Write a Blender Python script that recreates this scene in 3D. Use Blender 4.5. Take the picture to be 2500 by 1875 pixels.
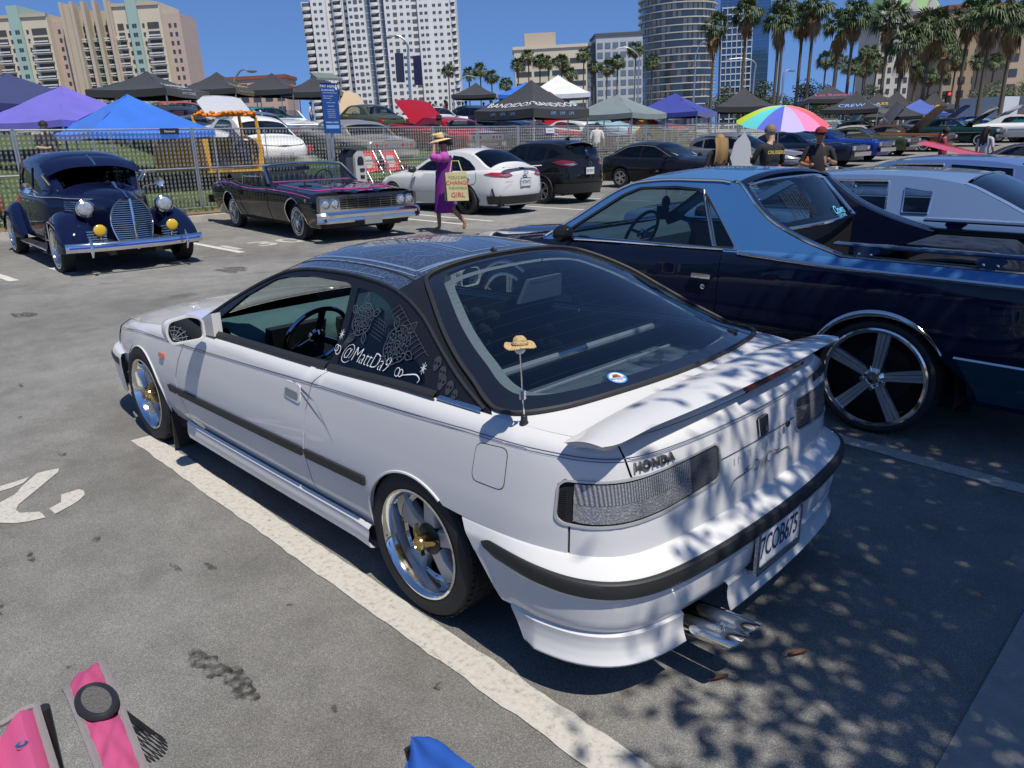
import bpy, math, random
import numpy as np
from mathutils import Vector, Matrix
from mathutils.geometry import delaunay_2d_cdt
random.seed(7)
R = math.radians
SC = bpy.context.scene
for o in list(bpy.data.objects): bpy.data.objects.remove(o)
COL = SC.collection
# ------------------------------------------------------------------ camera
cd = bpy.data.cameras.new('camera'); cam = bpy.data.objects.new('camera', cd); COL.objects.link(cam)
SC.camera = cam
cd.sensor_fit = 'HORIZONTAL'; cd.sensor_width = 36.0; cd.lens = 26.534
cd.clip_start = 0.05; cd.clip_end = 6000
CY, CP, CR = R(-45.00244), R(18.14707), R(-1.16707)
CC = Vector((-1.97079, 2.30555, 1.68886))
fw = Vector((math.cos(CY)*math.cos(CP), math.sin(CY)*math.cos(CP), -math.sin(CP)))
rt = Vector((math.sin(CY), -math.cos(CY), 0)); up = rt.cross(fw)
r2 = rt*math.cos(CR) + up*math.sin(CR); u2 = -rt*math.sin(CR) + up*math.cos(CR)
cam.matrix_world = Matrix(((r2.x,u2.x,-fw.x,CC.x),(r2.y,u2.y,-fw.y,CC.y),(r2.z,u2.z,-fw.z,CC.z),(0,0,0,1)))
SC.render.resolution_x = 1024; SC.render.resolution_y = 768
# ------------------------------------------------------------------ light
SUN = Vector((-0.50, 0.13, 1.0)).normalized()
w = bpy.data.worlds.new('World'); SC.world = w; w.use_nodes = True
nt = w.node_tree; bg = nt.nodes['Background']
sky = nt.nodes.new('ShaderNodeTexSky'); sky.sky_type = 'NISHITA'; sky.sun_disc = False
sky.sun_elevation = math.asin(SUN.z); sky.sun_rotation = math.atan2(SUN.x, SUN.y)
sky.altitude = 3000; sky.air_density = 1.0; sky.dust_density = 0.0; sky.ozone_density = 10.0
# coastal haze is thin: look the sky up a little above the geometric horizon, evenly all round
tcw = nt.nodes.new('ShaderNodeTexCoord'); sxy = nt.nodes.new('ShaderNodeSeparateXYZ'); cxy = nt.nodes.new('ShaderNodeCombineXYZ')
zz = nt.nodes.new('ShaderNodeMath'); zz.operation = 'MULTIPLY_ADD'; zz.inputs[1].default_value = 0.85; zz.inputs[2].default_value = 0.17
nrmz = nt.nodes.new('ShaderNodeVectorMath'); nrmz.operation = 'NORMALIZE'
nt.links.new(tcw.outputs['Generated'], sxy.inputs[0]); nt.links.new(sxy.outputs[0], cxy.inputs[0]); nt.links.new(sxy.outputs[1], cxy.inputs[1])
nt.links.new(sxy.outputs[2], zz.inputs[0]); nt.links.new(zz.outputs[0], cxy.inputs[2]); nt.links.new(cxy.outputs[0], nrmz.inputs[0]); nt.links.new(nrmz.outputs[0], sky.inputs[0])
nt.links.new(sky.outputs[0], bg.inputs[0]); bg.inputs[1].default_value = 0.135
sd = bpy.data.lights.new('sun', 'SUN'); sd.energy = 4.6; sd.angle = R(0.53); sd.color = (1.0, 0.94, 0.84)
so = bpy.data.objects.new('sun', sd); COL.objects.link(so)
so.rotation_euler = (-SUN).to_track_quat('-Z', 'Y').to_euler(); so.location = (0, 0, 30)
SC.view_settings.view_transform = 'Standard'; SC.view_settings.look = 'None'
SC.view_settings.exposure = 0.12; SC.view_settings.gamma = 1.0
try: SC.view_settings.use_curve_mapping = False
except Exception: pass
SC.render.engine = 'CYCLES'
SC.cycles.max_bounces = 6; SC.cycles.transparent_max_bounces = 16; SC.cycles.glossy_bounces = 3; SC.cycles.diffuse_bounces = 2
SC.cycles.caustics_reflective = False; SC.cycles.caustics_refractive = False
# ------------------------------------------------------------------ materials
MATS = {}
def _n(nt, t, **k):
 n = nt.nodes.new(t)
 for a, b in k.items(): setattr(n, a, b)
 return n
def mat(name, col, rough=0.5, metal=0.0, coat=0.0, var=0.0, scale=20, bump=0.0, bscale=200, spec=0.5, emit=None, sheen=0, alpha=1, flake=0.0, coatr=0.03):
 if name in MATS: return MATS[name]
 m = bpy.data.materials.new(name); m.use_nodes = True; nt = m.node_tree
 b = nt.nodes['Principled BSDF']
 c = (col[0], col[1], col[2], 1)
 b.inputs['Base Color'].default_value = c
 b.inputs['Roughness'].default_value = rough; b.inputs['Metallic'].default_value = metal
 b.inputs['Coat Weight'].default_value = coat; b.inputs['Coat Roughness'].default_value = coatr
 b.inputs['Specular IOR Level'].default_value = spec
 if sheen: b.inputs['Sheen Weight'].default_value = sheen
 tc = _n(nt, 'ShaderNodeTexCoord')
 if var:
  nz = _n(nt, 'ShaderNodeTexNoise'); nz.inputs['Scale'].default_value = scale; nz.inputs['Detail'].default_value = 5
  nt.links.new(tc.outputs['Object'], nz.inputs['Vector'])
  mx = _n(nt, 'ShaderNodeMix', data_type='RGBA')
  mx.inputs[6].default_value = tuple(max(0, x*(1-var)) for x in col)+(1,)
  mx.inputs[7].default_value = tuple(min(1, x*(1+var)) for x in col)+(1,)
  nt.links.new(nz.outputs['Fac'], mx.inputs[0]); nt.links.new(mx.outputs[2], b.inputs['Base Color'])
  mr = _n(nt, 'ShaderNodeMath', operation='MULTIPLY_ADD'); mr.inputs[1].default_value = 0.16; mr.inputs[2].default_value = max(0, rough-0.08)
  nt.links.new(nz.outputs['Fac'], mr.inputs[0]); nt.links.new(mr.outputs[0], b.inputs['Roughness'])
 if bump:
  n2 = _n(nt, 'ShaderNodeTexNoise'); n2.inputs['Scale'].default_value = bscale; n2.inputs['Detail'].default_value = 3
  nt.links.new(tc.outputs['Object'], n2.inputs['Vector'])
  bp = _n(nt, 'ShaderNodeBump'); bp.inputs['Strength'].default_value = bump; bp.inputs['Distance'].default_value = 0.01
  nt.links.new(n2.outputs['Fac'], bp.inputs['Height']); nt.links.new(bp.outputs[0], b.inputs['Normal'])
 if emit:
  b.inputs['Emission Color'].default_value = tuple(emit[:3])+(1,); b.inputs['Emission Strength'].default_value = emit[3]
 m.diffuse_color = c
 MATS[name] = m; return m
def glass(name, tint=(0.5,0.55,0.55), refl=1.0, rough=0.0, ior=1.5):
 if name in MATS: return MATS[name]
 m = bpy.data.materials.new(name); m.use_nodes = True; nt = m.node_tree; nt.nodes.clear()
 out = _n(nt, 'ShaderNodeOutputMaterial'); mix = _n(nt, 'ShaderNodeMixShader')
 tr = _n(nt, 'ShaderNodeBsdfTransparent'); tr.inputs[0].default_value = (*tint, 1)
 gl = _n(nt, 'ShaderNodeBsdfGlossy'); gl.inputs['Roughness'].default_value = rough; gl.inputs['Color'].default_value = (refl, refl, refl, 1)
 fr = _n(nt, 'ShaderNodeFresnel'); ge = _n(nt, 'ShaderNodeNewGeometry'); mr = _n(nt, 'ShaderNodeMix', data_type='FLOAT')
 mr.inputs[2].default_value = ior; mr.inputs[3].default_value = 1.0/ior
 nt.links.new(ge.outputs['Backfacing'], mr.inputs[0]); nt.links.new(mr.outputs[0], fr.inputs[0])
 nt.links.new(fr.outputs[0], mix.inputs[0]); nt.links.new(tr.outputs[0], mix.inputs[1]); nt.links.new(gl.outputs[0], mix.inputs[2])
 nt.links.new(mix.outputs[0], out.inputs[0]); MATS[name] = m; return m
def paint(name, col, flake=0.0, rough=0.32, var=0.0):
 m = mat(name, col, rough=rough, metal=flake, coat=1, var=var, scale=3, spec=.0, coatr=.02); m.node_tree.nodes['Principled BSDF'].inputs['Coat IOR'].default_value = 1.38; return m
CHROME = mat('chrome', (0.80, 0.79, 0.77), rough=0.09, metal=1)
STEEL = mat('galvanised steel', (0.5, 0.51, 0.52), rough=0.38, metal=0.85, var=0.15, scale=30)
RUBBER = mat('tyre rubber', (0.018, 0.018, 0.018), rough=0.75, var=0.3, scale=40, bump=0.15)
BLACKP = mat('black plastic', (0.018, 0.019, 0.021), rough=0.42, bump=0.08, bscale=600)
GAP = mat('dark gap', (0.006, 0.006, 0.007), rough=0.9)
INTER = mat('dark interior', (0.02, 0.021, 0.024), rough=0.8, bump=0.1, bscale=300)
GLASSC = glass('clear car glass', (0.62, 0.68, 0.66))
GLASSD = glass('dark tinted glass', (0.10, 0.115, 0.13))
GLASSM = glass('mid tinted glass', (0.24, 0.27, 0.30))
# ------------------------------------------------------------------ mesh building
class MB:
 def __init__(s): s.v = []; s.f = []; s.n = []
 def add(s, v, f, n=None):
  k = len(s.v); s.v += [tuple(p) for p in v]; s.f += [tuple(i+k for i in q) for q in f]
  s.n += (list(n) if n is not None else [None]*len(v)); return s
 def merge(s, o): return s.add(o.v, o.f, o.n)
 def box(s, c, d, rz=0, rx=0, ry=0):
  x, y, z = d[0]/2, d[1]/2, d[2]/2
  P = [Vector(p) for p in ((-x,-y,-z),(x,-y,-z),(x,y,-z),(-x,y,-z),(-x,-y,z),(x,-y,z),(x,y,z),(-x,y,z))]
  if rz or rx or ry:
   M = Matrix.Rotation(rz,3,'Z') @ Matrix.Rotation(ry,3,'Y') @ Matrix.Rotation(rx,3,'X'); P = [M@p for p in P]
  c = Vector(c)
  return s.add([p+c for p in P], [(0,3,2,1),(4,5,6,7),(0,1,5,4),(1,2,6,5),(2,3,7,6),(3,0,4,7)])
 def bbox(s, x0, x1, y0, y1, z0, z1): return s.box(((x0+x1)/2,(y0+y1)/2,(z0+z1)/2),(x1-x0,y1-y0,z1-z0))
 def tube(s, pts, r, n=8, closed=False, cap=True):
  pts = [Vector(p) for p in pts]; m = len(pts)
  rs = r if isinstance(r, (list, tuple)) else [r]*m
  V = []; nrm = None
  for i, p in enumerate(pts):
   a = pts[(i-1) % m] if (closed or i > 0) else p; b = pts[(i+1) % m] if (closed or i < m-1) else p
   t = (b-a)
   t = t.normalized() if t.length > 1e-9 else Vector((0,0,1))
   if nrm is None:
    nrm = t.orthogonal().normalized()
    if abs(t.z) < .9: nrm = (Vector((0,0,1)) - t*t.z).normalized()
   else:
    nrm = nrm - t*nrm.dot(t); nrm = nrm.normalized() if nrm.length > 1e-6 else t.orthogonal().normalized()
   bn = t.cross(nrm)
   for k in range(n):
    an = 2*math.pi*k/n
    V.append(p + (nrm*math.cos(an) + bn*math.sin(an))*rs[i])
  F = []
  for i in range(m if closed else m-1):
   j = (i+1) % m
   for k in range(n):
    k2 = (k+1) % n; F.append((i*n+k, i*n+k2, j*n+k2, j*n+k))
  if cap and not closed:
   F.append(tuple(range(n-1,-1,-1))); F.append(tuple((m-1)*n+k for k in range(n)))
  return s.add(V, F)
 def cyl(s, a, b, r, n=12, r2=None): return s.tube([a, b], [r, r if r2 is None else r2], n)
 def lathe(s, prof, n=24, o=(0,0,0), axis='z', a0=0, a1=2*math.pi):
  full = abs(a1-a0-2*math.pi) < 1e-6; V = []; F = []; m = len(prof); nn = n if full else n+1
  for k in range(nn):
   an = a0+(a1-a0)*k/n; c, q = math.cos(an), math.sin(an)
   for (r, h) in prof:
    p = (r*c, r*q, h)
    if axis == 'y': p = (r*c, h, r*q)
    elif axis == 'x': p = (h, r*c, r*q)
    V.append((p[0]+o[0], p[1]+o[1], p[2]+o[2]))
  for k in range(n):
   k2 = (k+1) % nn
   for i in range(m-1):
    q = (k*m+i, k2*m+i, k2*m+i+1, k*m+i+1)
    F.append(q if axis != 'y' else q[::-1])
  return s.add(V, F)
 def prism(s, poly, d, fn=None, z0=0.0):
  """extrude a 2D polygon (x,y)->z0..z0+d, then map by fn"""
  n = len(poly); fn = fn or (lambda p: p)
  V = [fn((x, y, z0)) for x, y in poly] + [fn((x, y, z0+d)) for x, y in poly]
  F = [tuple(range(n-1,-1,-1)), tuple(range(n, 2*n))] + [(i, (i+1) % n, n+(i+1) % n, n+i) for i in range(n)]
  return s.add(V, F)
 def grid(s, fn, nu, nv, cu=False):
  V = [fn(i/nu, j/nv) for i in range(nu+1) for j in range(nv+1)]
  F = [(i*(nv+1)+j, (i+1)*(nv+1)+j, (i+1)*(nv+1)+j+1, i*(nv+1)+j+1) for i in range(nu) for j in range(nv)]
  return s.add(V, F)
 def sphere(s, c, r, nu=14, nv=8, sx=1, sy=1, sz=1, v0=0, v1=1):
  prof = [(math.sin(math.pi*(v0+(v1-v0)*j/nv)), math.cos(math.pi*(v0+(v1-v0)*j/nv))) for j in range(nv+1)]
  V = []; F = []
  for k in range(nu):
   a = 2*math.pi*k/nu
   for q, h in prof: V.append((c[0]+r*sx*q*math.cos(a), c[1]+r*sy*q*math.sin(a), c[2]+r*sz*h))
  m = nv+1
  for k in range(nu):
   k2 = (k+1) % nu
   for i in range(nv): F.append((k*m+i, k*m+i+1, k2*m+i+1, k2*m+i))
  return s.add(V, F)
 def xf(s, M):
  s.v = [tuple(M @ Vector(p)) for p in s.v]
  if any(n is not None for n in s.n):
   N = M.to_3x3(); s.n = [None if n is None else tuple((N @ Vector(n)).normalized()) for n in s.n]
  return s
 def mirror(s):
  o = MB(); o.v = [(x,-y,z) for x,y,z in s.v]; o.f = [tuple(reversed(q)) for q in s.f]
  o.n = [None if n is None else (n[0],-n[1],n[2]) for n in s.n]; return o
 def build(s, name, m, parent=None, smooth=35, col=None):
  me = bpy.data.meshes.new(name); me.from_pydata(s.v, [], s.f); me.update()
  if m is not None:
   for mm in (m if isinstance(m, (list, tuple)) else [m]): me.materials.append(mm)
  if smooth:
   me.polygons.foreach_set('use_smooth', [True]*len(me.polygons))
   if any(n is not None for n in s.n):
    ln = []
    for p in me.polygons:
     fl = [s.n[i] for i in p.vertices]
     ok = all(n is not None for n in fl)
     for n in fl: ln.append(n if ok else tuple(p.normal))
    me.normals_split_custom_set(ln)
   else: me.set_sharp_from_angle(angle=R(smooth))
  o = bpy.data.objects.new(name, me); COL.objects.link(o)
  if parent: o.parent = parent
  return o
def tag(o, label=None, cat=None, group=None, kind=None):
 if label: o['label'] = label
 if cat: o['category'] = cat
 if group: o['group'] = group
 if kind: o['kind'] = kind
 return o
def thing(name, label, cat, loc=(0,0,0), rz=0, group=None):
 o = bpy.data.objects.new(name, None); COL.objects.link(o); o.empty_display_size = .2
 o.location = loc; o.rotation_euler = (0,0,rz)
 return tag(o, label, cat, group)
def copy_tree(o, parent=None):
 c = o.copy(); COL.objects.link(c)
 if parent is not None: c.parent = parent
 for ch in list(o.children): copy_tree(ch, c)
 return c
def text_mb(s, size=1.0, shear=0.0, extrude=0.0, offset=0.0, align='CENTER', spacing=1.0, res=3):
 cu = bpy.data.curves.new('lettering', 'FONT'); cu.body = s; cu.size = size; cu.shear = shear; cu.extrude = extrude
 cu.offset = offset; cu.align_x = align; cu.align_y = 'CENTER'; cu.resolution_u = res; cu.space_character = spacing
 ob = bpy.data.objects.new('lettering', cu); me = bpy.data.meshes.new_from_object(ob)
 mb = MB().add([tuple(v.co) for v in me.vertices], [tuple(p.vertices) for p in me.polygons])
 bpy.data.objects.remove(ob); bpy.data.meshes.remove(me); bpy.data.curves.remove(cu)
 return mb
def lay(mb, fn):
 """map a flat mesh (u,v,h) through fn(u,v,h)->xyz"""
 mb.v = [tuple(fn(*p)) for p in mb.v]; mb.n = [None]*len(mb.v); return mb
# ------------------------------------------------------------------ curves
def pchip(pts):
 pts = sorted(pts); x = np.array([p[0] for p in pts], float); y = np.array([p[1] for p in pts], float)
 h = np.diff(x); d = np.diff(y)/h; m = np.zeros_like(y)
 for i in range(1, len(x)-1):
  if d[i-1]*d[i] > 0:
   w1 = 2*h[i]+h[i-1]; w2 = h[i]+2*h[i-1]; m[i] = (w1+w2)/(w1/d[i-1]+w2/d[i])
 m[0] = d[0]; m[-1] = d[-1]
 def f(q):
  q = min(max(q, x[0]), x[-1]); i = min(max(int(np.searchsorted(x, q))-1, 0), len(x)-2)
  t = (q-x[i])/h[i]
  return float((1+2*t)*(1-t)**2*y[i] + t*(1-t)**2*h[i]*m[i] + t*t*(3-2*t)*y[i+1] + t*t*(t-1)*h[i]*m[i+1])
 return f
class Tab:
 def __init__(s, f, lo, hi, n=500):
  s.lo = lo; s.k = n/(hi-lo); s.n = n; s.v = [float(f(lo+(hi-lo)*i/n)) for i in range(n+1)]
 def __call__(s, q):
  t = (q-s.lo)*s.k
  if t <= 0: return s.v[0]
  if t >= s.n: return s.v[-1]
  i = int(t); f = t-i; return s.v[i]*(1-f)+s.v[i+1]*f
def ptab(pts, n=500):
 xs = [p[0] for p in pts]; return Tab(pchip(pts), min(xs), max(xs), n)
def spline(pts, n=8, closed=False):
 P = [Vector(p) for p in pts]; m = len(P); out = []
 for i in range(m if closed else m-1):
  p0 = P[(i-1) % m] if (closed or i > 0) else P[0]*2-P[1]
  p1 = P[i]; p2 = P[(i+1) % m]; p3 = P[(i+2) % m] if (closed or i+2 < m) else P[-1]*2-P[-2]
  for k in range(n):
   t = k/n
   out.append(0.5*((2*p1) + (p2-p0)*t + (2*p0-5*p1+4*p2-p3)*t*t + (3*p1-p0-3*p2+p3)*t**3))
 if not closed: out.append(P[-1])
 return [tuple(p) for p in out]
def rpoly(pts, r, n=4):
 """round the corners of a 2D polygon"""
 P = [Vector(p) for p in pts]; m = len(P); out = []
 rr = r if isinstance(r, (list, tuple)) else [r]*m
 for i in range(m):
  a, b, c = P[i-1], P[i], P[(i+1) % m]; u = (a-b); v = (c-b)
  q = min(rr[i], u.length*.49, v.length*.49)
  if q < 1e-5: out.append(tuple(b)); continue
  p0 = b+u.normalized()*q; p2 = b+v.normalized()*q
  for k in range(n+1):
   t = k/n; out.append(tuple(p0*(1-t)**2 + b*2*t*(1-t) + p2*t*t))
 return out
def dens(poly, L, closed=True):
 out = []; m = len(poly)
 for i in range(m if closed else m-1):
  a = poly[i]; b = poly[(i+1) % m]; d = math.dist(a, b); k = max(1, int(math.ceil(d/L)))
  for j in range(k): out.append(tuple(a[q]+(b[q]-a[q])*j/k for q in range(2)))
 if not closed: out.append(poly[-1])
 return out
def inpoly(px, py, poly):
 poly = np.asarray(poly); x = poly[:,0]; y = poly[:,1]; x2 = np.roll(x,-1); y2 = np.roll(y,-1)
 ins = np.zeros(len(px), bool)
 for a,b,c,d in zip(x,y,x2,y2):
  if b == d: continue
  cond = ((b > py) != (d > py)) & (px < (c-a)*(py-b)/(d-b)+a); ins ^= cond
 return ins
def panel(outline, fn, L=0.06, holes=(), thick=0.0, flip=False, eps=0.004, nrm=True):
 """triangulate a 2D region with holes, map it through fn(u,v)->xyz, give it a returned rim"""
 loops = [dens([tuple(p[:2]) for p in outline], L)] + [dens([tuple(p[:2]) for p in h], L) for h in holes]
 P = [p for l in loops for p in l]; E = []; k = 0
 for l in loops:
  E += [(k+i, k+(i+1) % len(l)) for i in range(len(l))]; k += len(l)
 A = np.array(P); lo = A.min(0); hi = A.max(0)
 gx = np.arange(lo[0]+L/2, hi[0], L); gy = np.arange(lo[1]+L/2, hi[1], L)
 if len(gx) and len(gy):
  X, Y = np.meshgrid(gx, gy); X = X.ravel(); Y = Y.ravel()
  ok = inpoly(X, Y, loops[0])
  for h in loops[1:]: ok &= ~inpoly(X, Y, h)
  X, Y = X[ok], Y[ok]
  if len(X):
   dm = np.full(len(X), 9.0)
   for q in range(0, len(A), 400):
    B = A[q:q+400]; dm = np.minimum(dm, np.sqrt((X[:,None]-B[None,:,0])**2+(Y[:,None]-B[None,:,1])**2).min(1))
   g = dm > L*0.45; P = P + list(zip(X[g].tolist(), Y[g].tolist()))
 r = delaunay_2d_cdt([Vector(p) for p in P], E, [], 0, 1e-7, True)
 vc = np.array([tuple(p) for p in r[0]]); T = np.array([tuple(f) for f in r[2]])
 c = vc[T].mean(1); ok = inpoly(c[:,0], c[:,1], loops[0])
 for h in loops[1:]: ok &= ~inpoly(c[:,0], c[:,1], h)
 T = T[ok]; a = vc[T]
 ar = (a[:,1,0]-a[:,0,0])*(a[:,2,1]-a[:,0,1])-(a[:,1,1]-a[:,0,1])*(a[:,2,0]-a[:,0,0])
 T = [tuple(t) if s > 0 else tuple(t[::-1]) for t, s in zip(T.tolist(), ar)]
 V = [Vector(fn(x, y)) for x, y in vc]; N = []
 for (x, y) in vc:
  du = Vector(fn(x+eps, y))-Vector(fn(x-eps, y)); dv = Vector(fn(x, y+eps))-Vector(fn(x, y-eps))
  n = du.cross(dv)
  n = n.normalized() if n.length > 1e-12 else Vector((0,0,1))
  N.append(-n if flip else n)
 if flip: T = [t[::-1] for t in T]
 mb = MB().add(V, T, [tuple(n) for n in N] if nrm else None)
 if thick:
  cnt = {}
  for t in T:
   for i in range(3):
    e = (t[i], t[(i+1) % 3]); cnt[e] = 1
  be = [e for e in cnt if (e[1], e[0]) not in cnt]
  W = []; F = []
  for (i, j) in be:
   k = len(W); W += [V[i], V[j], V[j]-N[j]*thick, V[i]-N[i]*thick]; F.append((k, k+3, k+2, k+1))
  mb.add(W, F)
 return mb
# ------------------------------------------------------------------ car shell: a left half plan curve, a side profile, a greenhouse
class Shell:
 def __init__(s, plan, zsh, off, zbot=.15, zr=.45, zc=None, ze=None, tum=.6, tum2=.0, inset=0.0, crown_p=2.4, goff=None):
  D = spline(plan, 14); s.px = np.array([p[0] for p in D]); s.py = np.array([p[1] for p in D])
  s.py[0] = 0; s.py[-1] = 0
  d = np.r_[0, np.cumsum(np.hypot(np.diff(s.px), np.diff(s.py)))]
  i0 = int(np.argmax(s.py > 0.9*s.py.max()));
  j = np.where(np.abs(s.px) == np.abs(s.px).min())[0]
  # arc length zero where x = 0 on the side (or at the middle of the car)
  side = s.py > 0.5*s.py.max(); k = np.argmin(np.where(side, np.abs(s.px), 9)); s.s = d-d[k]
  tx = np.gradient(s.px, s.s); ty = np.gradient(s.py, s.s); l = np.hypot(tx, ty)
  # travelling front -> rear on the left side: outward normal = tangent rotated
  s.nx = -ty/l; s.ny = tx/l
  q = s.ny[k]
  if q < 0: s.nx, s.ny = -s.nx, -s.ny
  s.nx[0] = 1; s.ny[0] = 0; s.nx[-1] = -1; s.ny[-1] = 0
  s.zshf = ptab(zsh); s.off = ptab(off); s.zbot = zbot; s.zr = zr
  s.zcf = ptab(zc) if zc else None; s.zef = ptab(ze) if ze else None
  s.tabs = [Tab(lambda q, a=a: np.interp(q, s.s, a), s.s[0], s.s[-1], 700) for a in (s.px, s.py, s.nx, s.ny)]
  s.ex = (min(p[0] for p in ze), max(p[0] for p in ze)) if ze else (0, 0)
  s.tum = tum; s.tum2 = tum2; s.inset = inset; s.p = crown_p; s.goff = goff
  B = [s.S(q, 9) for q in s.s]; s.bx = np.array([b[0] for b in B]); s.by = np.array([b[1] for b in B]);
  s.o = np.argsort(s.bx)
  s.xmin, s.xmax = float(s.bx.min()), float(s.bx.max())
  s.ybt = Tab(lambda x: np.interp(x, s.bx[s.o], s.by[s.o]), s.xmin, s.xmax, 600)
  m = s.py > 0.35*s.py.max(); xs = s.px[m]; ss = s.s[m]; o = np.argsort(xs)
  s.sxt = Tab(lambda x: np.interp(x, xs[o], ss[o]), float(xs.min()), float(xs.max()), 600)
 def S(s, q, z, out=0.0):
  x, y, nx, ny = [t(q) for t in s.tabs]
  l = math.hypot(nx, ny); nx /= l; ny /= l
  zs = s.zshf(x); z = min(z, zs)
  t = (z-s.zr)/(zs-s.zr) if z > s.zr else (z-s.zr)/(s.zr-s.zbot)
  d = s.off(t)-out
  if s.goff: d -= s.goff(x, z)
  return (x-nx*d, y-ny*d, z)
 def sx(s, x):
  """arc length for a station x on the side"""
  return s.sxt(x)
 def sy(s, y, front=False):
  """arc length for a half width y on the tail (or nose)"""
  if not hasattr(s, '_sy'):
   s._sy = {}
   for fr in (True, False):
    m = (s.px > s.px.mean()) if fr else (s.px < s.px.mean())
    m &= (np.abs(s.nx) > .45); ys = s.py[m]; ss = s.s[m]; o = np.argsort(ys)
    s._sy[fr] = Tab(lambda v: np.interp(v, ys[o], ss[o]), 0.0, float(ys.max()), 600)
  return s._sy[front](y)
 def yb(s, x): return s.ybt(x)
 def G(s, x, z, out=0.0):
  h = z-s.zshf(x); y = s.yb(x)-s.inset-s.tum*h-s.tum2*h*h
  return (x, y+out, z+out*s.tum*.6)
 def ze(s, x):
  if s.ex[0] < x < s.ex[1]: return max(s.zef(x), s.zshf(x))
  return s.zshf(x)
 def ye(s, x):
  if s.ex[0] < x < s.ex[1]: return max(.02, s.G(x, s.ze(x))[1])
  return s.yb(x)
 def Tz(s, x, y):
  ye = max(s.ye(x), 1e-3); e = min(1.0, abs(y)/ye); zc = s.zcf(x); zz = s.ze(x)
  return zc-(zc-zz)*e**s.p
 def T(s, x, y, out=0.0): return (x, y, s.Tz(x, y)+out)
 def Te(s, x, e, out=0.0):
  x = min(max(x, s.xmin+1e-4), s.xmax-1e-4); y = e*s.ye(x); return (x, y, s.Tz(x, y)+out)
# ================================================================== people: one skinned surface per pose, evaluated while the scene is still empty
def skel(**k):
 J = dict(pel=(0,0,.93,.125), bel=(.01,0,1.08,.125), che=(0,0,1.27,.14), nb=(-.01,0,1.42,.062), nk=(0,0,1.48,.05), hd=(.015,0,1.57,.088), ht=(.01,0,1.66,.075),
  sl=(0,.18,1.38,.062), el=(-.02,.25,1.12,.042), wl=(.05,.26,.90,.030), hl=(.09,.25,.81,.034), sr=(0,-.18,1.38,.062), er=(-.02,-.25,1.12,.042), wr=(.05,-.26,.90,.030), hr=(.09,-.25,.81,.034),
  pl=(0,.09,.88,.092), kl=(.02,.10,.49,.062), al=(-.01,.10,.10,.042), tl=(.13,.12,.04,.036), pr=(0,-.09,.88,.092), kr=(.02,-.10,.49,.062), ar=(-.01,-.10,.10,.042), tr=(.13,-.12,.04,.036))
 J.update(k); return J
BONES = [('pel','bel',1),('bel','che',1),('che','nb',1),('nb','nk',0),('nk','hd',0),('hd','ht',0),('che','sl',1),('sl','el',1),('el','wl',4),('wl','hl',0),('che','sr',1),('sr','er',1),('er','wr',4),('wr','hr',0),('pel','pl',2),('pl','kl',2),('kl','al',2),('al','tl',3),('pel','pr',2),('pr','kr',2),('kr','ar',2),('ar','tr',3)]
def body_mesh(J):
 nm = list(J); me = bpy.data.meshes.new('body'); me.from_pydata([J[n][:3] for n in nm], [(nm.index(a), nm.index(b)) for a, b, _ in BONES], [])
 ob = bpy.data.objects.new('body', me); COL.objects.link(ob)
 sk = ob.modifiers.new('skin', 'SKIN'); ob.modifiers.new('sub', 'SUBSURF').levels = 1
 for i, n in enumerate(nm):
  v = me.skin_vertices[0].data[i]; v.radius = (J[n][3]*(1.0 if n not in ('che','bel','pel') else .92), J[n][3]*(1.0 if n not in ('che','bel','pel') else 1.15)); v.use_root = n == 'pel'
 dg = bpy.context.evaluated_depsgraph_get(); out = bpy.data.meshes.new_from_object(ob.evaluated_get(dg)); bpy.data.objects.remove(ob)
 for i in range(5): out.materials.append(None)
 seg = [(Vector(J[a][:3]), Vector(J[b][:3]), r_) for a, b, r_ in BONES]
 for p in out.polygons:
  best = min(seg, key=lambda s: (lambda t: (p.center-(s[0]+(s[1]-s[0])*t)).length)(max(0, min(1, (p.center-s[0]).dot(s[1]-s[0])/max(1e-6, (s[1]-s[0]).length_squared)))))
  p.material_index = best[2]; p.use_smooth = True
 return out
BODY = {'stand': body_mesh(skel()), 'look': body_mesh(skel(el=(.05,.27,1.13,.042), wl=(.26,.15,1.18,.03), hl=(.34,.11,1.22,.034), er=(.05,-.27,1.13,.042), wr=(.24,-.15,1.10,.03), hr=(.32,-.10,1.13,.034), hd=(.05,0,1.56,.088), ht=(.06,0,1.65,.075))),
 'hips': body_mesh(skel(el=(-.08,.33,1.14,.042), wl=(.02,.20,1.0,.03), hl=(.06,.15,.98,.034), kl=(.08,.12,.5,.062), tl=(.15,.15,.04,.036))),
 'walk': body_mesh(skel(sl=(.0,.18,1.39,.062), el=(.19,.30,1.34,.042), wl=(.17,.17,1.56,.028), hl=(.14,.09,1.64,.03), er=(-.10,-.24,1.13,.042), wr=(-.02,-.25,.92,.03), pr=(.02,-.09,.88,.092), kr=(.16,-.09,.50,.058), ar=(.15,-.09,.10,.036), tr=(.29,-.10,.04,.03), kl=(-.06,.09,.50,.058), al=(-.33,.09,.20,.036), tl=(-.30,.10,.07,.03)))}
SKINS = [mat('warm brown skin', (.30,.16,.095), rough=.55), mat('tan skin', (.42,.25,.16), rough=.55), mat('deep brown skin', (.14,.075,.045), rough=.5)]
def cloth(nm, c): return mat(nm, c, rough=.85, var=.15, scale=12)
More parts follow.
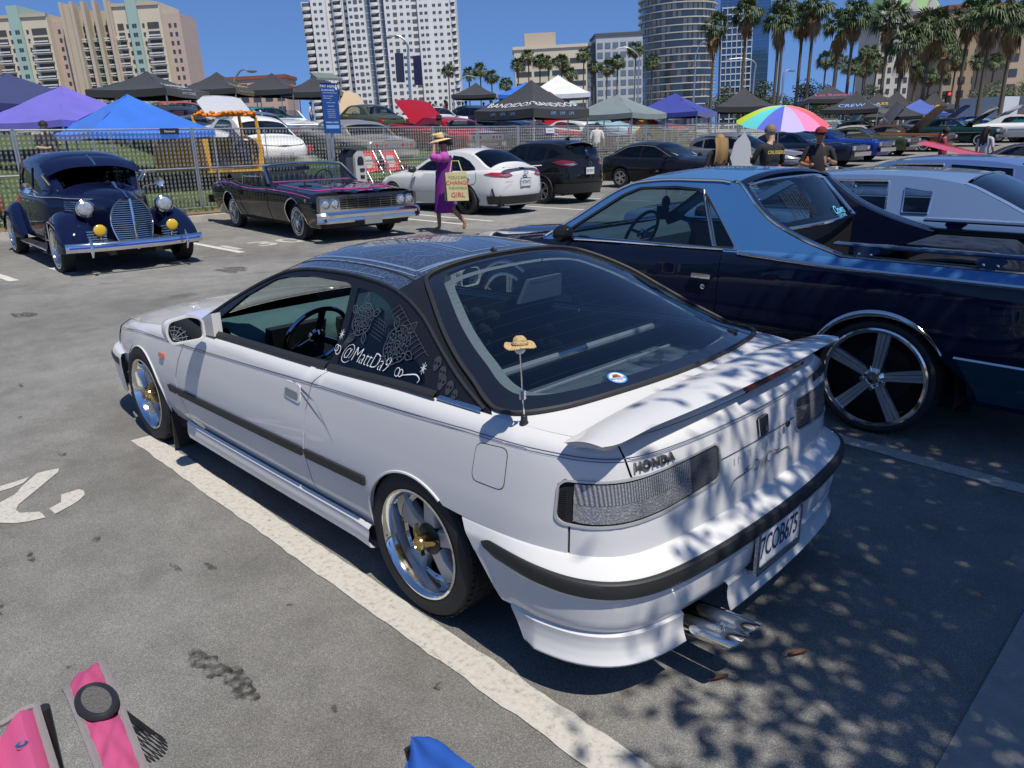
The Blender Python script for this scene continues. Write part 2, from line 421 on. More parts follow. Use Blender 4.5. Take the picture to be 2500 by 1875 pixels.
def person(label, loc, rz, pose='stand', shirt=(.02,.02,.022), pants=(.03,.035,.05), hair=(.015,.012,.01), skin=0, h=1.0, sleeve=False, longhair=False, cap=None, hatc=None, grp=None):
 t = thing('person', label, 'person', loc, rz, grp); me = BODY[pose]; o = bpy.data.objects.new('body', me); COL.objects.link(o); o.parent = t; o.scale = (h,h,h)
 sm = cloth('cloth %.2f %.2f %.2f' % shirt, shirt); pm = cloth('cloth %.2f %.2f %.2f' % pants, pants)
 for i, m in enumerate((SKINS[skin], sm, pm, cloth('shoe leather', (.03,.028,.025)), sm if sleeve else SKINS[skin])): o.material_slots[i].link = 'OBJECT'; o.material_slots[i].material = m
 hx = .05 if pose == 'look' else .015; hm = mat('hair %.2f' % hair[0], hair, rough=.7, bump=.8, bscale=60)
 if longhair:
  q = MB().sphere((hx-.02,0,1.61), 1, 12, 8, sx=.10, sy=.105, sz=.105); q.grid(lambda u, v: (-.09-.05*math.sin(math.pi*u)+.02*math.sin(9*v), -.13+.26*v, 1.64-.48*u), 8, 10)
 else: q = MB().sphere((hx-.012,0,1.605), 1, 12, 6, sx=.098, sy=.092, sz=.098, v1=.56)
 ho = q.build('hair', hm, t); ho.scale = (h,h,h)
 if cap: c_ = MB().sphere((hx,0,1.63), 1, 12, 5, sx=.105, sy=.098, sz=.09, v1=.5); c_.grid(lambda u, v: (hx+.08+.10*u, -.07+.14*v, 1.635-.01*u), 3, 4); c_ = c_.build('cap', cloth('cap %.2f' % cap[0], cap), t); c_.scale = (h,h,h)
 if hatc: c_ = MB().lathe([(0,1.76),(.085,1.75),(.095,1.68),(.10,1.665),(.17,1.655),(.175,1.65),(.09,1.648)][::-1], 18).build('hat', cloth('hat %.2f' % hatc[0], hatc), t); c_.scale = (h,h,h)
 for s in (1, -1): MB().sphere((hx+.083, s*.032, 1.585), .011, 6, 4).build('eye', BLACKP if 'BLACKP' in globals() else None, t).scale = (h,h,h)
 return t
# ================================================================== ground
def asphalt_mat():
 m = mat('asphalt', (0.15,0.148,0.14), rough=.88)
 nt = m.node_tree; b = nt.nodes['Principled BSDF']; tc = _n(nt, 'ShaderNodeTexCoord')
 def noise(sc, det=4, ro=.6):
  n = _n(nt, 'ShaderNodeTexNoise'); n.inputs['Scale'].default_value = sc; n.inputs['Detail'].default_value = det; n.inputs['Roughness'].default_value = ro
  nt.links.new(tc.outputs['Object'], n.inputs[0]); return n
 def ramp(n, stops):
  r = _n(nt, 'ShaderNodeValToRGB'); e = r.color_ramp.elements
  e[0].position, e[0].color = stops[0][0], (*stops[0][1], 1); e[1].position, e[1].color = stops[1][0], (*stops[1][1], 1)
  for p, c in stops[2:]: q = e.new(p); q.color = (*c, 1)
  nt.links.new(n, r.inputs[0]); return r
 v = _n(nt, 'ShaderNodeTexVoronoi'); v.inputs['Scale'].default_value = 420; nt.links.new(tc.outputs['Object'], v.inputs[0])
 cr = ramp(v.outputs['Color'], [(0, (.135,.133,.128)), (1, (.31,.306,.293)), (.5, (.222,.22,.211)), (.96, (.44,.435,.415))])
 big = ramp(noise(.35, 6, .65).outputs['Fac'], [(.34, (.66,.64,.61)), (.62, (1.08,1.07,1.04))])
 mid = ramp(noise(3.2, 6, .7).outputs['Fac'], [(.33, (.78,.78,.77)), (.6, (1.06,1.06,1.06))])
 st = ramp(noise(1.1, 3, .5).outputs['Fac'], [(.27, (.45,.44,.43)), (.36, (1,1,1))])
 def mul(a, c):
  x = _n(nt, 'ShaderNodeMix', data_type='RGBA', blend_type='MULTIPLY'); x.inputs[0].default_value = 1
  nt.links.new(a, x.inputs[6]); nt.links.new(c, x.inputs[7]); return x.outputs[2]
 c = mul(mul(mul(cr.outputs[0], big.outputs[0]), mid.outputs[0]), st.outputs[0])
 nt.links.new(c, b.inputs['Base Color'])
 bp = _n(nt, 'ShaderNodeBump'); bp.inputs['Strength'].default_value = .6; bp.inputs['Distance'].default_value = .006
 nt.links.new(v.outputs['Distance'], bp.inputs['Height']); nt.links.new(bp.outputs[0], b.inputs['Normal'])
 return m
ASPH = asphalt_mat()
def ground_h(x, y): return float(np.interp(-y, [24, 40, 70, 120, 2000], [0, .5, 1.5, 2.2, 2.2]))
_gx = [-80,-40,-10,0,15,30,60,120,300,700,2500]; _gy = [400,80,30,10,-5,-15,-24,-28,-32,-36,-40,-46,-52,-60,-70,-85,-100,-120,-200,-500,-2500]
g = MB().add([(x, y, ground_h(x, y)) for x in _gx for y in _gy], [(i*len(_gy)+j, i*len(_gy)+j+1, (i+1)*len(_gy)+j+1, (i+1)*len(_gy)+j) for i in range(len(_gx)-1) for j in range(len(_gy)-1)]).build('car_park_ground', ASPH)
for p in g.data.polygons: p.flip() if p.normal.z < 0 else None
tag(g, 'grey speckled asphalt of the car park', kind='structure')
LINE = mat('road paint', (0.60,0.575,0.51), rough=.75, var=.28, scale=9, bump=.5, bscale=160)
def worn_mat():
 m = mat('worn road paint', (0.60,0.575,0.51), rough=.75); nt = m.node_tree; b = nt.nodes['Principled BSDF']; tc = _n(nt, 'ShaderNodeTexCoord')
 n = _n(nt, 'ShaderNodeTexNoise'); n.inputs['Scale'].default_value = 45; n.inputs['Detail'].default_value = 8; n.inputs['Roughness'].default_value = .75
 nt.links.new(tc.outputs['Object'], n.inputs[0]); r = _n(nt, 'ShaderNodeValToRGB'); e = r.color_ramp.elements
 e[0].position, e[0].color = .28, (.16,.155,.145,1); e[1].position, e[1].color = .46, (.46,.44,.39,1); q = e.new(.8); q.color = (.58,.555,.49,1)
 nt.links.new(n.outputs['Fac'], r.inputs[0]); nt.links.new(r.outputs[0], b.inputs['Base Color']); return m
WORN = worn_mat()
def flat(poly, z=.004): return MB().add([(x, y, z) for x, y in poly], [tuple(range(len(poly)))])
def painted_line(a, b, w, label, m=None, rag=.005):
 a = Vector(a); b = Vector(b); d = (b-a); L = d.length; t = d/L; n = Vector((-t.y, t.x)); k = max(2, int(L/.06)); P = []; Q = []
 rnd = random.Random(int(a.x*100+b.y*37))
 for i in range(k+1):
  p = a+d*i/k; P.append(p+n*(w/2+rnd.uniform(-rag, rag))); Q.append(p-n*(w/2+rnd.uniform(-rag, rag)))
 mb = MB().add([(p.x, p.y, .004) for p in P]+[(q.x, q.y, .004) for q in Q], [(i, k+1+i, k+2+i, i+1) for i in range(k)])
 o = mb.build('painted_line', m or WORN, None, smooth=0); tag(o, label, kind='structure'); return o
painted_line((2.62,.885), (-1.9,.93), .128, 'broad worn white bay line along the white hatchback')
painted_line((.6,-1.93), (-1.9,-1.78), .115, 'white bay line between hatchback and pickup')
def marking(nm, polys, label):
 mb = MB()
 for p in polys: mb.merge(flat(p))
 o = mb.build(nm, WORN, None, smooth=0); return tag(o, label, kind='structure')
def digit(s, cx, cy, h, ang, lab, wide=.8):
 tm = text_mb(s, 1.0, offset=.02); xs = [v[0] for v in tm.v]; ys = [v[1] for v in tm.v]
 W, H = max(xs)-min(xs), max(ys)-min(ys); mx, my = (max(xs)+min(xs))/2, (max(ys)+min(ys))/2; c, q = math.cos(ang), math.sin(ang)
 k = h/H
 lay(tm, lambda u, v, hh: (cx+((u-mx)*k*wide)*c-((v-my)*k)*q, cy+((u-mx)*k*wide)*q+((v-my)*k)*c, .0045))
 o = tm.build('painted_number', WORN, None, smooth=0); return tag(o, lab, kind='structure')
marking('painted_number', [[(2.493, 1.375), (2.502, 1.392), (2.517, 1.475), (2.403, 1.569), (2.303, 1.633), (2.256, 1.709), (2.203, 1.746), (2.048, 1.779), (2.009, 1.763), (1.951, 1.716), (1.92, 1.662), (1.905, 1.598), (1.965, 1.596), (1.996, 1.601), (2.054, 1.671), (2.108, 1.673), (2.16, 1.65), (2.446, 1.393)],
  [(2.123, 1.469), (2.124, 1.386), (2.086, 1.374), (2.032, 1.386), (1.982, 1.429), (1.952, 1.473), (1.912, 1.555), (1.997, 1.557), (2.031, 1.495)],
  [(2.473, 1.696), (2.48, 1.592), (2.491, 1.52), (2.43, 1.562), (2.408, 1.622), (2.404, 1.711)]], 'worn stencilled white bay number left of the white hatchback')
digit('1', 10.42, -3.45, .68, -math.pi/2, 'white stencilled digit one before the black convertible', 1.0)
digit('3', 10.44, -4.05, .68, -math.pi/2, 'white stencilled digit three before the black convertible', 1.0)
digit('0', 10.42, -4.56, .68, -math.pi/2, 'white stencilled zero before the black convertible', 1.0)
for i, y in enumerate((-.06, -.78, -3.3, -8.15, -8.9, -11.9, -14.7)):
 painted_line((10.55 if i < 2 else 14.6, y), (9.7, y-.04 if i < 2 else y), .12, ['short white bay tick left of the old blue sedan', 'short white bay tick by the old blue sedan front wheel', 'white bay line left of the black convertible', 'white bay line between convertible and white sedan', 'white bay line beside the white sedan', 'white bay line between sedan and black crossover', 'white bay line right of the black crossover'][i], LINE)
STAIN = mat('dark oil stain', (.05,.049,.047), rough=.8, var=.4, scale=30)
def stain(cx, cy, rx, ry, seed, label, z=.003):
 rnd = random.Random(seed); P = []
 for k in range(28):
  a = 2*math.pi*k/28; r_ = 1+.35*math.sin(2*a+seed)+.18*math.sin(5*a+seed*2)+rnd.uniform(-.08,.08); P.append((cx+rx*r_*math.cos(a), cy+ry*r_*math.sin(a)))
 tag(flat(P, z).build('oil_stain', STAINS, None, smooth=0), label, kind='structure')
def stain_mat():
 m = bpy.data.materials.new('soaked stain'); m.use_nodes = True; nt = m.node_tree; nt.nodes.clear()
 o = _n(nt, 'ShaderNodeOutputMaterial'); mx = _n(nt, 'ShaderNodeMixShader'); t = _n(nt, 'ShaderNodeBsdfTransparent'); d = _n(nt, 'ShaderNodeBsdfDiffuse'); d.inputs[0].default_value = (.035,.034,.033,1)
 tc = _n(nt, 'ShaderNodeTexCoord'); n = _n(nt, 'ShaderNodeTexNoise'); n.inputs['Scale'].default_value = 30; n.inputs['Detail'].default_value = 6
 r = _n(nt, 'ShaderNodeValToRGB'); r.color_ramp.elements[0].position = .38; r.color_ramp.elements[1].position = .68
 r.color_ramp.elements[1].color = (.75,.75,.75,1)
 nt.links.new(tc.outputs['Object'], n.inputs[0]); nt.links.new(n.outputs['Fac'], r.inputs[0]); nt.links.new(r.outputs[0], mx.inputs[0]); nt.links.new(t.outputs[0], mx.inputs[1]); nt.links.new(d.outputs[0], mx.inputs[2]); nt.links.new(mx.outputs[0], o.inputs[0]); return m
STAINS = stain_mat()
stain(.30, 1.53, .085, .05, 1, 'dark oil stain on asphalt right of the pink chair'); stain(.12, 1.50, .075, .05, 2, 'lower blotch of the oil stain right of the pink chair')
for i, (x, y, rx, ry) in enumerate(((6.5,1.2,.25,.12),(5.2,-.4,.3,.1),(8.2,-2.4,.35,.15),(7.2,.4,.2,.08),(4.6,1.9,.14,.08),(.9,1.25,.03,.02),(1.55,1.75,.04,.02),(-.2,1.35,.015,.012))): stain(x, y, rx, ry, 40+i, None)
stain(1.18, 1.99, .10, .06, 3, 'dark stain at the left picture edge'); stain(-.36, 1.06, .018, .014, 4, 'small dark spot beside the broad bay line')
stain(.63, 1.86, .012, .01, 5, 'tiny dark spot above the pink chair'); stain(.40, 1.16, .012, .01, 6, 'tiny dark spot by the rear wheel')
for i, (x, y) in enumerate([(1.5,1.5),(2.7,1.3),(3.3,1.7),(2.2,2.0),(1.0,1.35),(4.4,1.1),(3.6,.3+1)]): stain(x, y, .03+.01*(i % 3), .015, 10+i, None)
# kerbed lawn behind the far row, sloping up
GRASSM = mat('lawn soil', (.055,.085,.022), rough=.95, var=.5, scale=5, bump=.5, bscale=60)
def lawn_h(x, y=0):
 return float(np.interp(x, [15.2,15.35,16.2,19,22,26,31,40,60,200], [.12,.13,.2,.72,1.08,1.5,1.85,2.2,2.35,2.35]))+ground_h(x, y)*.6
KX = 15.2
def lawn_edge(y): return KX
lw = MB().grid(lambda u, v: (lambda x, y: (x, y, lawn_h(x, y)))(KX+60*(u**1.6), 40-82*v), 30, 24).build('lawn', GRASSM); tag(lw, 'green lawn bank behind the chain link fence', kind='structure')
kb = MB()
kb = MB().add([(KX-.02,40,0),(KX-.02,-42,0),(KX,-42,.13),(KX,40,.13),(KX+.16,-42,.14),(KX+.16,40,.14)], [(0,1,2,3),(3,2,4,5)]).build('kerb', mat('concrete kerb', (.36,.34,.30), rough=.85, var=.25, scale=4, bump=.3, bscale=80), None, smooth=0); tag(kb, 'low concrete kerb along the lawn', kind='structure')
dirt = MB().grid(lambda u, v: (lambda x, y: (x, y, lawn_h(x)+.012))(KX+.17+.5*u+.1*math.sin(y*0+v*60), 40-82*v), 3, 80).build('dirt_strip', mat('red brown soil', (.20,.12,.075), rough=.95, var=.4, scale=6)); tag(dirt, 'strip of bare reddish soil behind the kerb', kind='structure')
# grass blades, one mass
def grass():
 rnd = random.Random(3); V = []; F = []
 for i in range(26000):
  x = KX+.55+11*rnd.random()**2.0; y = 6-46*rnd.random()
  z = lawn_h(x); a = rnd.uniform(0, 6.28); h = rnd.uniform(.05,.13); w_ = .012*(1+x*.02); k = len(V)
  V += [(x-w_*math.cos(a), y-w_*math.sin(a), z), (x+w_*math.cos(a), y+w_*math.sin(a), z), (x+rnd.uniform(-.05,.05), y+rnd.uniform(-.05,.05), z+h)]; F.append((k, k+1, k+2))
 o = MB().add(V, F).build('grass', mat('grass blades', (.09,.14,.035), rough=.8, var=.5, scale=2), None, smooth=0); tag(o, 'short green grass on the bank behind the fence', 'grass', kind='stuff')
grass()
# concrete gutter at the lower right
gt = flat([(-1.62,3),(-1.62,-6),(-2.4,-6),(-2.4,3)], .006).build('gutter', mat('brushed concrete', (.30,.29,.265), rough=.9, var=.3, scale=14, bump=.6, bscale=120), None, smooth=0); tag(gt, 'brushed concrete gutter strip at the lower right', kind='structure')
planter = MB().bbox(-6,-2.4,-8,6,0,.14).build('planter_bed', mat('mulch', (.10,.07,.045), rough=.95, var=.5, scale=10), None); tag(planter, 'raised planted bed behind the gutter', kind='structure')
# ================================================================== wheels (axle along y, outer face towards +y, centre at origin)
BRIGHT = mat('bright spoke chrome', (.72,.72,.73), rough=.18, metal=.7)
GOLD = mat('gold plate', (0.72, 0.50, 0.20), rough=0.22, metal=1)
ALLOY = mat('silver alloy', (0.55, 0.56, 0.57), rough=0.28, metal=0.9)
WHITEW = mat('whitewall rubber', (0.72, 0.71, 0.68), rough=0.6)
DISCM = mat('brake iron', (0.16, 0.15, 0.14), rough=0.45, metal=0.7)
def tyre_mb(Rt, Rr, w, n=40, tread=True):
 h = Rt-Rr
 prof = [(Rr-.012, -w*.46), (Rr, -w*.5), (Rr+h*.45, -w*.54), (Rt-h*.18, -w*.5), (Rt-.004, -w*.42), (Rt, -w*.3), (Rt, w*.3), (Rt-.004, w*.42), (Rt-h*.18, w*.5), (Rr+h*.45, w*.54), (Rr, w*.5), (Rr-.012, w*.46)]
 mb = MB().lathe(prof, n, axis='y')
 if tread:
  for k in range(n):
   a = 2*math.pi*(k+.5)/n; c, s = math.cos(a), math.sin(a)
   for t, q in ((-.2, .16), (.02, .16), (.24, .14), (.42, .07)):
    mb.box((Rt*c, w*t, Rt*s), (.003, w*q, 2*math.pi*Rt/n*.62), ry=-a)
 return mb
def wheel_deep(parent, Rt=.285, Rr=.208, w=.205, y=1):
 """deep-dish chrome wheel, five flat star spokes, gold three-winged spinner"""
 def put(nm, mb, m, par):
  if y < 0: mb.xf(Matrix.Rotation(math.pi, 4, 'Z'))
  return mb.build(nm, m, par)
 r = bpy.data.objects.new('wheel', None); COL.objects.link(r); r.parent = parent; r.empty_display_size = .1
 put('tyre', tyre_mb(Rt, Rr, w, 56), RUBBER, r)
 o = w*.5
 put('rim', MB().lathe([(Rr-.004, o-.006), (Rr+.004, o+.004), (Rr-.004, o+.006), (Rr-.012, o-.002), (Rr-.018, o-.02), (Rr-.026, o-.07), (Rr-.028, o-.078), (Rr-.05, o-.08), (Rr-.052, o-.12), (Rr-.052, -o)], 56, axis='y'), CHROME, r)
 put('brake_disc', MB().lathe([(.0, o-.15), (.14, o-.15), (.14, o-.165), (0, o-.165)], 32, axis='y'), DISCM, r)
 put('wheel_barrel', MB().lathe([(.0, -.02), (Rr-.05, -.02)], 32, axis='y'), GAP, r)
 for k in range(5):
  mb = MB(); a = 2*math.pi*k/5 + .35
  poly = [(.04, -.036), (.04, .036), (.10, .034), (Rr-.03, .054), (Rr-.028, 0), (Rr-.03, -.054), (.10, -.034)]
  hgt = [.0, .0, .0, -.012, -.012, -.012, 0]
  n = len(poly); c, s = math.cos(a), math.sin(a)
  f = lambda p, h: (p[0]*c-p[1]*s, h, p[0]*s+p[1]*c)
  base = o-.072
  V = [f(p, base+h*.5) for p, h in zip(poly, hgt)] + [f((p[0], p[1]*.78), base+.016+h) for p, h in zip(poly, hgt)] + [f(p, base-.03) for p in poly]
  F = [tuple(range(2*n-1, n-1, -1))] + [(n+i, n+(i+1) % n, (i+1) % n, i) for i in range(n)] + [(i, (i+1) % n, 2*n+(i+1) % n, 2*n+i) for i in range(n)]
  mb.add(V, F); put('spoke', mb, ALLOYC, r)
 bolts = MB()
 for k in range(20):
  a = 2*math.pi*k/20; bolts.cyl(((Rr-.04)*math.cos(a), o-.082, (Rr-.04)*math.sin(a)), ((Rr-.04)*math.cos(a), o-.073, (Rr-.04)*math.sin(a)), .0045, 6)
 put('rim_bolts', bolts, ALLOY, r)
 put('hub_ring', MB().lathe([(.0, o-.05), (.05, o-.05), (.062, o-.054), (.062, o-.08)][::-1], 28, axis='y'), BLACKP, r)
 sp = MB().lathe([(.026, o-.055), (.029, o-.03), (.028, o-.004), (.024, o+.002), (.022, o-.003), (.0, o-.003)], 24, axis='y')
 for k in range(3):
  a = 2*math.pi*k/3+.75; c, s = math.cos(a), math.sin(a)
  P = [(.02, -.013, o-.018), (.02, .013, o-.018), (.045, .010, o-.022), (.066, .011, o-.034), (.072, .003, o-.04), (.066, -.005, o-.034), (.045, -.008, o-.022)]
  n = len(P); V = [(p[0]*c-p[1]*s, p[2]+.010, p[0]*s+p[1]*c) for p in P]+[(p[0]*c-p[1]*s, p[2]-.008, p[0]*s+p[1]*c) for p in P]
  sp.add(V, [tuple(range(n-1, -1, -1)), tuple(range(n, 2*n))]+[(i, (i+1) % n, n+(i+1) % n, n+i) for i in range(n)])
 put('spinner', sp, GOLD, r)
 return r
ALLOYC = mat('polished alloy', (0.52, 0.52, 0.51), rough=0.35, metal=.4)
def wheel_five(parent, Rt=.335, Rr=.285, w=.23, y=1, m=None):
 """big thin-lipped chrome wheel, five long ridged spokes"""
 def put(nm, mb, mm, par):
  if y < 0: mb.xf(Matrix.Rotation(math.pi, 4, 'Z'))
  return mb.build(nm, mm, par)
 r = bpy.data.objects.new('wheel', None); COL.objects.link(r); r.parent = parent; r.empty_display_size = .1
 o = w*.5
 put('tyre', tyre_mb(Rt, Rr, w, 60), RUBBER, r)
 put('rim', MB().lathe([(Rr+.002, o-.004), (Rr+.006, o+.006), (Rr-.004, o+.009), (Rr-.02, o+.003), (Rr-.024, o-.02), (Rr-.03, o-.10), (Rr-.03, -o)], 64, axis='y'), CHROME, r)
 put('wheel_barrel', MB().lathe([(.0, -.03), (Rr-.03, -.03)], 40, axis='y'), GAP, r)
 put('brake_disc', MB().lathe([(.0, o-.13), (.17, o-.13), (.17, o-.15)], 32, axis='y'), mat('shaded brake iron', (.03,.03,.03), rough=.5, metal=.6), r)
 for k in range(5):
  a = 2*math.pi*k/5 + math.pi/2 + .10; c, s = math.cos(a), math.sin(a); mb = MB()
  for (u0, u1, h) in ((-1, -.36, 0), (-.28, .28, .004), (.36, 1, 0)):
   w0, w1 = .024, .036; b0, b1 = o-.012+h, o-.028+h
   P = [(.05, w0*u0, b0), (.05, w0*u1, b0), (Rr-.018, w1*u1, b1+.02), (Rr-.018, w1*u0, b1+.02)]
   V = [(p[0]*c-p[1]*s, p[2], p[0]*s+p[1]*c) for p in P]+[(p[0]*c-p[1]*s, p[2]-.03, p[0]*s+p[1]*c) for p in P]
   mb.add(V, [(3,2,1,0), (4,5,6,7), (0,1,5,4), (1,2,6,5), (2,3,7,6), (3,0,4,7)])
  put('spoke', mb, BRIGHT, r)
 for k in range(5):
  a = 2*math.pi*(k+.5)/5 + math.pi/2 + .10; c, s = math.cos(a), math.sin(a)
  put('lug', MB().cyl((.065*c, o-.03, .065*s), (.065*c, o+.006, .065*s), .015, 8, .012), CHROME, r)
 put('hub_cap', MB().lathe([(.058, o-.03), (.056, o-.006), (.045, o+.004), (.038, o+.012), (.034, o+.010), (0, o+.012)], 28, axis='y'), CHROME, r)
 return r
def wheel_wire(parent, Rt=.33, Rr=.20, w=.16, y=1, white=.02, spokes=24):
 """small wire wheel with a thin whitewall"""
 def put(nm, mb, mm, par):
  if y < 0: mb.xf(Matrix.Rotation(math.pi, 4, 'Z'))
  return mb.build(nm, mm, par)
 r = bpy.data.objects.new('wheel', None); COL.objects.link(r); r.parent = parent; r.empty_display_size = .1
 o = w*.5
 put('tyre', tyre_mb(Rt, Rr, w, 36, False), RUBBER, r)
 if white: put('whitewall', MB().lathe([(Rr+.022, o+.009), (Rr+.022+white, o+.0105)], 40, axis='y'), WHITEW, r)
 put('rim', MB().lathe([(Rr+.001, o), (Rr+.004, o+.008), (Rr-.012, o+.004), (Rr-.018, o-.03), (Rr-.03, o-.06), (Rr-.03, -o)], 36, axis='y'), CHROME, r)
 sp = MB()
 for k in range(spokes):
  a = 2*math.pi*k/spokes; b = a+(.35 if k % 2 else -.35)
  sp.tube([(.028*math.cos(a), o-.002, .028*math.sin(a)), ((Rr-.02)*math.cos(b), o-.045+(.02 if k % 2 else 0), (Rr-.02)*math.sin(b))], .0032, 4)
 put('wire_spokes', sp, CHROME, r)
 put('wheel_barrel', MB().lathe([(0, o-.07), (Rr-.03, o-.07)], 28, axis='y'), GAP, r)
 put('knock_off', MB().lathe([(.034, o-.02), (.034, o+.006), (.02, o+.02), (0, o+.02)], 18, axis='y'), CHROME, r)
 return r
def wheel_plain(parent, Rt=.32, Rr=.21, w=.2, y=1, m=None, n=5, dark=False):
 """ordinary cast wheel with n split spokes"""
 def put(nm, mb, mm, par):
  if y < 0: mb.xf(Matrix.Rotation(math.pi, 4, 'Z'))
  return mb.build(nm, mm, par)
 m = m or ALLOY
 r = bpy.data.objects.new('wheel', None); COL.objects.link(r); r.parent = parent; r.empty_display_size = .1
 o = w*.5
 put('tyre', tyre_mb(Rt, Rr, w, 32, False), RUBBER, r)
 rim = MB().lathe([(Rr, o-.004), (Rr+.002, o+.006), (Rr-.014, o+.002), (Rr-.022, o-.04), (Rr-.03, -o)], 32, axis='y')
 for k in range(n):
  a0 = 2*math.pi*k/n
  for dlt in (-.16, .16):
   a = a0+dlt*.5; b = a0+dlt*1.3
   c, s = math.cos(a), math.sin(a); q = Vector((math.cos(b), math.sin(b))); p = Vector((c, s)); t = Vector((-s, c))
   P = [p*.03-t*.012, p*.03+t*.012, q*(Rr-.012)+t*.016, q*(Rr-.012)-t*.016]
   V = [(v.x, o-.008, v.y) for v in P]+[(v.x, o-.03, v.y) for v in P]
   rim.add(V, [(3,2,1,0), (4,5,6,7), (0,1,5,4), (1,2,6,5), (2,3,7,6), (3,0,4,7)])
 rim.lathe([(.05, o-.02), (.045, o), (0, o+.002)], 18, axis='y')
 put('rim', rim, m, r)
 put('wheel_barrel', MB().lathe([(0, o-.06), (Rr-.02, o-.06)], 24, axis='y'), GAP, r)
 return r
# ================================================================== white three-door hatchback (rear axle at x=0, front axle 2.55)
WHITE = paint('white car paint', (0.62, 0.62, 0.615), rough=0.35); WHITE.node_tree.nodes['Principled BSDF'].inputs['Coat IOR'].default_value = 1.5
MURAL = None
def mural_mat():
 m = mat('airbrushed black roof', (0.012, 0.016, 0.026), rough=0.3, coat=1.0, metal=0.0)
 nt = m.node_tree; b = nt.nodes['Principled BSDF']
 tc = _n(nt, 'ShaderNodeTexCoord'); v = _n(nt, 'ShaderNodeTexVoronoi', feature='DISTANCE_TO_EDGE'); v.inputs['Scale'].default_value = 55
 nz = _n(nt, 'ShaderNodeTexNoise'); nz.inputs['Scale'].default_value = 14; nz.inputs['Detail'].default_value = 6
 nt.links.new(tc.outputs['Object'], nz.inputs[0])
 mxv = _n(nt, 'ShaderNodeMix', data_type='RGBA'); mxv.inputs[0].default_value = .06
 nt.links.new(tc.outputs['Object'], mxv.inputs[6]); nt.links.new(nz.outputs['Color'], mxv.inputs[7]); nt.links.new(mxv.outputs[2], v.inputs[0])
 cr = _n(nt, 'ShaderNodeValToRGB'); cr.color_ramp.elements[0].position = .0; cr.color_ramp.elements[0].color = (.075, .105, .16, 1)
 cr.color_ramp.elements[1].position = .12; cr.color_ramp.elements[1].color = (.02, .032, .06, 1)
 nt.links.new(v.outputs['Distance'], cr.inputs[0]); nt.links.new(cr.outputs[0], b.inputs['Base Color'])
 return m
ROOFM = mural_mat()
BLK = paint('gloss black car paint', (0.012, 0.013, 0.016), rough=0.3)
FRIT = mat('black glass border', (0.008, 0.009, 0.012), rough=0.12, coat=1.0)
RUBT = mat('black rubber trim', (0.02, 0.021, 0.022), rough=0.55)
LINEM = mat('blue pinstripe paint', (0.06, 0.08, 0.16), rough=0.4)
GREYL = mat('pale grey airbrush paint', (0.32, 0.36, 0.42), rough=0.5)
WHTL = mat('white sign paint', (0.75, 0.76, 0.77), rough=0.5)
def lens_mat(name, col, scale, ribs=0):
 m = mat(name, col, rough=0.22, metal=0.5, coat=1.0)
 nt = m.node_tree; b = nt.nodes['Principled BSDF']; tc = _n(nt, 'ShaderNodeTexCoord')
 wv = _n(nt, 'ShaderNodeTexVoronoi'); wv.inputs['Scale'].default_value = scale
 nt.links.new(tc.outputs['Object'], wv.inputs[0]); bp = _n(nt, 'ShaderNodeBump'); bp.inputs['Strength'].default_value = .8; bp.inputs['Distance'].default_value = .0016
 nt.links.new(wv.outputs['Distance'], bp.inputs['Height']); nt.links.new(bp.outputs[0], b.inputs['Normal'])
 mx = _n(nt, 'ShaderNodeMix', data_type='RGBA'); mx.inputs[6].default_value = tuple(c*.35 for c in col)+(1,); mx.inputs[7].default_value = tuple(min(1, c*1.3) for c in col)+(1,)
 if ribs:
  wa = _n(nt, 'ShaderNodeTexWave', bands_direction='Y'); wa.inputs['Scale'].default_value = ribs; wa.inputs['Distortion'].default_value = .6; nt.links.new(tc.outputs['Object'], wa.inputs[0]); nt.links.new(wa.outputs['Fac'], mx.inputs[0])
 else: nt.links.new(wv.outputs['Distance'], mx.inputs[0])
 nt.links.new(mx.outputs[2], b.inputs['Base Color']); return m
LENS = lens_mat('clear lamp lens', (0.36, 0.37, 0.39), 150, 38)
LENSB = lens_mat('clear lamp lens lower half', (0.40, 0.40, 0.41), 190)
LENSD = lens_mat('smoked lamp lens', (0.13, 0.135, 0.15), 200, 60)
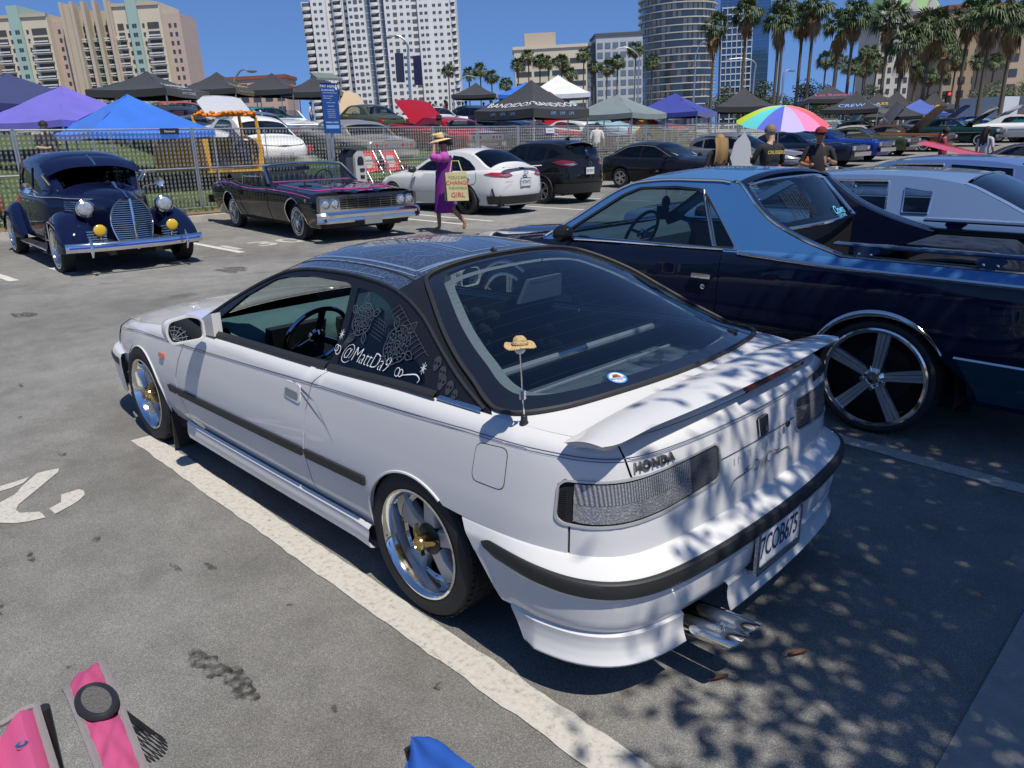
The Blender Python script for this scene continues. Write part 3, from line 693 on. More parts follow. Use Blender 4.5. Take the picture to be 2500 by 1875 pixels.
def hatchback():
 sh = Shell(
  plan=[(3.42,0),(3.41,.3),(3.36,.55),(3.25,.70),(3.05,.775),(2.8,.815),(2.55,.84),(2.0,.853),(1.2,.857),(.5,.857),(0,.856),(-.3,.85),(-.5,.836),(-.64,.805),(-.74,.76),(-.81,.69),(-.85,.58),(-.875,.4),(-.888,.2),(-.892,0)],
  zsh=[(-.9,.835),(-.3,.85),(.06,.845),(.63,.815),(1.5,.785),(1.9,.765),(2.58,.695),(3.0,.645),(3.3,.60),(3.43,.58)],
  off=[(-1,.10),(-.66,.035),(-.33,.012),(0,0),(.25,.002),(.5,.011),(.75,.024),(.9,.036),(.96,.05),(1,.085)],
  zbot=.15, zr=.45,
  zc=[(3.43,.60),(3.0,.70),(2.5,.765),(2.05,.815),(1.95,.84),(1.6,1.035),(1.28,1.185),(1.1,1.225),(.8,1.24),(.5,1.228),(.36,1.21),(.18,1.165),(0,1.105),(-.3,.99),(-.6,.885),(-.75,.868),(-.9,.845)],
  ze=[(1.97,.76),(1.85,.82),(1.58,.965),(1.31,1.085),(1.2,1.12),(1.0,1.15),(.7,1.16),(.45,1.15),(.3,1.125),(.15,1.075),(0,.995),(-.15,.92),(-.34,.845)],
  tum=.6, crown_p=2.6)
 car = thing('parked_hatchback', 'lowered white three-door hatchback with black airbrushed roof and rear spoiler in the foreground', 'car')
 X = lambda x, z: (sh.sx(x), z)
 Y = lambda y, z: (sh.sy(y), z)
 S = lambda q, z: sh.S(q, z)
 def So(out): return lambda q, z: sh.S(q, z, out)
 def both(nm, mb, m, par=None, mir=True):
  o = mb.build(nm, m, par or car); o2 = None
  if mir: o2 = mb.mirror().build(nm, m, par or car)
  return o, o2
 def arc(xc, a0, a1, r=.28, zc=.285, n=14):
  return [(xc+r*math.cos(R(a0+(a1-a0)*k/n)), zc+r*math.sin(R(a0+(a1-a0)*k/n))) for k in range(n+1)]
 zs = sh.zshf
 def top(x0, x1, n=10): return [(x0+(x1-x0)*k/n, zs(x0+(x1-x0)*k/n)) for k in range(n+1)]
 g = .004
 dF = [(1.86,.765),(1.91,.69),(1.97,.61),(2.02,.50),(2.03,.43),(2.0,.39),(1.96,.27),(1.90,.225)]
 dR = [(.585,.816),(.60,.80),(.65,.76),(.69,.64),(.71,.54),(.715,.45),(.71,.32),(.68,.225)]
 # fender
 o = [(x+g, z) for x, z in dF[::-1]] + top(1.86+g, 3.16, 14)[0:] + [(3.2,.50),(3.16,.42),(2.95,.40)]
 o = o + arc(2.55, 22, 195, .29) + [(2.20,.225)]
 both('front_fender', panel([X(*p) for p in o], S, .05, thick=.02), WHITE)
 # door
 o = [(x-g, z) for x, z in dF] + [(x+g, z) for x, z in dR[::-1]] + top(.585+g, 1.86-g, 14)[1:-1]
 # order: front seam top->bottom, rear seam bottom->top, belt back to front
 dl, dr_ = both('door', panel([X(*p) for p in o], S, .05, thick=.02), WHITE)
 # quarter panel, runs round the rear corner to the hatch cut
 yq = .692
 lamp = [X(-.64,.615), X(-.645,.712), X(-.665,.728), Y(.6,.736), Y(.29,.748), Y(.275,.736), Y(.272,.645), Y(.29,.632), Y(.55,.610), X(-.73,.598), X(-.66,.600)]
 lamp = rpoly(lamp, .012, 3)
 seam = [(sh.sy(yq), zs(-.8)), (sh.sy(yq-.01), .80), (sh.sy(yq-.022), .76), (sh.sy(yq-.028), .742)]
 seam_lo = [(sh.sx(-.66), .597), (sh.sx(-.66), .50)]
 o = [X(x-g, z) for x, z in dR] + [X(.3,.225), X(.285,.25)] + [X(*p) for p in arc(0, -5, 128, .285)] + [X(-.25,.505), X(-.45,.50)]
 o += [(sh.sx(-.68)-g, .497), (sh.sx(-.68)-g, .594)] + [X(-.655,.594), X(-.633,.613), X(-.638,.714), X(-.66,.734)] + [(sh.sy(yq-.028)-g, .741)] + [(q-g, z) for q, z in seam[::-1][1:]]
 o += [(sh.sy(.74), zs(-.76))] + [X(*p) for p in top(-.70, .585-g, 22)]
 both('quarter_panel', panel(o, S, .045, thick=.02), WHITE)
 # tail of the hatch (left and right half as one mesh)
 o = [(q+g, z) for q, z in seam] + [(sh.sx(-.66)+g, .742)][:0]
 o = [(sh.sy(yq)+g, zs(-.8)), (sh.sy(yq-.01)+g, .80), (sh.sy(yq-.022)+g, .76), (sh.sy(yq-.028)+g, .742), (sh.sy(.6), .742), (sh.sy(.29), .754), (sh.sy(.268), .742), (sh.sy(.265), .64), (sh.sy(.285), .625), (sh.sy(.55), .603), (sh.sx(-.73), .592), (sh.sx(-.68)+g, .591), (sh.sx(-.68)+g, .497), (sh.s[-1], .488), (sh.s[-1], zs(-.89))]
 t = panel(o, S, .045); t.merge(t.mirror()); hatch = t.build('hatch_tail', WHITE, car)
 # tail lamps
 for sgn in (1, -1):
  ring = panel([p for p in rpoly([X(-.633,.608), X(-.639,.716), X(-.662,.735), Y(.6,.743), Y(.288,.755), Y(.268,.740), Y(.265,.642), Y(.287,.625), Y(.55,.603), X(-.73,.591), X(-.655,.593)], .014, 3)], So(.004), .03, holes=[lamp], thick=.02)
  back = panel(lamp, So(-.004), .03)
  def sub(q0, q1, f0, f1, out):
   # part of the lamp between arc lengths q0..q1 and height fractions
   def zlo(q): return np.interp(q, [sh.sx(-.64), sh.sx(-.73), sh.sy(.55), sh.sy(.29)], [.612, .602, .614, .637])
   def zhi(q): return np.interp(q, [sh.sx(-.64), sh.sx(-.665), sh.sy(.6), sh.sy(.29)], [.710, .725, .733, .744])
   return MB().grid(lambda u, v: (lambda q, a, b: sh.S(q, a+(b-a)*(f0+(f1-f0)*v), out))(q0+(q1-q0)*u, float(zlo(q0+(q1-q0)*u)), float(zhi(q0+(q1-q0)*u))), 14, 3)
  def pb(nm, mb, m, par=car): return (mb if sgn > 0 else mb.mirror()).build(nm, m, par)
  L = pb('tail_lamp', back, GAP); pb('chrome_bezel', ring, mat('silver bezel', (.5,.51,.52), rough=.25, metal=.35), L)
  q = [sh.sx(-.643), sh.sx(-.672), sh.sx(-.69), sh.sy(.42), sh.sy(.282)]
  slots = MB()
  for k in range(14):
   f = .1+.8*k/14; slots.merge(sub(q[0]+.004, q[1], f, f+.03, .001))
  pb('lamp_louvre', slots, BLACKP, L)
  pb('lens_upper', sub(q[2], q[3], .47, .98, .001), LENS, L); pb('lens_lower', sub(q[2], q[3], .02, .46, .0005), LENSB, L)
  pb('lens_inner', sub(q[3]+.002, q[4], .02, .98, .001), LENSD, L)
 # side moulding
 def mould(x0, x1):
  f = lambda x: np.interp(x, [.27, 2.14], [.478, .445])
  pts = [(x0, f(x0)-.038), (x0, f(x0)-.003), (x0+.006, f(x0))] + [(x1-.006, f(x1)), (x1, f(x1)-.003), (x1-.012, f(x1)-.038)]
  return panel([X(*p) for p in pts], So(.012), .05, thick=.014)
 both('side_moulding', mould(.73, 2.012), RUBT, None); both('side_moulding', mould(.275, .708), RUBT); both('side_moulding', mould(2.03, 2.13), RUBT)
 # pinstripes : twin thin lines below the shoulder
 def stripe(zf, w=.0035, q0=None, q1=None):
  q0 = q0 if q0 is not None else sh.sx(3.0); q1 = q1 if q1 is not None else sh.s[-1]
  return MB().grid(lambda u, v: sh.S(q0+(q1-q0)*u, zf(q0+(q1-q0)*u)+(v-.5)*w, .0012), 90, 1)
 pz = lambda q: float(np.interp(q, [sh.sx(3.0), sh.sx(2.58), sh.sx(.81), sh.sx(-.3), sh.sx(-.62), sh.sy(.6), sh.s[-1]], [.605, .662, .752, .803, .805, .798, .793]))
 st = stripe(pz); st.merge(stripe(lambda q: pz(q)-.009, .0022)); st.merge(st.mirror()); st.build('pinstripe', LINEM, car)
 # striping flourish behind the door handle
 fl = MB()
 for a, b, w_ in (((.80,.742),(.52,.60),.006), ((.80,.742),(.62,.69),.008), ((.62,.69),(.47,.545),.003)):
  fl.grid(lambda u, v: sh.S(sh.sx(a[0]+(b[0]-a[0])*u), a[1]+(b[1]-a[1])*u+(v-.5)*w_*(math.sin(math.pi*min(.98,u+.02))), .0013), 14, 1)
 fl.build('pinstripe_flourish', LINEM, car)
 # door handle
 hb = panel(rpoly([X(.86,.665), X(.86,.735), X(.73,.735), X(.73,.655)], .02, 4), So(.004), .02, thick=.01)
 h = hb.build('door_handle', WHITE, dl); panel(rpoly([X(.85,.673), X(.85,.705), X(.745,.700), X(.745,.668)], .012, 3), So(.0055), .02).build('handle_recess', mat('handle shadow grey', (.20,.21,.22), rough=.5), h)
 hb.mirror().build('door_handle', WHITE, dr_)
 # fuel flap, cut as a dark outline and an inset panel
 fo = rpoly([X(-.31,.645), X(-.325,.775), X(-.46,.785), X(-.452,.645)], .03, 5)
 c0 = (sum(p[0] for p in fo)/len(fo), sum(p[1] for p in fo)/len(fo))
 fi = [(c0[0]+(p[0]-c0[0])*.965, c0[1]+(p[1]-c0[1])*.965) for p in fo]
 ff = panel(fi, So(.0015), .03).build('fuel_flap', WHITE, car); panel(fo, So(.0008), .03, holes=[fi]).build('flap_gap', GAP, ff)
 # side marker
 both('side_marker', panel(rpoly([X(2.22,.582), X(2.22,.607), X(2.16,.607), X(2.16,.580)], .006, 3), So(.012), .01, thick=.012), mat('orange marker lens', (.55,.10,.03), rough=.2, coat=1))
 # wheel arch lips
 for xc, a0, a1, rr in ((0, -4, 124, .283), (2.55, 24, 190, .288)):
  P = arc(xc, a0, a1, rr, n=30)
  both('arch_lip', MB().tube([sh.S(sh.sx(x), z, .001) for x, z in P], .0055, 6), WHITE)
 # ---------------- skirts
 prof = [(.26, .012), (.245, .028), (.20, .036), (.165, .03), (.148, .0), (.146, -.06)]
 def skirt(u, v):
  i = v*(len(prof)-1); k = min(int(i), len(prof)-2); f = i-k
  z = prof[k][0]*(1-f)+prof[k+1][0]*f; d = prof[k][1]*(1-f)+prof[k+1][1]*f
  x = 1.99+(.285-1.99)*u; p = sh.S(sh.sx(x), max(z, .235)); e = 1 if u < .93 else 1+(u-.93)*4*(1 if v < .8 else .3)
  return (x, p[1]+d*e, z)
 both('side_skirt', MB().grid(skirt, 30, 15), WHITE)
 # mud flaps
 both('mud_flap', MB().box((2.235,.77,.13), (.012,.13,.22), rx=0, ry=R(-8)), RUBT)
 # ---------------- rear bumper
 bp = lambda q, d, z: (lambda p: (p[0], p[1], z))(sh.S(q, .45, d))
 q0 = sh.sx(-.27); q1 = sh.s[-1]
 prof = [(.503, -.012), (.497, .004), (.488, .02), (.466, .058), (.458, .066), (.412, .068), (.40, .062), (.36, .058), (.30, .05), (.272, .036), (.262, .02), (.255, -.02)]
 def bump(u, v, prof=prof):
  i = v*(len(prof)-1); k = min(int(i), len(prof)-2); f = i-k
  z = prof[k][0]*(1-f)+prof[k+1][0]*f; d = prof[k][1]*(1-f)+prof[k+1][1]*f
  q = q0+(q1-q0)*u; qq = q
  if u < .25: qq = q + (.25-u)/.25*max(0, .50-z)*-.0 + (.25-u)/.25*max(0,.50-z)*.75
  # shelf fades in from the wheel arch, the whole bumper stands farther off at the tail
  k2 = min(1, max(0, (u-.02)/.42)); k2 = k2*k2*(3-2*k2)
  dd = d*(.22+.78*k2)+.008*k2
  return bp(qq, dd, z)
 bm = MB().grid(bump, 72, 33); bm.merge(bm.mirror()); bumper = bm.build('rear_bumper', WHITE, car, smooth=50)
 def strip(u, v):
  u2 = .055+.945*u
  prof2 = [(.463, .058), (.463, .068), (.458, .076), (.435, .079), (.412, .076), (.407, .068), (.407, .058)]
  i = v*(len(prof2)-1); k = min(int(i), len(prof2)-2); f = i-k
  z = prof2[k][0]*(1-f)+prof2[k+1][0]*f; d = prof2[k][1]*(1-f)+prof2[k+1][1]*f
  if u < .04: zz = .435; z = zz+(z-zz)*(.35+.65*u/.04)
  q = q0+(q1-q0)*u2; qq = q+ ((.25-u2)/.25*max(0,.50-z)*.75 if u2 < .25 else 0)
  k2 = min(1, max(0, (u2-.02)/.42)); k2 = k2*k2*(3-2*k2)
  return bp(qq, d*(.22+.78*k2)+.008*k2+.002, z+.012*(1-k2))
 sm = MB().grid(strip, 64, 12); sm.merge(sm.mirror()); sm.build('rub_strip', RUBT, car, smooth=50)
 # bumper lip, left piece round the corner and right piece; gap for the exhaust
 lp = [(.268, .045), (.258, .060), (.238, .058), (.21, .060), (.185, .068), (.168, .076), (.160, .072), (.162, .04)]
 def lip(ua, ub):
  def f_(u, v):
   i = v*(len(lp)-1); k = min(int(i), len(lp)-2); f = i-k
   z = lp[k][0]*(1-f)+lp[k+1][0]*f; d = lp[k][1]*(1-f)+lp[k+1][1]*f
   w_ = ua+(ub-ua)*u; q = q0+(q1-q0)*w_; q += (.25-w_)/.25*max(0,.5-z)*.75 if w_ < .25 else 0
   k2 = min(1, max(0, (w_-.02)/.42)); k2 = k2*k2*(3-2*k2)
   return bp(q, (d-.02)*(.3+.7*k2)+.01*k2, z)
  return MB().grid(f_, 40, 21)
 ue = (sh.sy(.50)-q0)/(q1-q0); uc = (sh.sy(.27)-q0)/(q1-q0)
 both('lip_spoiler', lip(.07, ue), WHITE, None, False)
 m2 = lip(.07, 1).mirror(); m2.merge(lip(uc, 1)); m2.build('lip_spoiler', WHITE, car)
 # ---------------- plate
 pl = lambda u, v, h: (-.985-h-.02*(.34-v)*0, -u, v)
 plate_m = mat('white number plate', (.70,.71,.72), rough=.4)
 pb_ = MB().prism(rpoly([(-.155,.262),(.155,.262),(.155,.415),(-.155,.415)], .012, 3), .004, lambda p: (-.968-p[2]-(.40-p[1])*.0, -p[0], p[1]))
 plate = pb_.build('number_plate', plate_m, car)
 fr = panel(rpoly([(-.165,.252),(.165,.252),(.165,.425),(-.165,.425)], .015, 3), lambda u, v: (-.977, -u, v), .04, holes=[rpoly([(-.147,.283),(.147,.283),(.147,.412),(-.147,.412)], .008, 2)], thick=.012, flip=False)
 fr.build('plate_frame', mat('engraved chrome', (.62,.63,.64), rough=.2, metal=1, bump=.8, bscale=90), plate)
 tx = text_mb('7COB675', .098, spacing=.93, offset=.0008); xs = [v[0] for v in tx.v]; k = .275/(max(xs)-min(xs))
 lay(tx, lambda u, v, h: (-.9735-h, -u*k, .345+v*1.18)).build('plate_number', mat('navy plate ink', (.02,.03,.09), rough=.5), plate)
 MB().box((-.93,0,.34),(.07,.30,.15)).build('plate_backing', BLACKP, car)
 # ---------------- exhaust : two slash cut tips
 EX = mat('polished exhaust steel', (.72,.72,.71), rough=.1, metal=1)
 for yy in (.455, .375):
  mb = MB(); n = 20; V = []
  for (x, z, cut) in ((-.70,.165,0),(-.86,.185,0),(-1.05,.205,1)):
   for k in range(n):
    a = 2*math.pi*k/n; r_ = .036 if x < -.72 else .026
    dx = -cut*(.035*math.sin(a)+.02)
    V.append((x+dx, yy+r_*1.05*math.cos(a), z+r_*math.sin(a)))
  F = [(i*n+k, i*n+(k+1) % n, (i+1)*n+(k+1) % n, (i+1)*n+k) for i in range(2) for k in range(n)]
  mb.add(V, F)
  V2 = [(p[0]+.001, yy+(p[1]-yy)*.92, .205+(p[2]-.205)*.92) for p in V[2*n:]]+[(-.8, yy+(p[1]-yy)*.8, .18+(p[2]-.205)*.8) for p in V[2*n:]]
  mb.add(V2, [(k, (k+1) % n, n+(k+1) % n, n+k) for k in range(n)])
  mb.build('exhaust_tip', EX, car)
 sp_ = MB().sphere((-1.02,.455,.246), .007, 10, 6, sx=1.5); sp_.sphere((-1.032,.455,.247), .0045, 8, 5)
 for s in (-1, 1):
  for k in range(4):
   a = -.9+k*.6
   sp_.tube([(-1.02,.455,.247), (-1.02+.012*math.sin(a), .455+s*.012, .252), (-1.02+.026*math.sin(a), .455+s*.024, .238)], .0012, 4)
 sp_.build('spider_ornament', CHROME, car)
 # ---------------- deck, roof, glass
 def gy(x): return float(np.interp(x, [-.36,-.28,-.2,-.1,0,.1,.2,.3], [.742,.738,.712,.685,.65,.605,.55,.49]))
 ghalf = [(.357,0),(.355,.2),(.35,.36),(.338,.445),(.30,.49),(.2,.55),(.1,.605),(0,.65),(-.1,.685),(-.2,.712),(-.28,.738),(-.345,.745),(-.41,.73),(-.465,.685),(-.515,.60),(-.55,.48),(-.578,.32),(-.594,.15),(-.598,0)]
 ghalf = [tuple(p) for p in spline(ghalf, 4)]
 def scaleg(k, dx=0): return [(.02+(x-.02)*k+dx, y*k) for x, y in ghalf]
 gfull = ghalf[::-1] + [(x, -y) for x, y in ghalf[1:-1]]
 gfull = gfull[::-1]
 inner = [(-.02+(x+.02)*.885, y*.885) for x, y in gfull]
 T = lambda x, y: sh.T(x, y)
 def To(o_): return lambda x, y: sh.T(x, y, o_)
 # black upper body between the glass and the side: roof rail, pillar top
 yo = lambda x: sh.ye(x)-.001
 side_edge = [(.36-(.36+.335)*k/18, yo(.36-(.36+.335)*k/18)) for k in range(19)]
 gl_left = [p for p in ghalf if p[0] > -.335 and p[1] > .3]
 o = [(.36,0.0)]
 pil = panel([(.36,.44)] + side_edge + gl_left[::-1], T, .04, flip=True)
 if True:
  pil = panel(([(.36,.42)] + side_edge + gl_left[::-1]), T, .035)
 both('pillar_top', pil, BLK)
 # white deck (both halves)
 gl_low = [p for p in ghalf if p[0] <= -.30]
 rear = [(float(x), float(y)) for x, y in zip(sh.bx, sh.by) if x < -.34 and y > -1e-6]
 rear = sorted(set(rear), key=lambda p: -p[0]*1-0*p[1])
 rr_ = [(float(sh.bx[i]), max(0.0, float(sh.by[i])-.0005)) for i in range(len(sh.s)) if sh.bx[i] < -.33 and sh.s[i] > 0]
 o = [(gl_low[0][0], gl_low[0][1])] + [(-.335, yo(-.336))] + rr_ + gl_low[::-1][:-1]
 dk = panel(o, T, .04); dk.merge(dk.mirror()); dk.build('hatch_deck', WHITE, car)
 # roof
 xr = [1.275-(1.275-.362)*k/16 for k in range(17)]
 o = [(x, yo(x)) for x in xr] + [(x, -yo(x)) for x in xr[::-1]]
 roof = panel(o, T, .05).build('roof', ROOFM, car)
 # painted lines on the roof
 def rline(pts, w_=.008, m=None):
  mb = MB(); P = [Vector(p) for p in pts]
  for a, b in zip(P[:-1], P[1:]):
   t = (b-a).normalized(); nn = Vector((-t.y, t.x))*w_/2
   k = max(1, int((b-a).length/.06))
   mb.grid(lambda u, v: sh.T(a.x+(b.x-a.x)*u+nn.x*(2*v-1), a.y+(b.y-a.y)*u+nn.y*(2*v-1), .0015), k, 1)
  return mb
 RL = mat('pale blue roof stripe', (.16,.22,.33), rough=.4, coat=1); ml = MB()
 for s in (1, -1):
  ml.merge(rline([(1.2,.44*s),(.42,.44*s),(.40,.12*s)], .014)); ml.merge(rline([(1.2,.475*s),(.39,.475*s)], .008))
  ml.merge(rline([(1.2,.12*s),(.45,.12*s)], .012)); ml.merge(rline([(1.2,.15*s),(.44,.15*s)], .006)); ml.merge(rline([(1.2,.17*s),(.44,.17*s)], .004))
 ml.merge(rline([(.40,-.44),(.40,.44)], .012)); ml.merge(rline([(.45,-.12),(.45,.12)], .010))
 for k in range(7):
  w0 = [(.5+.1*k+.02*math.sin(t*1.9+k)+.012*t, .2+.028*t) for t in range(8)]
  ml.merge(rline([tuple(p) for p in spline(w0, 3)], .003)); ml.merge(rline([(p[0], -p[1]) for p in spline(w0, 3)], .003))
 for y0 in (.512,):
  for s in (1, -1):
   for k in range(5): ml.merge(rline([(1.1-.14*k, s*(y0-.012)), (1.1-.14*k, s*(y0+.03))], .004))
   ml.merge(rline([(1.2, s*(y0+.035)), (.5, s*(y0+.03))], .004))
 ml.build('roof_striping', RL, roof)
 both('roof_groove', MB().merge(rline([(x, sh.ye(x)*.855) for x in [1.22-.86*k/12 for k in range(13)]], .010)), GAP, roof)
 rline([(.363,y) for y in [-.46+.92*k/16 for k in range(17)]], .012).build('roof_edge_seal', RUBT, roof)
 MB().sphere((.40,.03,sh.Tz(.4,.03)+.008), .012, 8, 5, sx=1.6).build('washer_jet', BLACKP, roof)
 # windscreen
 xr = [1.95-(1.95-1.28)*k/12 for k in range(13)]
 o = [(x, yo(x)*.975) for x in xr] + [(x, -yo(x)*.975) for x in xr[::-1]]
 panel(o, T, .07).build('windscreen', GLASSC, car)
 for s in (1, -1):
  o = [(x, s*yo(x)*.9) for x in xr] + [(x, s*yo(x)) for x in xr[::-1]]
  panel(o, To(.003), .05, flip=(s < 0)).build('windscreen_pillar', BLK, car)
 # hood
 xr = [3.38-(3.38-1.97)*k/14 for k in range(15)]
 o = [(x, sh.yb(x)-.0005) for x in xr] + [(x, -sh.yb(x)+.0005) for x in xr[::-1]]
 panel(o, T, .08, flip=True).build('hood', WHITE, car) if False else panel(o, T, .08).build('hood', WHITE, car)
 # rear glass : outer border, glass, inner trim
 panel(gfull, To(.004), .04, holes=[inner], thick=.012).build('glass_border', FRIT, car)
 gl = panel(inner, To(.003), .05).build('rear_glass', glass('rear glass', (.56,.62,.66), 1, 0, 1.75), car)
 inner2 = [(-.02+(x+.02)*.83, y*.80) for x, y in gfull]; inn = [(-.02+(x+.02)*.90, y*.90) for x, y in gfull]
 panel(inn, To(-.03), .05, holes=[inner2]).build('tailgate_trim', mat('grey green trim', (.30,.34,.33), rough=.6), car)
 hl = MB()
 for k in range(13):
  x0 = .25-.062*k
  hl.tube([sh.T(x0-.05*(abs(t)/.45)**2*-1, t, .001) for t in [(-.80+1.6*i/16)*gy(max(-.36,min(.3,x0)))/1.0 for i in range(17)]], .0005, 4, cap=False)
 hl.build('heating_wires', mat('heater wire', (.03,.025,.03), rough=.6), gl)
 gs = MB().tube([sh.T(x, y, .009) for x, y in gfull], .009, 6, closed=True); gs.build('glass_seal', RUBT, car)
 # sticker
 stc = lambda r_: [(-.505+r_*math.cos(a)*.9, .335+r_*math.sin(a)) for a in [2*math.pi*k/24 for k in range(24)]]
 s1 = panel(stc(.036), To(.0055), .02).build('round_sticker', mat('blue sticker vinyl', (.06,.25,.62), rough=.4), gl)
 panel(stc(.030), To(.0062), .02).build('sticker_face', mat('cream sticker vinyl', (.68,.64,.55), rough=.4), s1)
 mb = MB()
 tcar = [(-.012,.010),(-.010,.018),(.010,.018),(.012,.010),(.016,.008),(.016,.0),(-.016,0),(-.016,.008)]
 tm = text_mb('HONDA', .011, spacing=1.1); tm2 = text_mb('ITR', .013, spacing=1.4)
 e1 = Vector((-.30,-.95)); e1.normalize(); e2 = Vector((.95,-.30)); e2.normalize()
 fmap = lambda u, v, h: sh.T(-.505+e1.x*u+e2.x*v, .335+e1.y*u+e2.y*v, .0068)
 mb.merge(lay(MB().prism(tcar, .0002), fmap)); lay(mb, lambda *p: p)
 mb.build('sticker_car', mat('brick red ink', (.30,.08,.05), rough=.5), s1)
 bar = lay(MB().grid(lambda u, v: (-.028+.056*u, -.010+.010*v, 0), 4, 1), fmap); bar.build('sticker_band', MATS['blue sticker vinyl'], s1)
 lay(tm2, lambda u, v, h: fmap(u, v-.018, h)).build('sticker_words', mat('dark ink', (.03,.03,.04), rough=.5), s1)
 lay(tm, lambda u, v, h: sh.T(-.505+e1.x*u+e2.x*(v-.005), .335+e1.y*u+e2.y*(v-.005), .0074)).build('sticker_words', WHTL, s1)
 # ---------------- side glass and frames
 Gf = lambda x, z: sh.G(x, z)
 def Go(o_): return lambda x, z: sh.G(x, z, o_)
 gh = [(x, sh.ze(x)) for x in [1.955-(1.955+.335)*k/40 for k in range(41)]]
 belt = [(x, zs(x)-.004) for x in [-.335+(1.955+.335)*k/24 for k in range(25)]]
 win = [(1.70,.80),(1.66,.86),(1.48,.985),(1.28,1.078),(1.18,1.10),(1.0,1.122),(.72,1.13),(.665,1.12),(.625,.99),(.60,.848),(.9,.822),(1.4,.806)]
 win = rpoly(win, .02, 3)
 qwin = rpoly([(.62,1.118),(.50,1.115),(.385,1.09),(.30,1.045),(.15,.965),(.02,.895),(.01,.872),(.05,.866),(.32,.852),(.565,.842),(.585,.98)], .018, 3)
 both('side_frame', panel(gh+belt, Gf, .045, holes=[win, qwin], flip=True, thick=.012), BLK)
 panel(win, Go(-.006), .08, flip=True).mirror().build('side_window', GLASSC, car)
 ql, qr = both('quarter_window', panel(qwin, Go(-.004), .06, flip=True), GLASSM)
 # belt trim strips
 bt = MB().grid(lambda u, v: (lambda x: (x, sh.yb(x)+.006-.012*v+.012*math.sin(math.pi*v), zs(x)-.008+.036*v))(.61+(1.88-.61)*u), 20, 4); both('belt_trim', bt, RUBT)
 bt = MB().grid(lambda u, v: (lambda x: (x, sh.yb(x)+.006-.012*v+.012*math.sin(math.pi*v), zs(x)-.006+.030*v))(-.07+(.60+.07)*u), 20, 4); both('belt_trim', bt, RUBT)
 both('pillar_chrome', MB().grid(lambda u, v: (lambda x: (x, sh.yb(x)+.004-.010*v+.008*math.sin(math.pi*v), zs(x)-.004+.016*v))(-.29+.21*u), 10, 3), CHROME)
 # drip rail edge
 both('drip_rail', MB().tube([(x, sh.ye(x)+.002, sh.ze(x)) for x in [1.93-(1.93+.30)*k/40 for k in range(41)]], .007, 6), RUBT)
 # chevrons and skull ovals airbrushed on the rear pillar
 ch = MB()
 def pst(x, z, a, b, w_):
  """short airbrushed stroke"""
  n = Vector((-(b[1]-a[1]), b[0]-a[0])).normalized()*w_/2
  ch.grid(lambda u, v: sh.G(a[0]+(b[0]-a[0])*u+n.x*(2*v-1), a[1]+(b[1]-a[1])*u+n.y*(2*v-1), .0035), 3, 1)
 for k in range(13):
  t = k/12; cx = .335-.21*t-.0; cz = 1.085-.115*t
  cx = .30-.235*t; cz = 1.082-.122*t
  pst(0,0,(cx+.045, cz-.022), (cx+.005, cz+.010), .0035); pst(0,0,(cx+.005, cz+.010), (cx-.025, cz+.0), .0035)
 ch.build('pillar_chevrons', mat('dark grey airbrush', (.035,.038,.045), rough=.5), car)
 sk = MB()
 for (sx_, sz_, rr2) in ((-.015,.945,.021),(-.055,.925,.018),(-.07,.897,.022),(-.115,.888,.020),(-.15,.872,.016)):
  disc = [(sx_+rr2*math.cos(a)*(1 if math.sin(a) > 0 else .72), sz_+rr2*1.15*math.sin(a)) for a in [2*math.pi*k/14 for k in range(14)]]
  eyes = [[(sx_+e*rr2*.4+rr2*.26*math.cos(a), sz_+rr2*.05+rr2*.26*math.sin(a)) for a in [2*math.pi*k/7 for k in range(7)]] for e in (-1, 1)]
  sk.merge(panel(disc, Go(.0035), .01, holes=eyes, flip=True))
 sk.build('pillar_skulls', mat('grey skull airbrush', (.035,.039,.045), rough=.5), car)
 # ---------------- lettering and roses on the quarter window
 def wmap(u, v, h=0): return sh.G(.615-u, .895+v-.072*u*-0.6, .003+h)
 base = lambda u: .878+.045*u*0
 tx = text_mb('@MattDa9', .10, shear=.3, spacing=.95, align='LEFT', offset=-.0022); xs = [v[0] for v in tx.v]; x0 = min(xs); kk = .315/(max(xs)-x0)
 art = ql
 lay(tx, lambda u, v, h: sh.G(.545-(u-x0)*kk, .893+v*.78, .002)).build('window_lettering', WHTL, art)
 sw = MB()
 def stroke(pts, w_=.003, mb=None):
  mb = mb if mb is not None else sw
  P = [Vector(p) for p in spline(pts, 5)]; n = len(P); V = []
  for i, p in enumerate(P):
   t = (P[min(i+1, n-1)]-P[max(i-1, 0)]).normalized(); q = Vector((-t.y, t.x))*w_/2*(0.35+.65*math.sin(math.pi*(i+.5)/n))
   V += [sh.G(p.x+q.x, p.y+q.y, .002), sh.G(p.x-q.x, p.y-q.y, .002)]
  mb.add(V, [(2*i, 2*i+1, 2*i+3, 2*i+2) for i in range(n-1)])
 for c in ((.585,.89,.016), (.60,.895,.012)): stroke([(c[0]+c[2]*math.cos(a), c[1]+c[2]*math.sin(a)) for a in [k*.9 for k in range(8)]])
 for c in ((.175,.885,.014), (.155,.885,.012)): stroke([(c[0]+c[2]*math.cos(a), c[1]+c[2]*math.sin(a)) for a in [k*.9 for k in range(8)]])
 stroke([(.15,.878),(.11,.888),(.07,.895),(.045,.885),(.05,.872)], .004)
 for cx, cz in ((.60,.945), (.045,.92)):
  for k in range(4):
   a = k*math.pi/4; stroke([(cx-.016*math.cos(a), cz-.02*math.sin(a)), (cx, cz), (cx+.016*math.cos(a), cz+.02*math.sin(a))], .0025)
 sw.build('window_scrolls', WHTL, art)
 ROSE = glass('etched rose film', (.5,.55,.6)); ROSE = mat('etched rose grey', (.055,.07,.092), rough=.7)
 rs = MB()
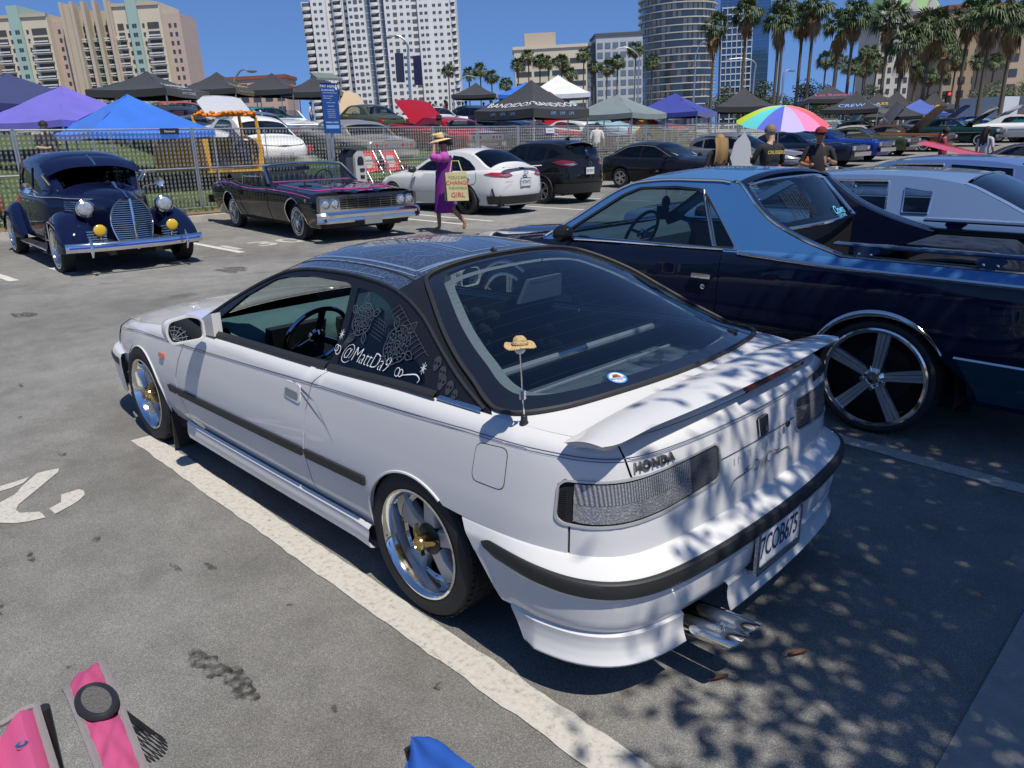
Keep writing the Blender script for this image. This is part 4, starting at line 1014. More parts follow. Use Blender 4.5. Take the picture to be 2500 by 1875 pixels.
 def rose(cx, cz, r_):
  for ring, (rad, n_) in enumerate(((1, 6), (.72, 5), (.48, 5), (.27, 3))):
   for k in range(n_):
    a = 2*math.pi*k/n_+ring*.5; a2 = a+2*math.pi/n_*1.1
    P = [(cx+r_*rad*math.cos(a+(a2-a)*t/6)*(1+.12*math.sin(math.pi*t/6)), cz+r_*rad*.9*math.sin(a+(a2-a)*t/6)*(1+.12*math.sin(math.pi*t/6))) for t in range(7)]
    stroke(P, .0045*(1-.12*ring), rs)
    for q in range(3):
     aa = a+(a2-a)*(q+1)/4
     stroke([(cx+r_*rad*.97*math.cos(aa), cz+r_*rad*.88*math.sin(aa)), (cx+r_*rad*.86*math.cos(aa+.1), cz+r_*rad*.77*math.sin(aa+.1)), (cx+r_*rad*.78*math.cos(aa), cz+r_*rad*.7*math.sin(aa))], .0045, rs)
  stroke([(cx+.25*r_*math.cos(k*.8)*(1-k/14), cz+.25*r_*math.sin(k*.8)*(1-k/14)) for k in range(13)], .004, rs)
 def leaf(cx, cz, l, a, w_):
  c, s = math.cos(a), math.sin(a)
  for sg in (1, -1): stroke([(cx, cz), (cx+c*l*.5-s*w_*sg, cz+s*l*.5+c*w_*sg), (cx+c*l, cz+s*l)], .004, rs)
  stroke([(cx, cz), (cx+c*l*.5, cz+s*l*.5), (cx+c*l, cz+s*l)], .002, rs)
 rose(.50, 1.015, .058); rose(.235, .965, .066)
 for a in (.3, 1.2, 2.6, 4.0, 5.0): leaf(.50+.055*math.cos(a), 1.015+.05*math.sin(a), .05, a+.2, .013)
 for a in (1.0, 2.2, 3.4, 5.4): leaf(.235+.06*math.cos(a), .965+.055*math.sin(a), .055, a, .015)
 for k in range(7): stroke([(.545-.006*k, .965-.004*k), (.56-.004*k, .93), (.575-.006*k, .90)], .002, rs)
 for k in range(6): stroke([(.40-.02*k, 1.04-.006*k), (.385-.02*k, 1.0-.006*k)], .0015, rs); stroke([(.42, 1.035-.012*k), (.33, 1.02-.012*k)], .0015, rs)
 rs.build('window_roses', ROSE, art)
 # ---------------- emblems on the tail
 def tailmap(q, z, o_=.0): return lambda u, v, h=0: sh.S(q+u, z+v, .004+h+o_)
 qh = sh.sy(.56); tx = text_mb('HONDA', .040, extrude=.003, offset=.0012, spacing=1.12, align='LEFT'); xs = [v[0] for v in tx.v]; kk = .165/(max(xs)-min(xs)); mn = min(xs)
 lay(tx, lambda u, v, h: sh.S(sh.sy(.655)+(u-mn)*kk, .770+v*.9, .005+h)).build('maker_lettering', mat('dark chrome', (.30,.31,.32), rough=.2, metal=1), hatch)
 eb = rpoly([(-.03,-.034),(.03,-.034),(.034,.034),(-.034,.034)], .009, 3)
 eh = [(-.02,.024),(-.012,.024),(-.008,.003),(.008,.003),(.012,.024),(.02,.024),(.014,-.024),(.007,-.024),(.005,-.006),(-.005,-.006),(-.007,-.024),(-.014,-.024)]
 cx_ = lambda u, v, h=0: (sh.S(sh.s[-1]-abs(u), .735+v, .006+h)[0], -u, .735+v)
 e0 = lay(MB().prism(eb, .004), lambda u, v, h: cx_(u, v, h)); em = e0.build('emblem', BLACKP, hatch)
 panel(eb, lambda u, v: cx_(u, v, .006), .02, holes=[[(x*.84, y*.86) for x, y in eb]], thick=.004).build('emblem_rim', CHROME, em)
 lay(MB().prism(eh, .005), lambda u, v, h: cx_(u, v, .004+h)).build('emblem_letter', CHROME, em)
 tm = text_mb('INTEGRA', .05, offset=.0016, spacing=1.25, extrude=.002); xs = [v[0] for v in tm.v]; kk = .20/(max(xs)-min(xs))
 lay(tm, lambda u, v, h: (lambda yy: (sh.S(sh.sy(yy), .785+v*.8, .005+h)[0], -yy, .785+v*.8))(.56+u*kk)).build('model_lettering', mat('black badge', (.02,.02,.022), rough=.35), hatch)
 tm = text_mb('INTEGRA', .05, spacing=1.2, offset=-.001); xs = [v[0] for v in tm.v]; kk = .34/(max(xs)-min(xs))
 lay(tm, lambda u, v, h: (lambda yy: (sh.S(sh.s[-1]-abs(yy)*.99, .66+v*.8, .003)[0], -yy, .66+v*.8))(u*kk-.02)).build('ghost_lettering', mat('pale grey decal', (.56,.56,.56), rough=.4), hatch)
 sc = MB()
 def tst(pts, w_=.005):
  P = [Vector(p) for p in spline(pts, 5)]; n = len(P); V = []
  for i, p in enumerate(P):
   t = (P[min(i+1, n-1)]-P[max(i-1, 0)]).normalized(); q = Vector((-t.y, t.x))*w_/2*(.3+.7*math.sin(math.pi*(i+.5)/n))
   for sg in (1, -1):
    yy = p.x+q.x*sg; zz = p.y+q.y*sg; V.append((sh.S(sh.s[-1]-abs(yy), zz, .0035)[0], -yy, zz))
  sc.add(V, [(2*i, 2*i+1, 2*i+3, 2*i+2) for i in range(n-1)])
 for s in (1, -1):
  tst([(.22*s-.0, .572), (.19*s, .598), (.12*s, .602), (.07*s, .606)]); tst([(.05*s+.022*math.cos(a)*s, .607+.018*math.sin(a)) for a in [k*.8 for k in range(9)]], .004)
  tst([(.085*s, .622), (.105*s, .612), (.13*s, .612)], .004)
 for k in range(5): tst([((k-2)*.012, .622), ((k-2)*.010+.004, .60), ((k-2)*.014, .575-.01*(k % 2))], .004)
 sc.build('tail_scrollwork', mat('dark grey scroll paint', (.08,.09,.10), rough=.4), hatch)
 tst2 = MB().grid(lambda u, v: (lambda yy: (sh.S(sh.s[-1]-abs(yy), .69, .0025)[0], -yy, .688+.004*v))(-.26+.52*u), 12, 1)
 tst2.build('tail_crease', LINEM, hatch)
 MB().lathe([(.012,0),(.012,.006),(.008,.006),(.008,.002),(0,.002)], 14, o=(0,0,0), axis='x').xf(Matrix.Translation((-.887,-.165,.695)) @ Matrix.Rotation(math.pi,4,'Z')).build('lock', BLACKP, hatch)
 # ---------------- spoiler
 def spo(u, v):
  yy = (u*2-1)*.785; a = abs(yy)/.785
  xl = -.64-.015*(1-a); xt = -.812-.036*(1-a**2.2)
  if a > .92: k_ = (a-.92)/.08; xl = xl-.012*k_*k_; xt = xt+.018*k_*k_
  foot = max(0, (a-.70)/.30); foot = foot*foot*(3-2*foot)
  zl = sh.Tz(xl, min(abs(yy), .74))+.006+.004*(1-a); zt_t = .890-.014*foot; vv = v*2
  if vv <= 1: return (xl+(xt-xl)*vv, yy, zl+(zt_t-zl)*vv+.010*math.sin(math.pi*vv))
  t_ = vv-1; th = (.026+.010*foot)*min(1, t_*5)*(1 if t_ < .85 else (1-t_)/.15)*min(1, (1.0001-a)/.06)**.5
  return (xt+(xl-xt)*t_, yy, zt_t+(zl-zt_t)*t_+.010*math.sin(math.pi*(1-t_))-th)
 MB().grid(spo, 60, 32).build('spoiler', WHITE, car, smooth=50)
 MB().box((-.846,-.12,.879),(.014,.42,.013)).build('high_brake_lamp', mat('dark red lens', (.06,.008,.008), rough=.2, coat=1), car)
 # ---------------- mirrors
 for s in (1, -1):
  out = rpoly([(0,-.055),(.165,-.055),(.185,.0),(.17,.06),(.06,.075),(0,.05)], .025, 3)
  def mp(p, dx=0): return (1.60+.012*p[0]/.17+p[2], s*(.83+p[0]), .835+p[1])
  n = len(out); mb = MB(); cx, cz = .09, .008
  rings = [(1.0,-.0),(1.0,.04),(.9,.075),(.62,.10),(.2,.11)]
  V = [mp((cx+(x-cx)*k, cz+(z-cz)*k, h)) for k, h in rings for x, z in out]
  F = [((i*n+j), (i*n+(j+1) % n), ((i+1)*n+(j+1) % n), ((i+1)*n+j)) for i in range(len(rings)-1) for j in range(n)]
  if s < 0: F = [q[::-1] for q in F]
  mb.add(V, F); mir = mb.build('mirror', WHITE, car, smooth=60)
  V = [mp((cx+(x-cx)*k, cz+(z-cz)*k, h)) for k, h in ((1.0,0),(.88,.0),(.86,.012)) for x, z in out]
  mb = MB().add(V, [((i*n+j), ((i+1)*n+j), ((i+1)*n+(j+1) % n), (i*n+(j+1) % n)) for i in range(2) for j in range(n)]); mb.build('mirror_rim', WHITE, mir)
  MB().add([mp((cx+(x-cx)*.86, cz+(z-cz)*.86, .012)) for x, z in out], [tuple(range(n))]).build('mirror_glass', mat('mirror glass', (.05,.055,.06), rough=.03, metal=1.0), mir)
  web = MB()
  cw = Vector((.15, -.03))
  for k in range(6):
   a = math.pi*.45+k*.42; web.tube([mp((cw.x, cw.y, .010)), mp((cw.x+.07*math.cos(a), cw.y+.07*math.sin(a), .010))], .0008, 4)
  for r_ in (.025,.045,.062): web.tube([mp((cw.x+r_*math.cos(math.pi*.45+k*.42), cw.y+r_*math.sin(math.pi*.45+k*.42), .010)) for k in range(6)], .0007, 4)
  web.build('mirror_web_decal', GREYL, mir)
  V = [(1.60,s*.86,.80),(1.60,s*.80,.90),(1.75,s*.76,.80),(1.86,s*.765,.775),(1.60,s*.80,.79)]
  MB().prism([(1.60,.785),(1.60,.90),(1.66,.885),(1.90,.775),(1.8,.77)], .045, lambda p: (p[0], s*(.745+p[2]), p[1])).build('mirror_sail', WHITE, mir)
 # ---------------- front end (black vinyl mask, bumper)
 o = [(sh.sx(3.165), zs(3.16)), (sh.sx(3.2), .50), (sh.sx(3.165), .42), (sh.s[0], .42), (sh.s[0], zs(3.4))]
 o = [(sh.s[0], .42), (sh.sx(3.165), .42), (sh.sx(3.2), .50), (sh.sx(3.165), zs(3.165)), (sh.s[0], zs(3.4))]
 t = panel(o, So(.006), .06); t.merge(t.mirror()); t.build('front_mask', RUBT, car)
 qa, qb = sh.s[0], sh.sx(2.93)
 pf = [(.46,-.01),(.455,.05),(.43,.075),(.38,.08),(.30,.07),(.2,.05),(.17,.0)]
 def fb(u, v):
  i = v*(len(pf)-1); k = min(int(i), len(pf)-2); f = i-k
  z = pf[k][0]*(1-f)+pf[k+1][0]*f; d = pf[k][1]*(1-f)+pf[k+1][1]*f
  return bp(qa+(qb-qa)*u, d*(1-.6*u**3), z)
 b_ = MB().grid(fb, 40, 18); b_.merge(b_.mirror()); b_.build('front_bumper', WHITE, car, smooth=60)
 fs = MB().grid(lambda u, v: bp(qa+(qb-qa)*u*.97, (.078+.010*math.sin(math.pi*v))*(1-.6*(u*.97)**3), .375+.05*v), 40, 4); fs.merge(fs.mirror()); fs.build('rub_strip', RUBT, car)
 # ---------------- running gear
 for x in (0, 2.55):
  for s in (1, -1):
   wo = wheel_deep(car, y=s); wo.location = (x, s*.735, .285)
   if x > 1: wo.rotation_euler = (0, 1.1, 0)
   MB().lathe([(.31,.02),(.31,-.30)], 20, o=(x, 0, .285), axis='y', a0=R(-10), a1=R(190)).xf(Matrix.Translation((0, s*.80, 0)) if s > 0 else Matrix.Translation((0, -.80+.28, 0))).build('wheel_well', GAP, car)
   MB().box((x, s*.50, .37),(.64,.02,.40)).build('well_wall', GAP, car)
 MB().bbox(-.80,3.2,-.55,.55,.15,.42).build('underbody', GAP, car)
 MB().bbox(.33,2.22,-.80,.80,.17,.26).build('floor_pan', GAP, car)
 # ---------------- interior
 def tub(u, v):
  x = -.55+2.5*u; prof_ = [(.70,zs(x)-.02),(.70,.55),(.66,.30),(0,.28)]
  i = v*3; k = min(int(i), 2); f = i-k
  return (x, prof_[k][0]*(1-f)+prof_[k+1][0]*f, prof_[k][1]*(1-f)+prof_[k+1][1]*f)
 t = MB().grid(tub, 16, 9); t.merge(t.mirror()); t.build('cabin_lining', INTER, car)
 TEAL = mat('teal suede', (.06,.13,.14), rough=.9, var=.25, scale=12, bump=.3, bscale=60)
 # dashboard
 def dash(u, v):
  y = -.68+1.36*u; pr = [(1.93,.79),(1.80,.80),(1.68,.79),(1.62,.74),(1.60,.66),(1.64,.55),(1.68,.45)]
  i = v*(len(pr)-1); k = min(int(i), len(pr)-2); f = i-k; x = pr[k][0]*(1-f)+pr[k+1][0]*f; z = pr[k][1]*(1-f)+pr[k+1][1]*f
  if abs(y-.36) < .24 and .25 < v < .6: z += .045*math.cos((y-.36)/.24*math.pi/2); x -= .04*math.cos((y-.36)/.24*math.pi/2)
  return (x, y, z)
 MB().grid(dash, 40, 18).build('dashboard', TEAL, car, smooth=60)
 MB().box((1.585,.36,.715),(.03,.34,.13), ry=R(-18)).build('instrument_cluster', BLACKP, car)
 MB().box((1.60,-.05,.66),(.04,.30,.2), ry=R(-12)).build('centre_console', BLACKP, car)
 gz = MB()
 for dy in (-.09, .0, .09): gz.lathe([(.035,0),(.035,.004),(.03,.004)], 16, axis='x').xf(Matrix.Identity(4))
 M = Matrix.Translation((1.36,.37,.745)) @ Matrix.Rotation(R(-28), 4, 'Y')
 MB().tube([(0, .172*math.cos(a), .172*math.sin(a)) for a in [2*math.pi*k/40 for k in range(40)]], .0125, 8, closed=True).xf(M).build('steering_wheel', mat('blue chrome rim', (.22,.28,.42), rough=.12, metal=1), car)
 sp = MB()
 for a in (math.pi/2, math.pi/2+2.1, math.pi/2-2.1): sp.prism([(-.016,.03),(.016,.03),(.02,.165),(-.02,.165)], .006, lambda p, a=a: (p[2], p[0]*math.cos(a-math.pi/2)-p[1]*math.sin(a-math.pi/2)*1, p[0]*math.sin(a-math.pi/2)+p[1]*math.cos(a-math.pi/2)))
 sp.lathe([(.045,-.01),(.045,.01),(.03,.022),(0,.022)], 20, axis='x'); sp.xf(M @ Matrix.Rotation(math.pi,4,'Z')); sp.build('wheel_spokes', CHROME, car)
 MB().cyl((1.37,.37,.74),(1.6,.37,.62),.03,10).build('steering_column', BLACKP, car)
 SEAT = mat('dark seat cloth', (.025,.027,.032), rough=.9, bump=.3, bscale=120)
 for s in (1, -1):
  def back(u, v, s=s):
   a = 2*math.pi*v; wy = .21*(1-.15*u); return (.80-.26*u+.06*math.cos(a), s*.36+wy*math.sin(a)*(1 if abs(math.sin(a)) < .9 else .98), .42+.52*u)
  MB().grid(back, 8, 20).build('seat_back', SEAT, car)
  MB().sphere((1.05,s*.36,.42), 1, 14, 8, sx=.27, sy=.22, sz=.09).build('seat_cushion', SEAT, car)
  MB().sphere((.53,s*.36,1.0), 1, 12, 7, sx=.05, sy=.12, sz=.085).build('head_rest', SEAT, car)
 MB().grid(lambda u, v: (.12-.15*u+.0*v, -.6+1.2*v, .45+.42*u), 6, 6).build('rear_bench', SEAT, car)
 # parcel shelf with ash trays, brace bar
 shelf_m = mat('slate shelf vinyl', (.15,.19,.22), rough=.6, var=.15, scale=8)
 MB().grid(lambda u, v: (-.03-.52*u, -.66+1.32*v, .74+.02*math.sin(math.pi*u)), 6, 10).build('parcel_shelf', shelf_m, car)
 bar = MB().tube([(-.02,.66,.84),(-.02,-.66,.84)], .018, 10); bar.build('brace_bar', mat('brushed brace bar', (.5,.51,.53), rough=.4, metal=.3), car)
 MB().tube([(-.02,.10,.84),(-.02,-.08,.84)], .021, 10).build('bar_collar', CHROME, car)
 MB().tube([(-.10,.62,.755),(-.10,-.62,.755)], .008, 6).build('shelf_bar', MATS['brushed brace bar'], car)
 for (x, y, r_) in ((-.26,.02,.05),(-.22,-.28,.05),(-.28,.24,.022),(-.18,-.40,.022)):
  MB().lathe([(r_*.8,0),(r_,.004),(r_,.022),(r_*.8,.026),(r_*.65,.012),(0,.008)], 20, o=(x,y,.757)).build('crystal_ashtray', glassy, car)
 net = MB()
 for k in range(9): net.tube([(-.42+.008*k, .55-.11*k, .762), (-.50+.008*k, .50-.11*k, .762)], .003, 4)
 for k in range(3): net.tube([(-.43-.03*k, .5, .762), (-.36-.03*k, -.45, .762)], .003, 4)
 net.build('shelf_net', mat('yellowish net', (.30,.32,.18), rough=.7), car)
 hb = MB().prism([(-.13,0),(.13,0),(.10,.10),(-.10,.10)], .02, lambda p: (.19-p[2]-p[1]*.3, -.02-p[0], 1.03+p[1])); bl = hb.build('third_brake_housing', shelf_m, car)
 tm = text_mb('INTEGRA', .045, spacing=1.1); lay(tm, lambda u, v, h: (.165-v*.3-.004, -.02-u, 1.085+v)).build('housing_lettering', mat('teal lettering', (.05,.35,.42), rough=.5), bl)
 for y in (.05,-.09): MB().lathe([(.012,0),(.012,.004),(0,.006)], 10, o=(.235,y,sh.Tz(.235,y)+.002)).build('glass_bolt', CHROME, car)
 MB().lathe([(.024,0),(.022,.008),(0,.012)], 14, o=(-.47,-.50,sh.Tz(-.47,.50)+.004)).build('hatch_grommet', BLACKP, car)
 # quilted door card seen through the glass
 q = MB()
 for i in range(6):
  for j in range(3): q.sphere((1.45-.14*i-.07*(j % 2), -.69, .50+.09*j), .055, 8, 4, sx=1.3, sy=.25, sz=.85)
 q.build('quilted_door_card', SEAT, car)
 return car, sh
glassy = glass('crystal glass', (.75,.78,.8), 1.0, .02, 1.8)
integra, ISH = hatchback()
# aerial with a small straw hat
aer = thing('aerial', 'thin chrome aerial with black rubber base on white hatchback shoulder', 'aerial', (-.46,.745,.838))
tip = Vector((-.06,.075,.285))
MB().lathe([(.020,-.012),(.020,.002),(.017,.008),(.011,.02),(.010,.034),(.007,.038),(0,.04)], 16).build('rubber_base', BLACKP, aer)
MB().tube([(0,0,.035), tuple(tip)], .0022, 6).build('mast', CHROME, aer)
MB().tube([tuple(tip*(.36+.10*k/40)+Vector((.009*math.cos(k*.9), .009*math.sin(k*.9), 0))) for k in range(41)], .0022, 5).build('coil', CHROME, aer)
STRAW = mat('woven straw', (.62,.45,.22), rough=.85, var=.45, scale=140, bump=1.0, bscale=220)
hat = thing('straw_hat', 'tiny woven straw hat on the tip of the car aerial', 'hat', tuple(Vector((-.46,.745,.838))+tip))
h = MB().lathe([(.0,.028),(.012,.027),(.019,.020),(.021,.008),(.024,.004),(.036,.0),(.045,.002),(.046,.0),(.036,-.003),(.0,-.004)][::-1], 28)
h.v = [(x*(1+.05*math.sin(7*math.atan2(y, x))), y, z+.004*math.sin(3*math.atan2(y, x))*(x*x+y*y)/.002) for x, y, z in h.v]
h.build('hat_body', STRAW, hat)
MB().tube([(.0225*math.cos(a), .0225*math.sin(a), .007) for a in [2*math.pi*k/20 for k in range(20)]], .0028, 5, closed=True).build('hat_band', mat('brown straw band', (.30,.18,.08), rough=.9), hat)
MB().sphere((0,0,-.012), .016, 12, 8, sz=.8).build('hat_ball', mat('white ball', (.7,.7,.7), rough=.4), hat)
# ================================================================== two-tone blue coupe pickup (rear axle at local x=0, front axle 2.97)
NAVY = paint('dark navy car paint', (0.006, 0.010, 0.028), rough=0.25)
SKYB = paint('light blue metallic paint', (0.07, 0.21, 0.46), flake=.35, rough=0.33)
GLASSB = glass('blue tinted glass', (0.46, 0.60, 0.66))
def pickup():
 sh = Shell(
  plan=[(3.95,0),(3.94,.5),(3.9,.76),(3.72,.85),(2.97,.89),(2,.90),(1,.90),(0,.90),(-.8,.89),(-1.08,.87),(-1.18,.8),(-1.21,.5),(-1.22,0)],
  zsh=[(-1.22,.985),(.3,.99),(.8,.985),(1.04,.97),(2.0,.95),(2.5,.93),(3.2,.88),(3.95,.80)],
  off=[(-1,.09),(-.5,.03),(-.15,.004),(0,0),(.3,.004),(.6,.014),(.85,.026),(.95,.04),(1,.062)], zbot=.24, zr=.56,
  zc=[(3.95,.83),(3,.91),(2.62,.95),(2.5,.985),(2.2,1.20),(1.95,1.385),(1.85,1.415),(1.5,1.45),(1.1,1.44),(.9,1.42)],
  ze=[(2.62,.925),(2.3,1.115),(1.95,1.325),(1.83,1.365),(1.5,1.39),(1.2,1.39),(1.05,1.37),(.97,1.31),(.89,1.24),(.75,1.15),(.60,1.085),(.45,1.035),(.28,.99)],
  tum=.42, crown_p=2.6)
 car = thing('parked_pickup', 'two-tone navy and light blue coupe pickup with big five-spoke chrome wheel beside the white hatchback', 'pickup', (-.53,-2.95,0))
 X = lambda x, z: (sh.sx(x), z); S = lambda q, z: sh.S(q, z); zs = sh.zshf
 def So(o): return lambda q, z: sh.S(q, z, o)
 def both(nm, mb, m, par=None):
  return mb.build(nm, m, par or car), mb.mirror().build(nm, m, par or car)
 def arc(xc, a0, a1, r, zc, n=20): return [(xc+r*math.cos(R(a0+(a1-a0)*k/n)), zc+r*math.sin(R(a0+(a1-a0)*k/n))) for k in range(n+1)]
 def top(x0, x1, n=12, d=0): return [(x0+(x1-x0)*k/n, zs(x0+(x1-x0)*k/n)-d) for k in range(n+1)]
 g = .003; AR = .395; AZ = .30
 both('front_fender', panel([X(*p) for p in [(2.42,.26),(2.42,.60),(2.40,.94-.02)]+top(2.40,3.80,8)[1:]+[(3.85,.45),(3.5,.40)]+arc(2.97,15,178,AR,AZ)], S, .09, thick=.02), NAVY)
 dseam = 1.03
 dl, dr = both('door', panel([X(*p) for p in [(2.42-g,.26)]+[(2.42-g,.6)]+[(2.40-g,zs(2.4))]+top(2.38,dseam+g,14)[1:]+[(dseam+g,.26)]], S, .07, thick=.02), NAVY)
 # bed side, dark below the trim, light blue rail above it
 tz = lambda x: float(np.interp(x, [-1.2, .3, .92, 1.03], [.925, .937, .965, .962]))
 lo = [(dseam-g,.26), (.42,.26)] + arc(0, -3, 150, AR, AZ) + [(-.46,.40),(-.48,.27)]
 o = [X(*p) for p in lo] + [(sh.sx(-1.10),.27)] + [X(-1.10, tz(-1.1))] + [X(x, tz(x)) for x in [-1.0+2.0*k/20 for k in range(21)]] + [X(dseam-g, tz(dseam))]
 both('bed_side', panel(o, S, .06, thick=.02), NAVY)
 o = [X(x, tz(x)) for x in [dseam-g-(dseam+1.1)*k/24 for k in range(25)]] + [X(x, zs(x)) for x in [-1.1+(1.1+dseam-g)*k/24 for k in range(25)]]
 both('bed_rail', panel(o, S, .04), SKYB)
 both('belt_trim', MB().grid(lambda u, v: (lambda x: sh.S(sh.sx(x), tz(x)-.010+.020*v, .006*math.sin(math.pi*v)+.001))(.92-(.92+1.10)*u), 40, 4), CHROME)
 # lower rear panel in teal with a chrome line
 both('rocker_panel', panel([X(-.40,.525), X(-.50,.36), X(-.52,.30), (sh.sx(-1.10),.30), (sh.sx(-1.10),.52)], So(.004), .07), paint('teal blue paint', (.012,.05,.075)))
 both('rocker_trim', MB().grid(lambda u, v: sh.S(sh.sx(-.39-.71*u), .52-.005*u+.018*v, .010*math.sin(math.pi*v)+.003), 14, 4), CHROME)
 for xc, a0, a1 in ((0, 12, 145), (2.97, 35, 170)):
  P = arc(xc, a0, a1, AR, AZ, 40)
  def ring(u, v, P=P, xc=xc):
   i = u*40; k = min(int(i), 39); f = i-k; x = P[k][0]*(1-f)+P[k+1][0]*f; z = P[k][1]*(1-f)+P[k+1][1]*f
   r_ = 1+(.09*v)*(.45+.55*math.sin(math.pi*u)); x = xc+(x-xc)*r_; z = AZ+(z-AZ)*r_
   return sh.S(sh.sx(x), z, .004+.012*math.sin(math.pi*min(1,v*1.0)))
  both('arch_trim', MB().grid(ring, 50, 5), CHROME)
 hd = panel(rpoly([X(1.215,.785), X(1.215,.815), X(1.075,.815), X(1.075,.785)], .006, 2), So(.022), .03, thick=.022).build('door_handle', CHROME, dl)
 MB().lathe([(.017,0),(.017,.008),(.008,.011),(0,.011)], 14, axis='y').xf(Matrix.Translation(sh.S(sh.sx(1.13), .73, 0))).build('door_lock', CHROME, dl)
 # greenhouse side
 Gf = lambda x, z: sh.G(x, z)
 def Go(o): return lambda x, z: sh.G(x, z, o)
 win = rpoly([(2.38,.975),(2.30,1.035),(1.93,1.265),(1.80,1.318),(1.5,1.335),(1.33,1.325),(1.29,1.30),(1.13,1.0),(1.12,.985)], .015, 3)
 vent = rpoly([(1.255,1.29),(1.215,1.245),(.98,1.02),(.965,.995),(1.09,.99),(1.10,1.0)], .008, 2)
 # A pillar + cant rail + sail panel in light blue, one panel with holes
 o = [(x, sh.ze(x)) for x in [2.60-(2.60-.29)*k/50 for k in range(51)]] + [(x, zs(x)-.003) for x in [.29+(2.60-.29)*k/24 for k in range(25)]]
 both('cab_side', panel(o, Gf, .045, holes=[win, vent], flip=True, thick=.02), SKYB)
 # black/chrome window surround
 sur = rpoly([(2.45,.968),(2.31,1.06),(1.94,1.287),(1.80,1.340),(1.5,1.358),(1.29,1.345),(1.22,1.285),(.93,.995),(.93,.975)], .02, 3)
 inn = rpoly([(2.42,.972),(2.305,1.047),(1.937,1.276),(1.80,1.329),(1.5,1.346),(1.295,1.334),(1.235,1.285),(.96,1.0),(.96,.98)], .02, 3)
 both('window_chrome', panel(sur, Go(.006), .05, holes=[inn], flip=True, thick=.008), CHROME)
 both('window_frame', panel(inn, Go(.003), .05, holes=[win, vent], flip=True, thick=.01), RUBT)
 both('side_window', panel(win, Go(-.006), .09, flip=True), GLASSB); both('vent_window', panel(vent, Go(-.006), .07, flip=True), GLASSB)
 both('pillar_chrome', MB().tube([sh.G(1.285,1.325,.008), sh.G(1.21,1.18,.009), sh.G(1.105,.985,.008)], .007, 6), CHROME)
 both('belt_chrome', MB().tube([(x, sh.yb(x)+.004, zs(x)+.004) for x in [2.4-(2.4-1.03)*k/12 for k in range(13)]], .007, 6), CHROME)
 # roof, windscreen, hood
 yo = lambda x: sh.ye(x)-.001; T = lambda x, y: sh.T(x, y)
 def To(o_): return lambda x, y: sh.T(x, y, o_)
 xr = [1.93-(1.93-1.06)*k/12 for k in range(13)]
 panel([(x, yo(x)) for x in xr]+[(x, -yo(x)) for x in xr[::-1]], T, .08).build('roof', SKYB, car)
 both('roof_edge_chrome', MB().tube([(x, sh.ye(x)+.003, sh.ze(x)) for x in [2.58-(2.58-1.10)*k/30 for k in range(31)]], .009, 6), CHROME)
 xr = [2.58-(2.58-1.945)*k/10 for k in range(11)]
 panel([(x, yo(x)*.97) for x in xr]+[(x, -yo(x)*.97) for x in xr[::-1]], T, .1).build('windscreen', GLASSB, car)
 for s in (1, -1):
  panel([(x, s*yo(x)*.93) for x in xr]+[(x, s*yo(x)) for x in xr[::-1]], To(.004), .06, flip=s < 0).build('windscreen_pillar', NAVY, car)
 xr = [3.90-(3.90-2.60)*k/10 for k in range(11)]
 hood = panel([(x, sh.yb(x)-.0005) for x in xr]+[(x, -sh.yb(x)+.0005) for x in xr[::-1]], T, .1).build('hood', NAVY, car)
 MB().grid(lambda u, v: (lambda x, y: (x, y, sh.Tz(x, y)+.03*math.sin(math.pi*v)*min(1,6*u,6*(1-u))))(2.75+1.0*u, -.28+.56*v), 12, 12).build('hood_bulge', NAVY, hood)
 # buttress top and inner face
 def butt(u, v):
  x = 1.10-(1.10-.26)*u; ye, ze = sh.ye(x), sh.ze(x)
  w_ = .10+.02*u
  if v < .5: t = v*2; return (x, ye-w_*t, ze+.012*math.sin(math.pi*t)*(1-u*.6))
  t = (v-.5)*2; return (x, ye-w_-.01*t, ze+(.80-ze)*t)
 m = MB().grid(butt, 30, 10); both('buttress', m, NAVY)
 both('buttress_chrome', MB().tube([(x, sh.ye(x)-.012, sh.ze(x)+.010) for x in [1.07-(1.07-.27)*k/30 for k in range(31)]]+[(x, sh.yb(x)-.01, zs(x)+.008) for x in [.2-1.2*k/10 for k in range(11)]], .009, 6), CHROME)
 # roof rear lip in black
 MB().grid(lambda u, v: (lambda y: (1.065-.05*v, y, sh.Tz(1.07, y)-.02*v*v))(-yo(1.07)+2*yo(1.07)*u), 20, 3).build('roof_lip', NAVY, car)
 # rear window between the buttresses
 yw = .57
 def rw(u, v): y = -yw+2*yw*u; x = 1.03-.24*v-.05*math.cos(math.pi*(u-.5)); return (x, y*(1+.1*v), 1.385-.30*v-.03*(abs(2*u-1)**3)*(1-v))
 MB().grid(rw, 20, 6).build('rear_window', GLASSB, car)
 fr = MB().tube([rw(u, 0) for u in [k/20 for k in range(21)]]+[rw(1, v) for v in (.25,.5,.75)]+[rw(1-k/20, 1) for k in range(21)]+[rw(0, 1-v) for v in (.25,.5,.75)], .013, 6, closed=True); fr.build('rear_window_trim', CHROME, car)
 tm = text_mb('Clowns', .085, shear=.25, spacing=.92); xs = [v[0] for v in tm.v]; kk = .19/(max(xs)-min(xs))
 dec = mat('light blue window decal', (.16,.55,.80), rough=.5)
 lay(tm, lambda u, v, h: (lambda p: (p[0]-.012, p[1], p[2]))(rw(.22-u*kk*.9, .80-v*3.0))).build('window_decal', dec, car)
 tm = text_mb('CUSTOMS', .03, spacing=1.1); lay(tm, lambda u, v, h: (lambda p: (p[0]-.012, p[1], p[2]))(rw(.22-u*.9, .93-v*3.0))).build('window_decal', dec, car)
 gr = MB()
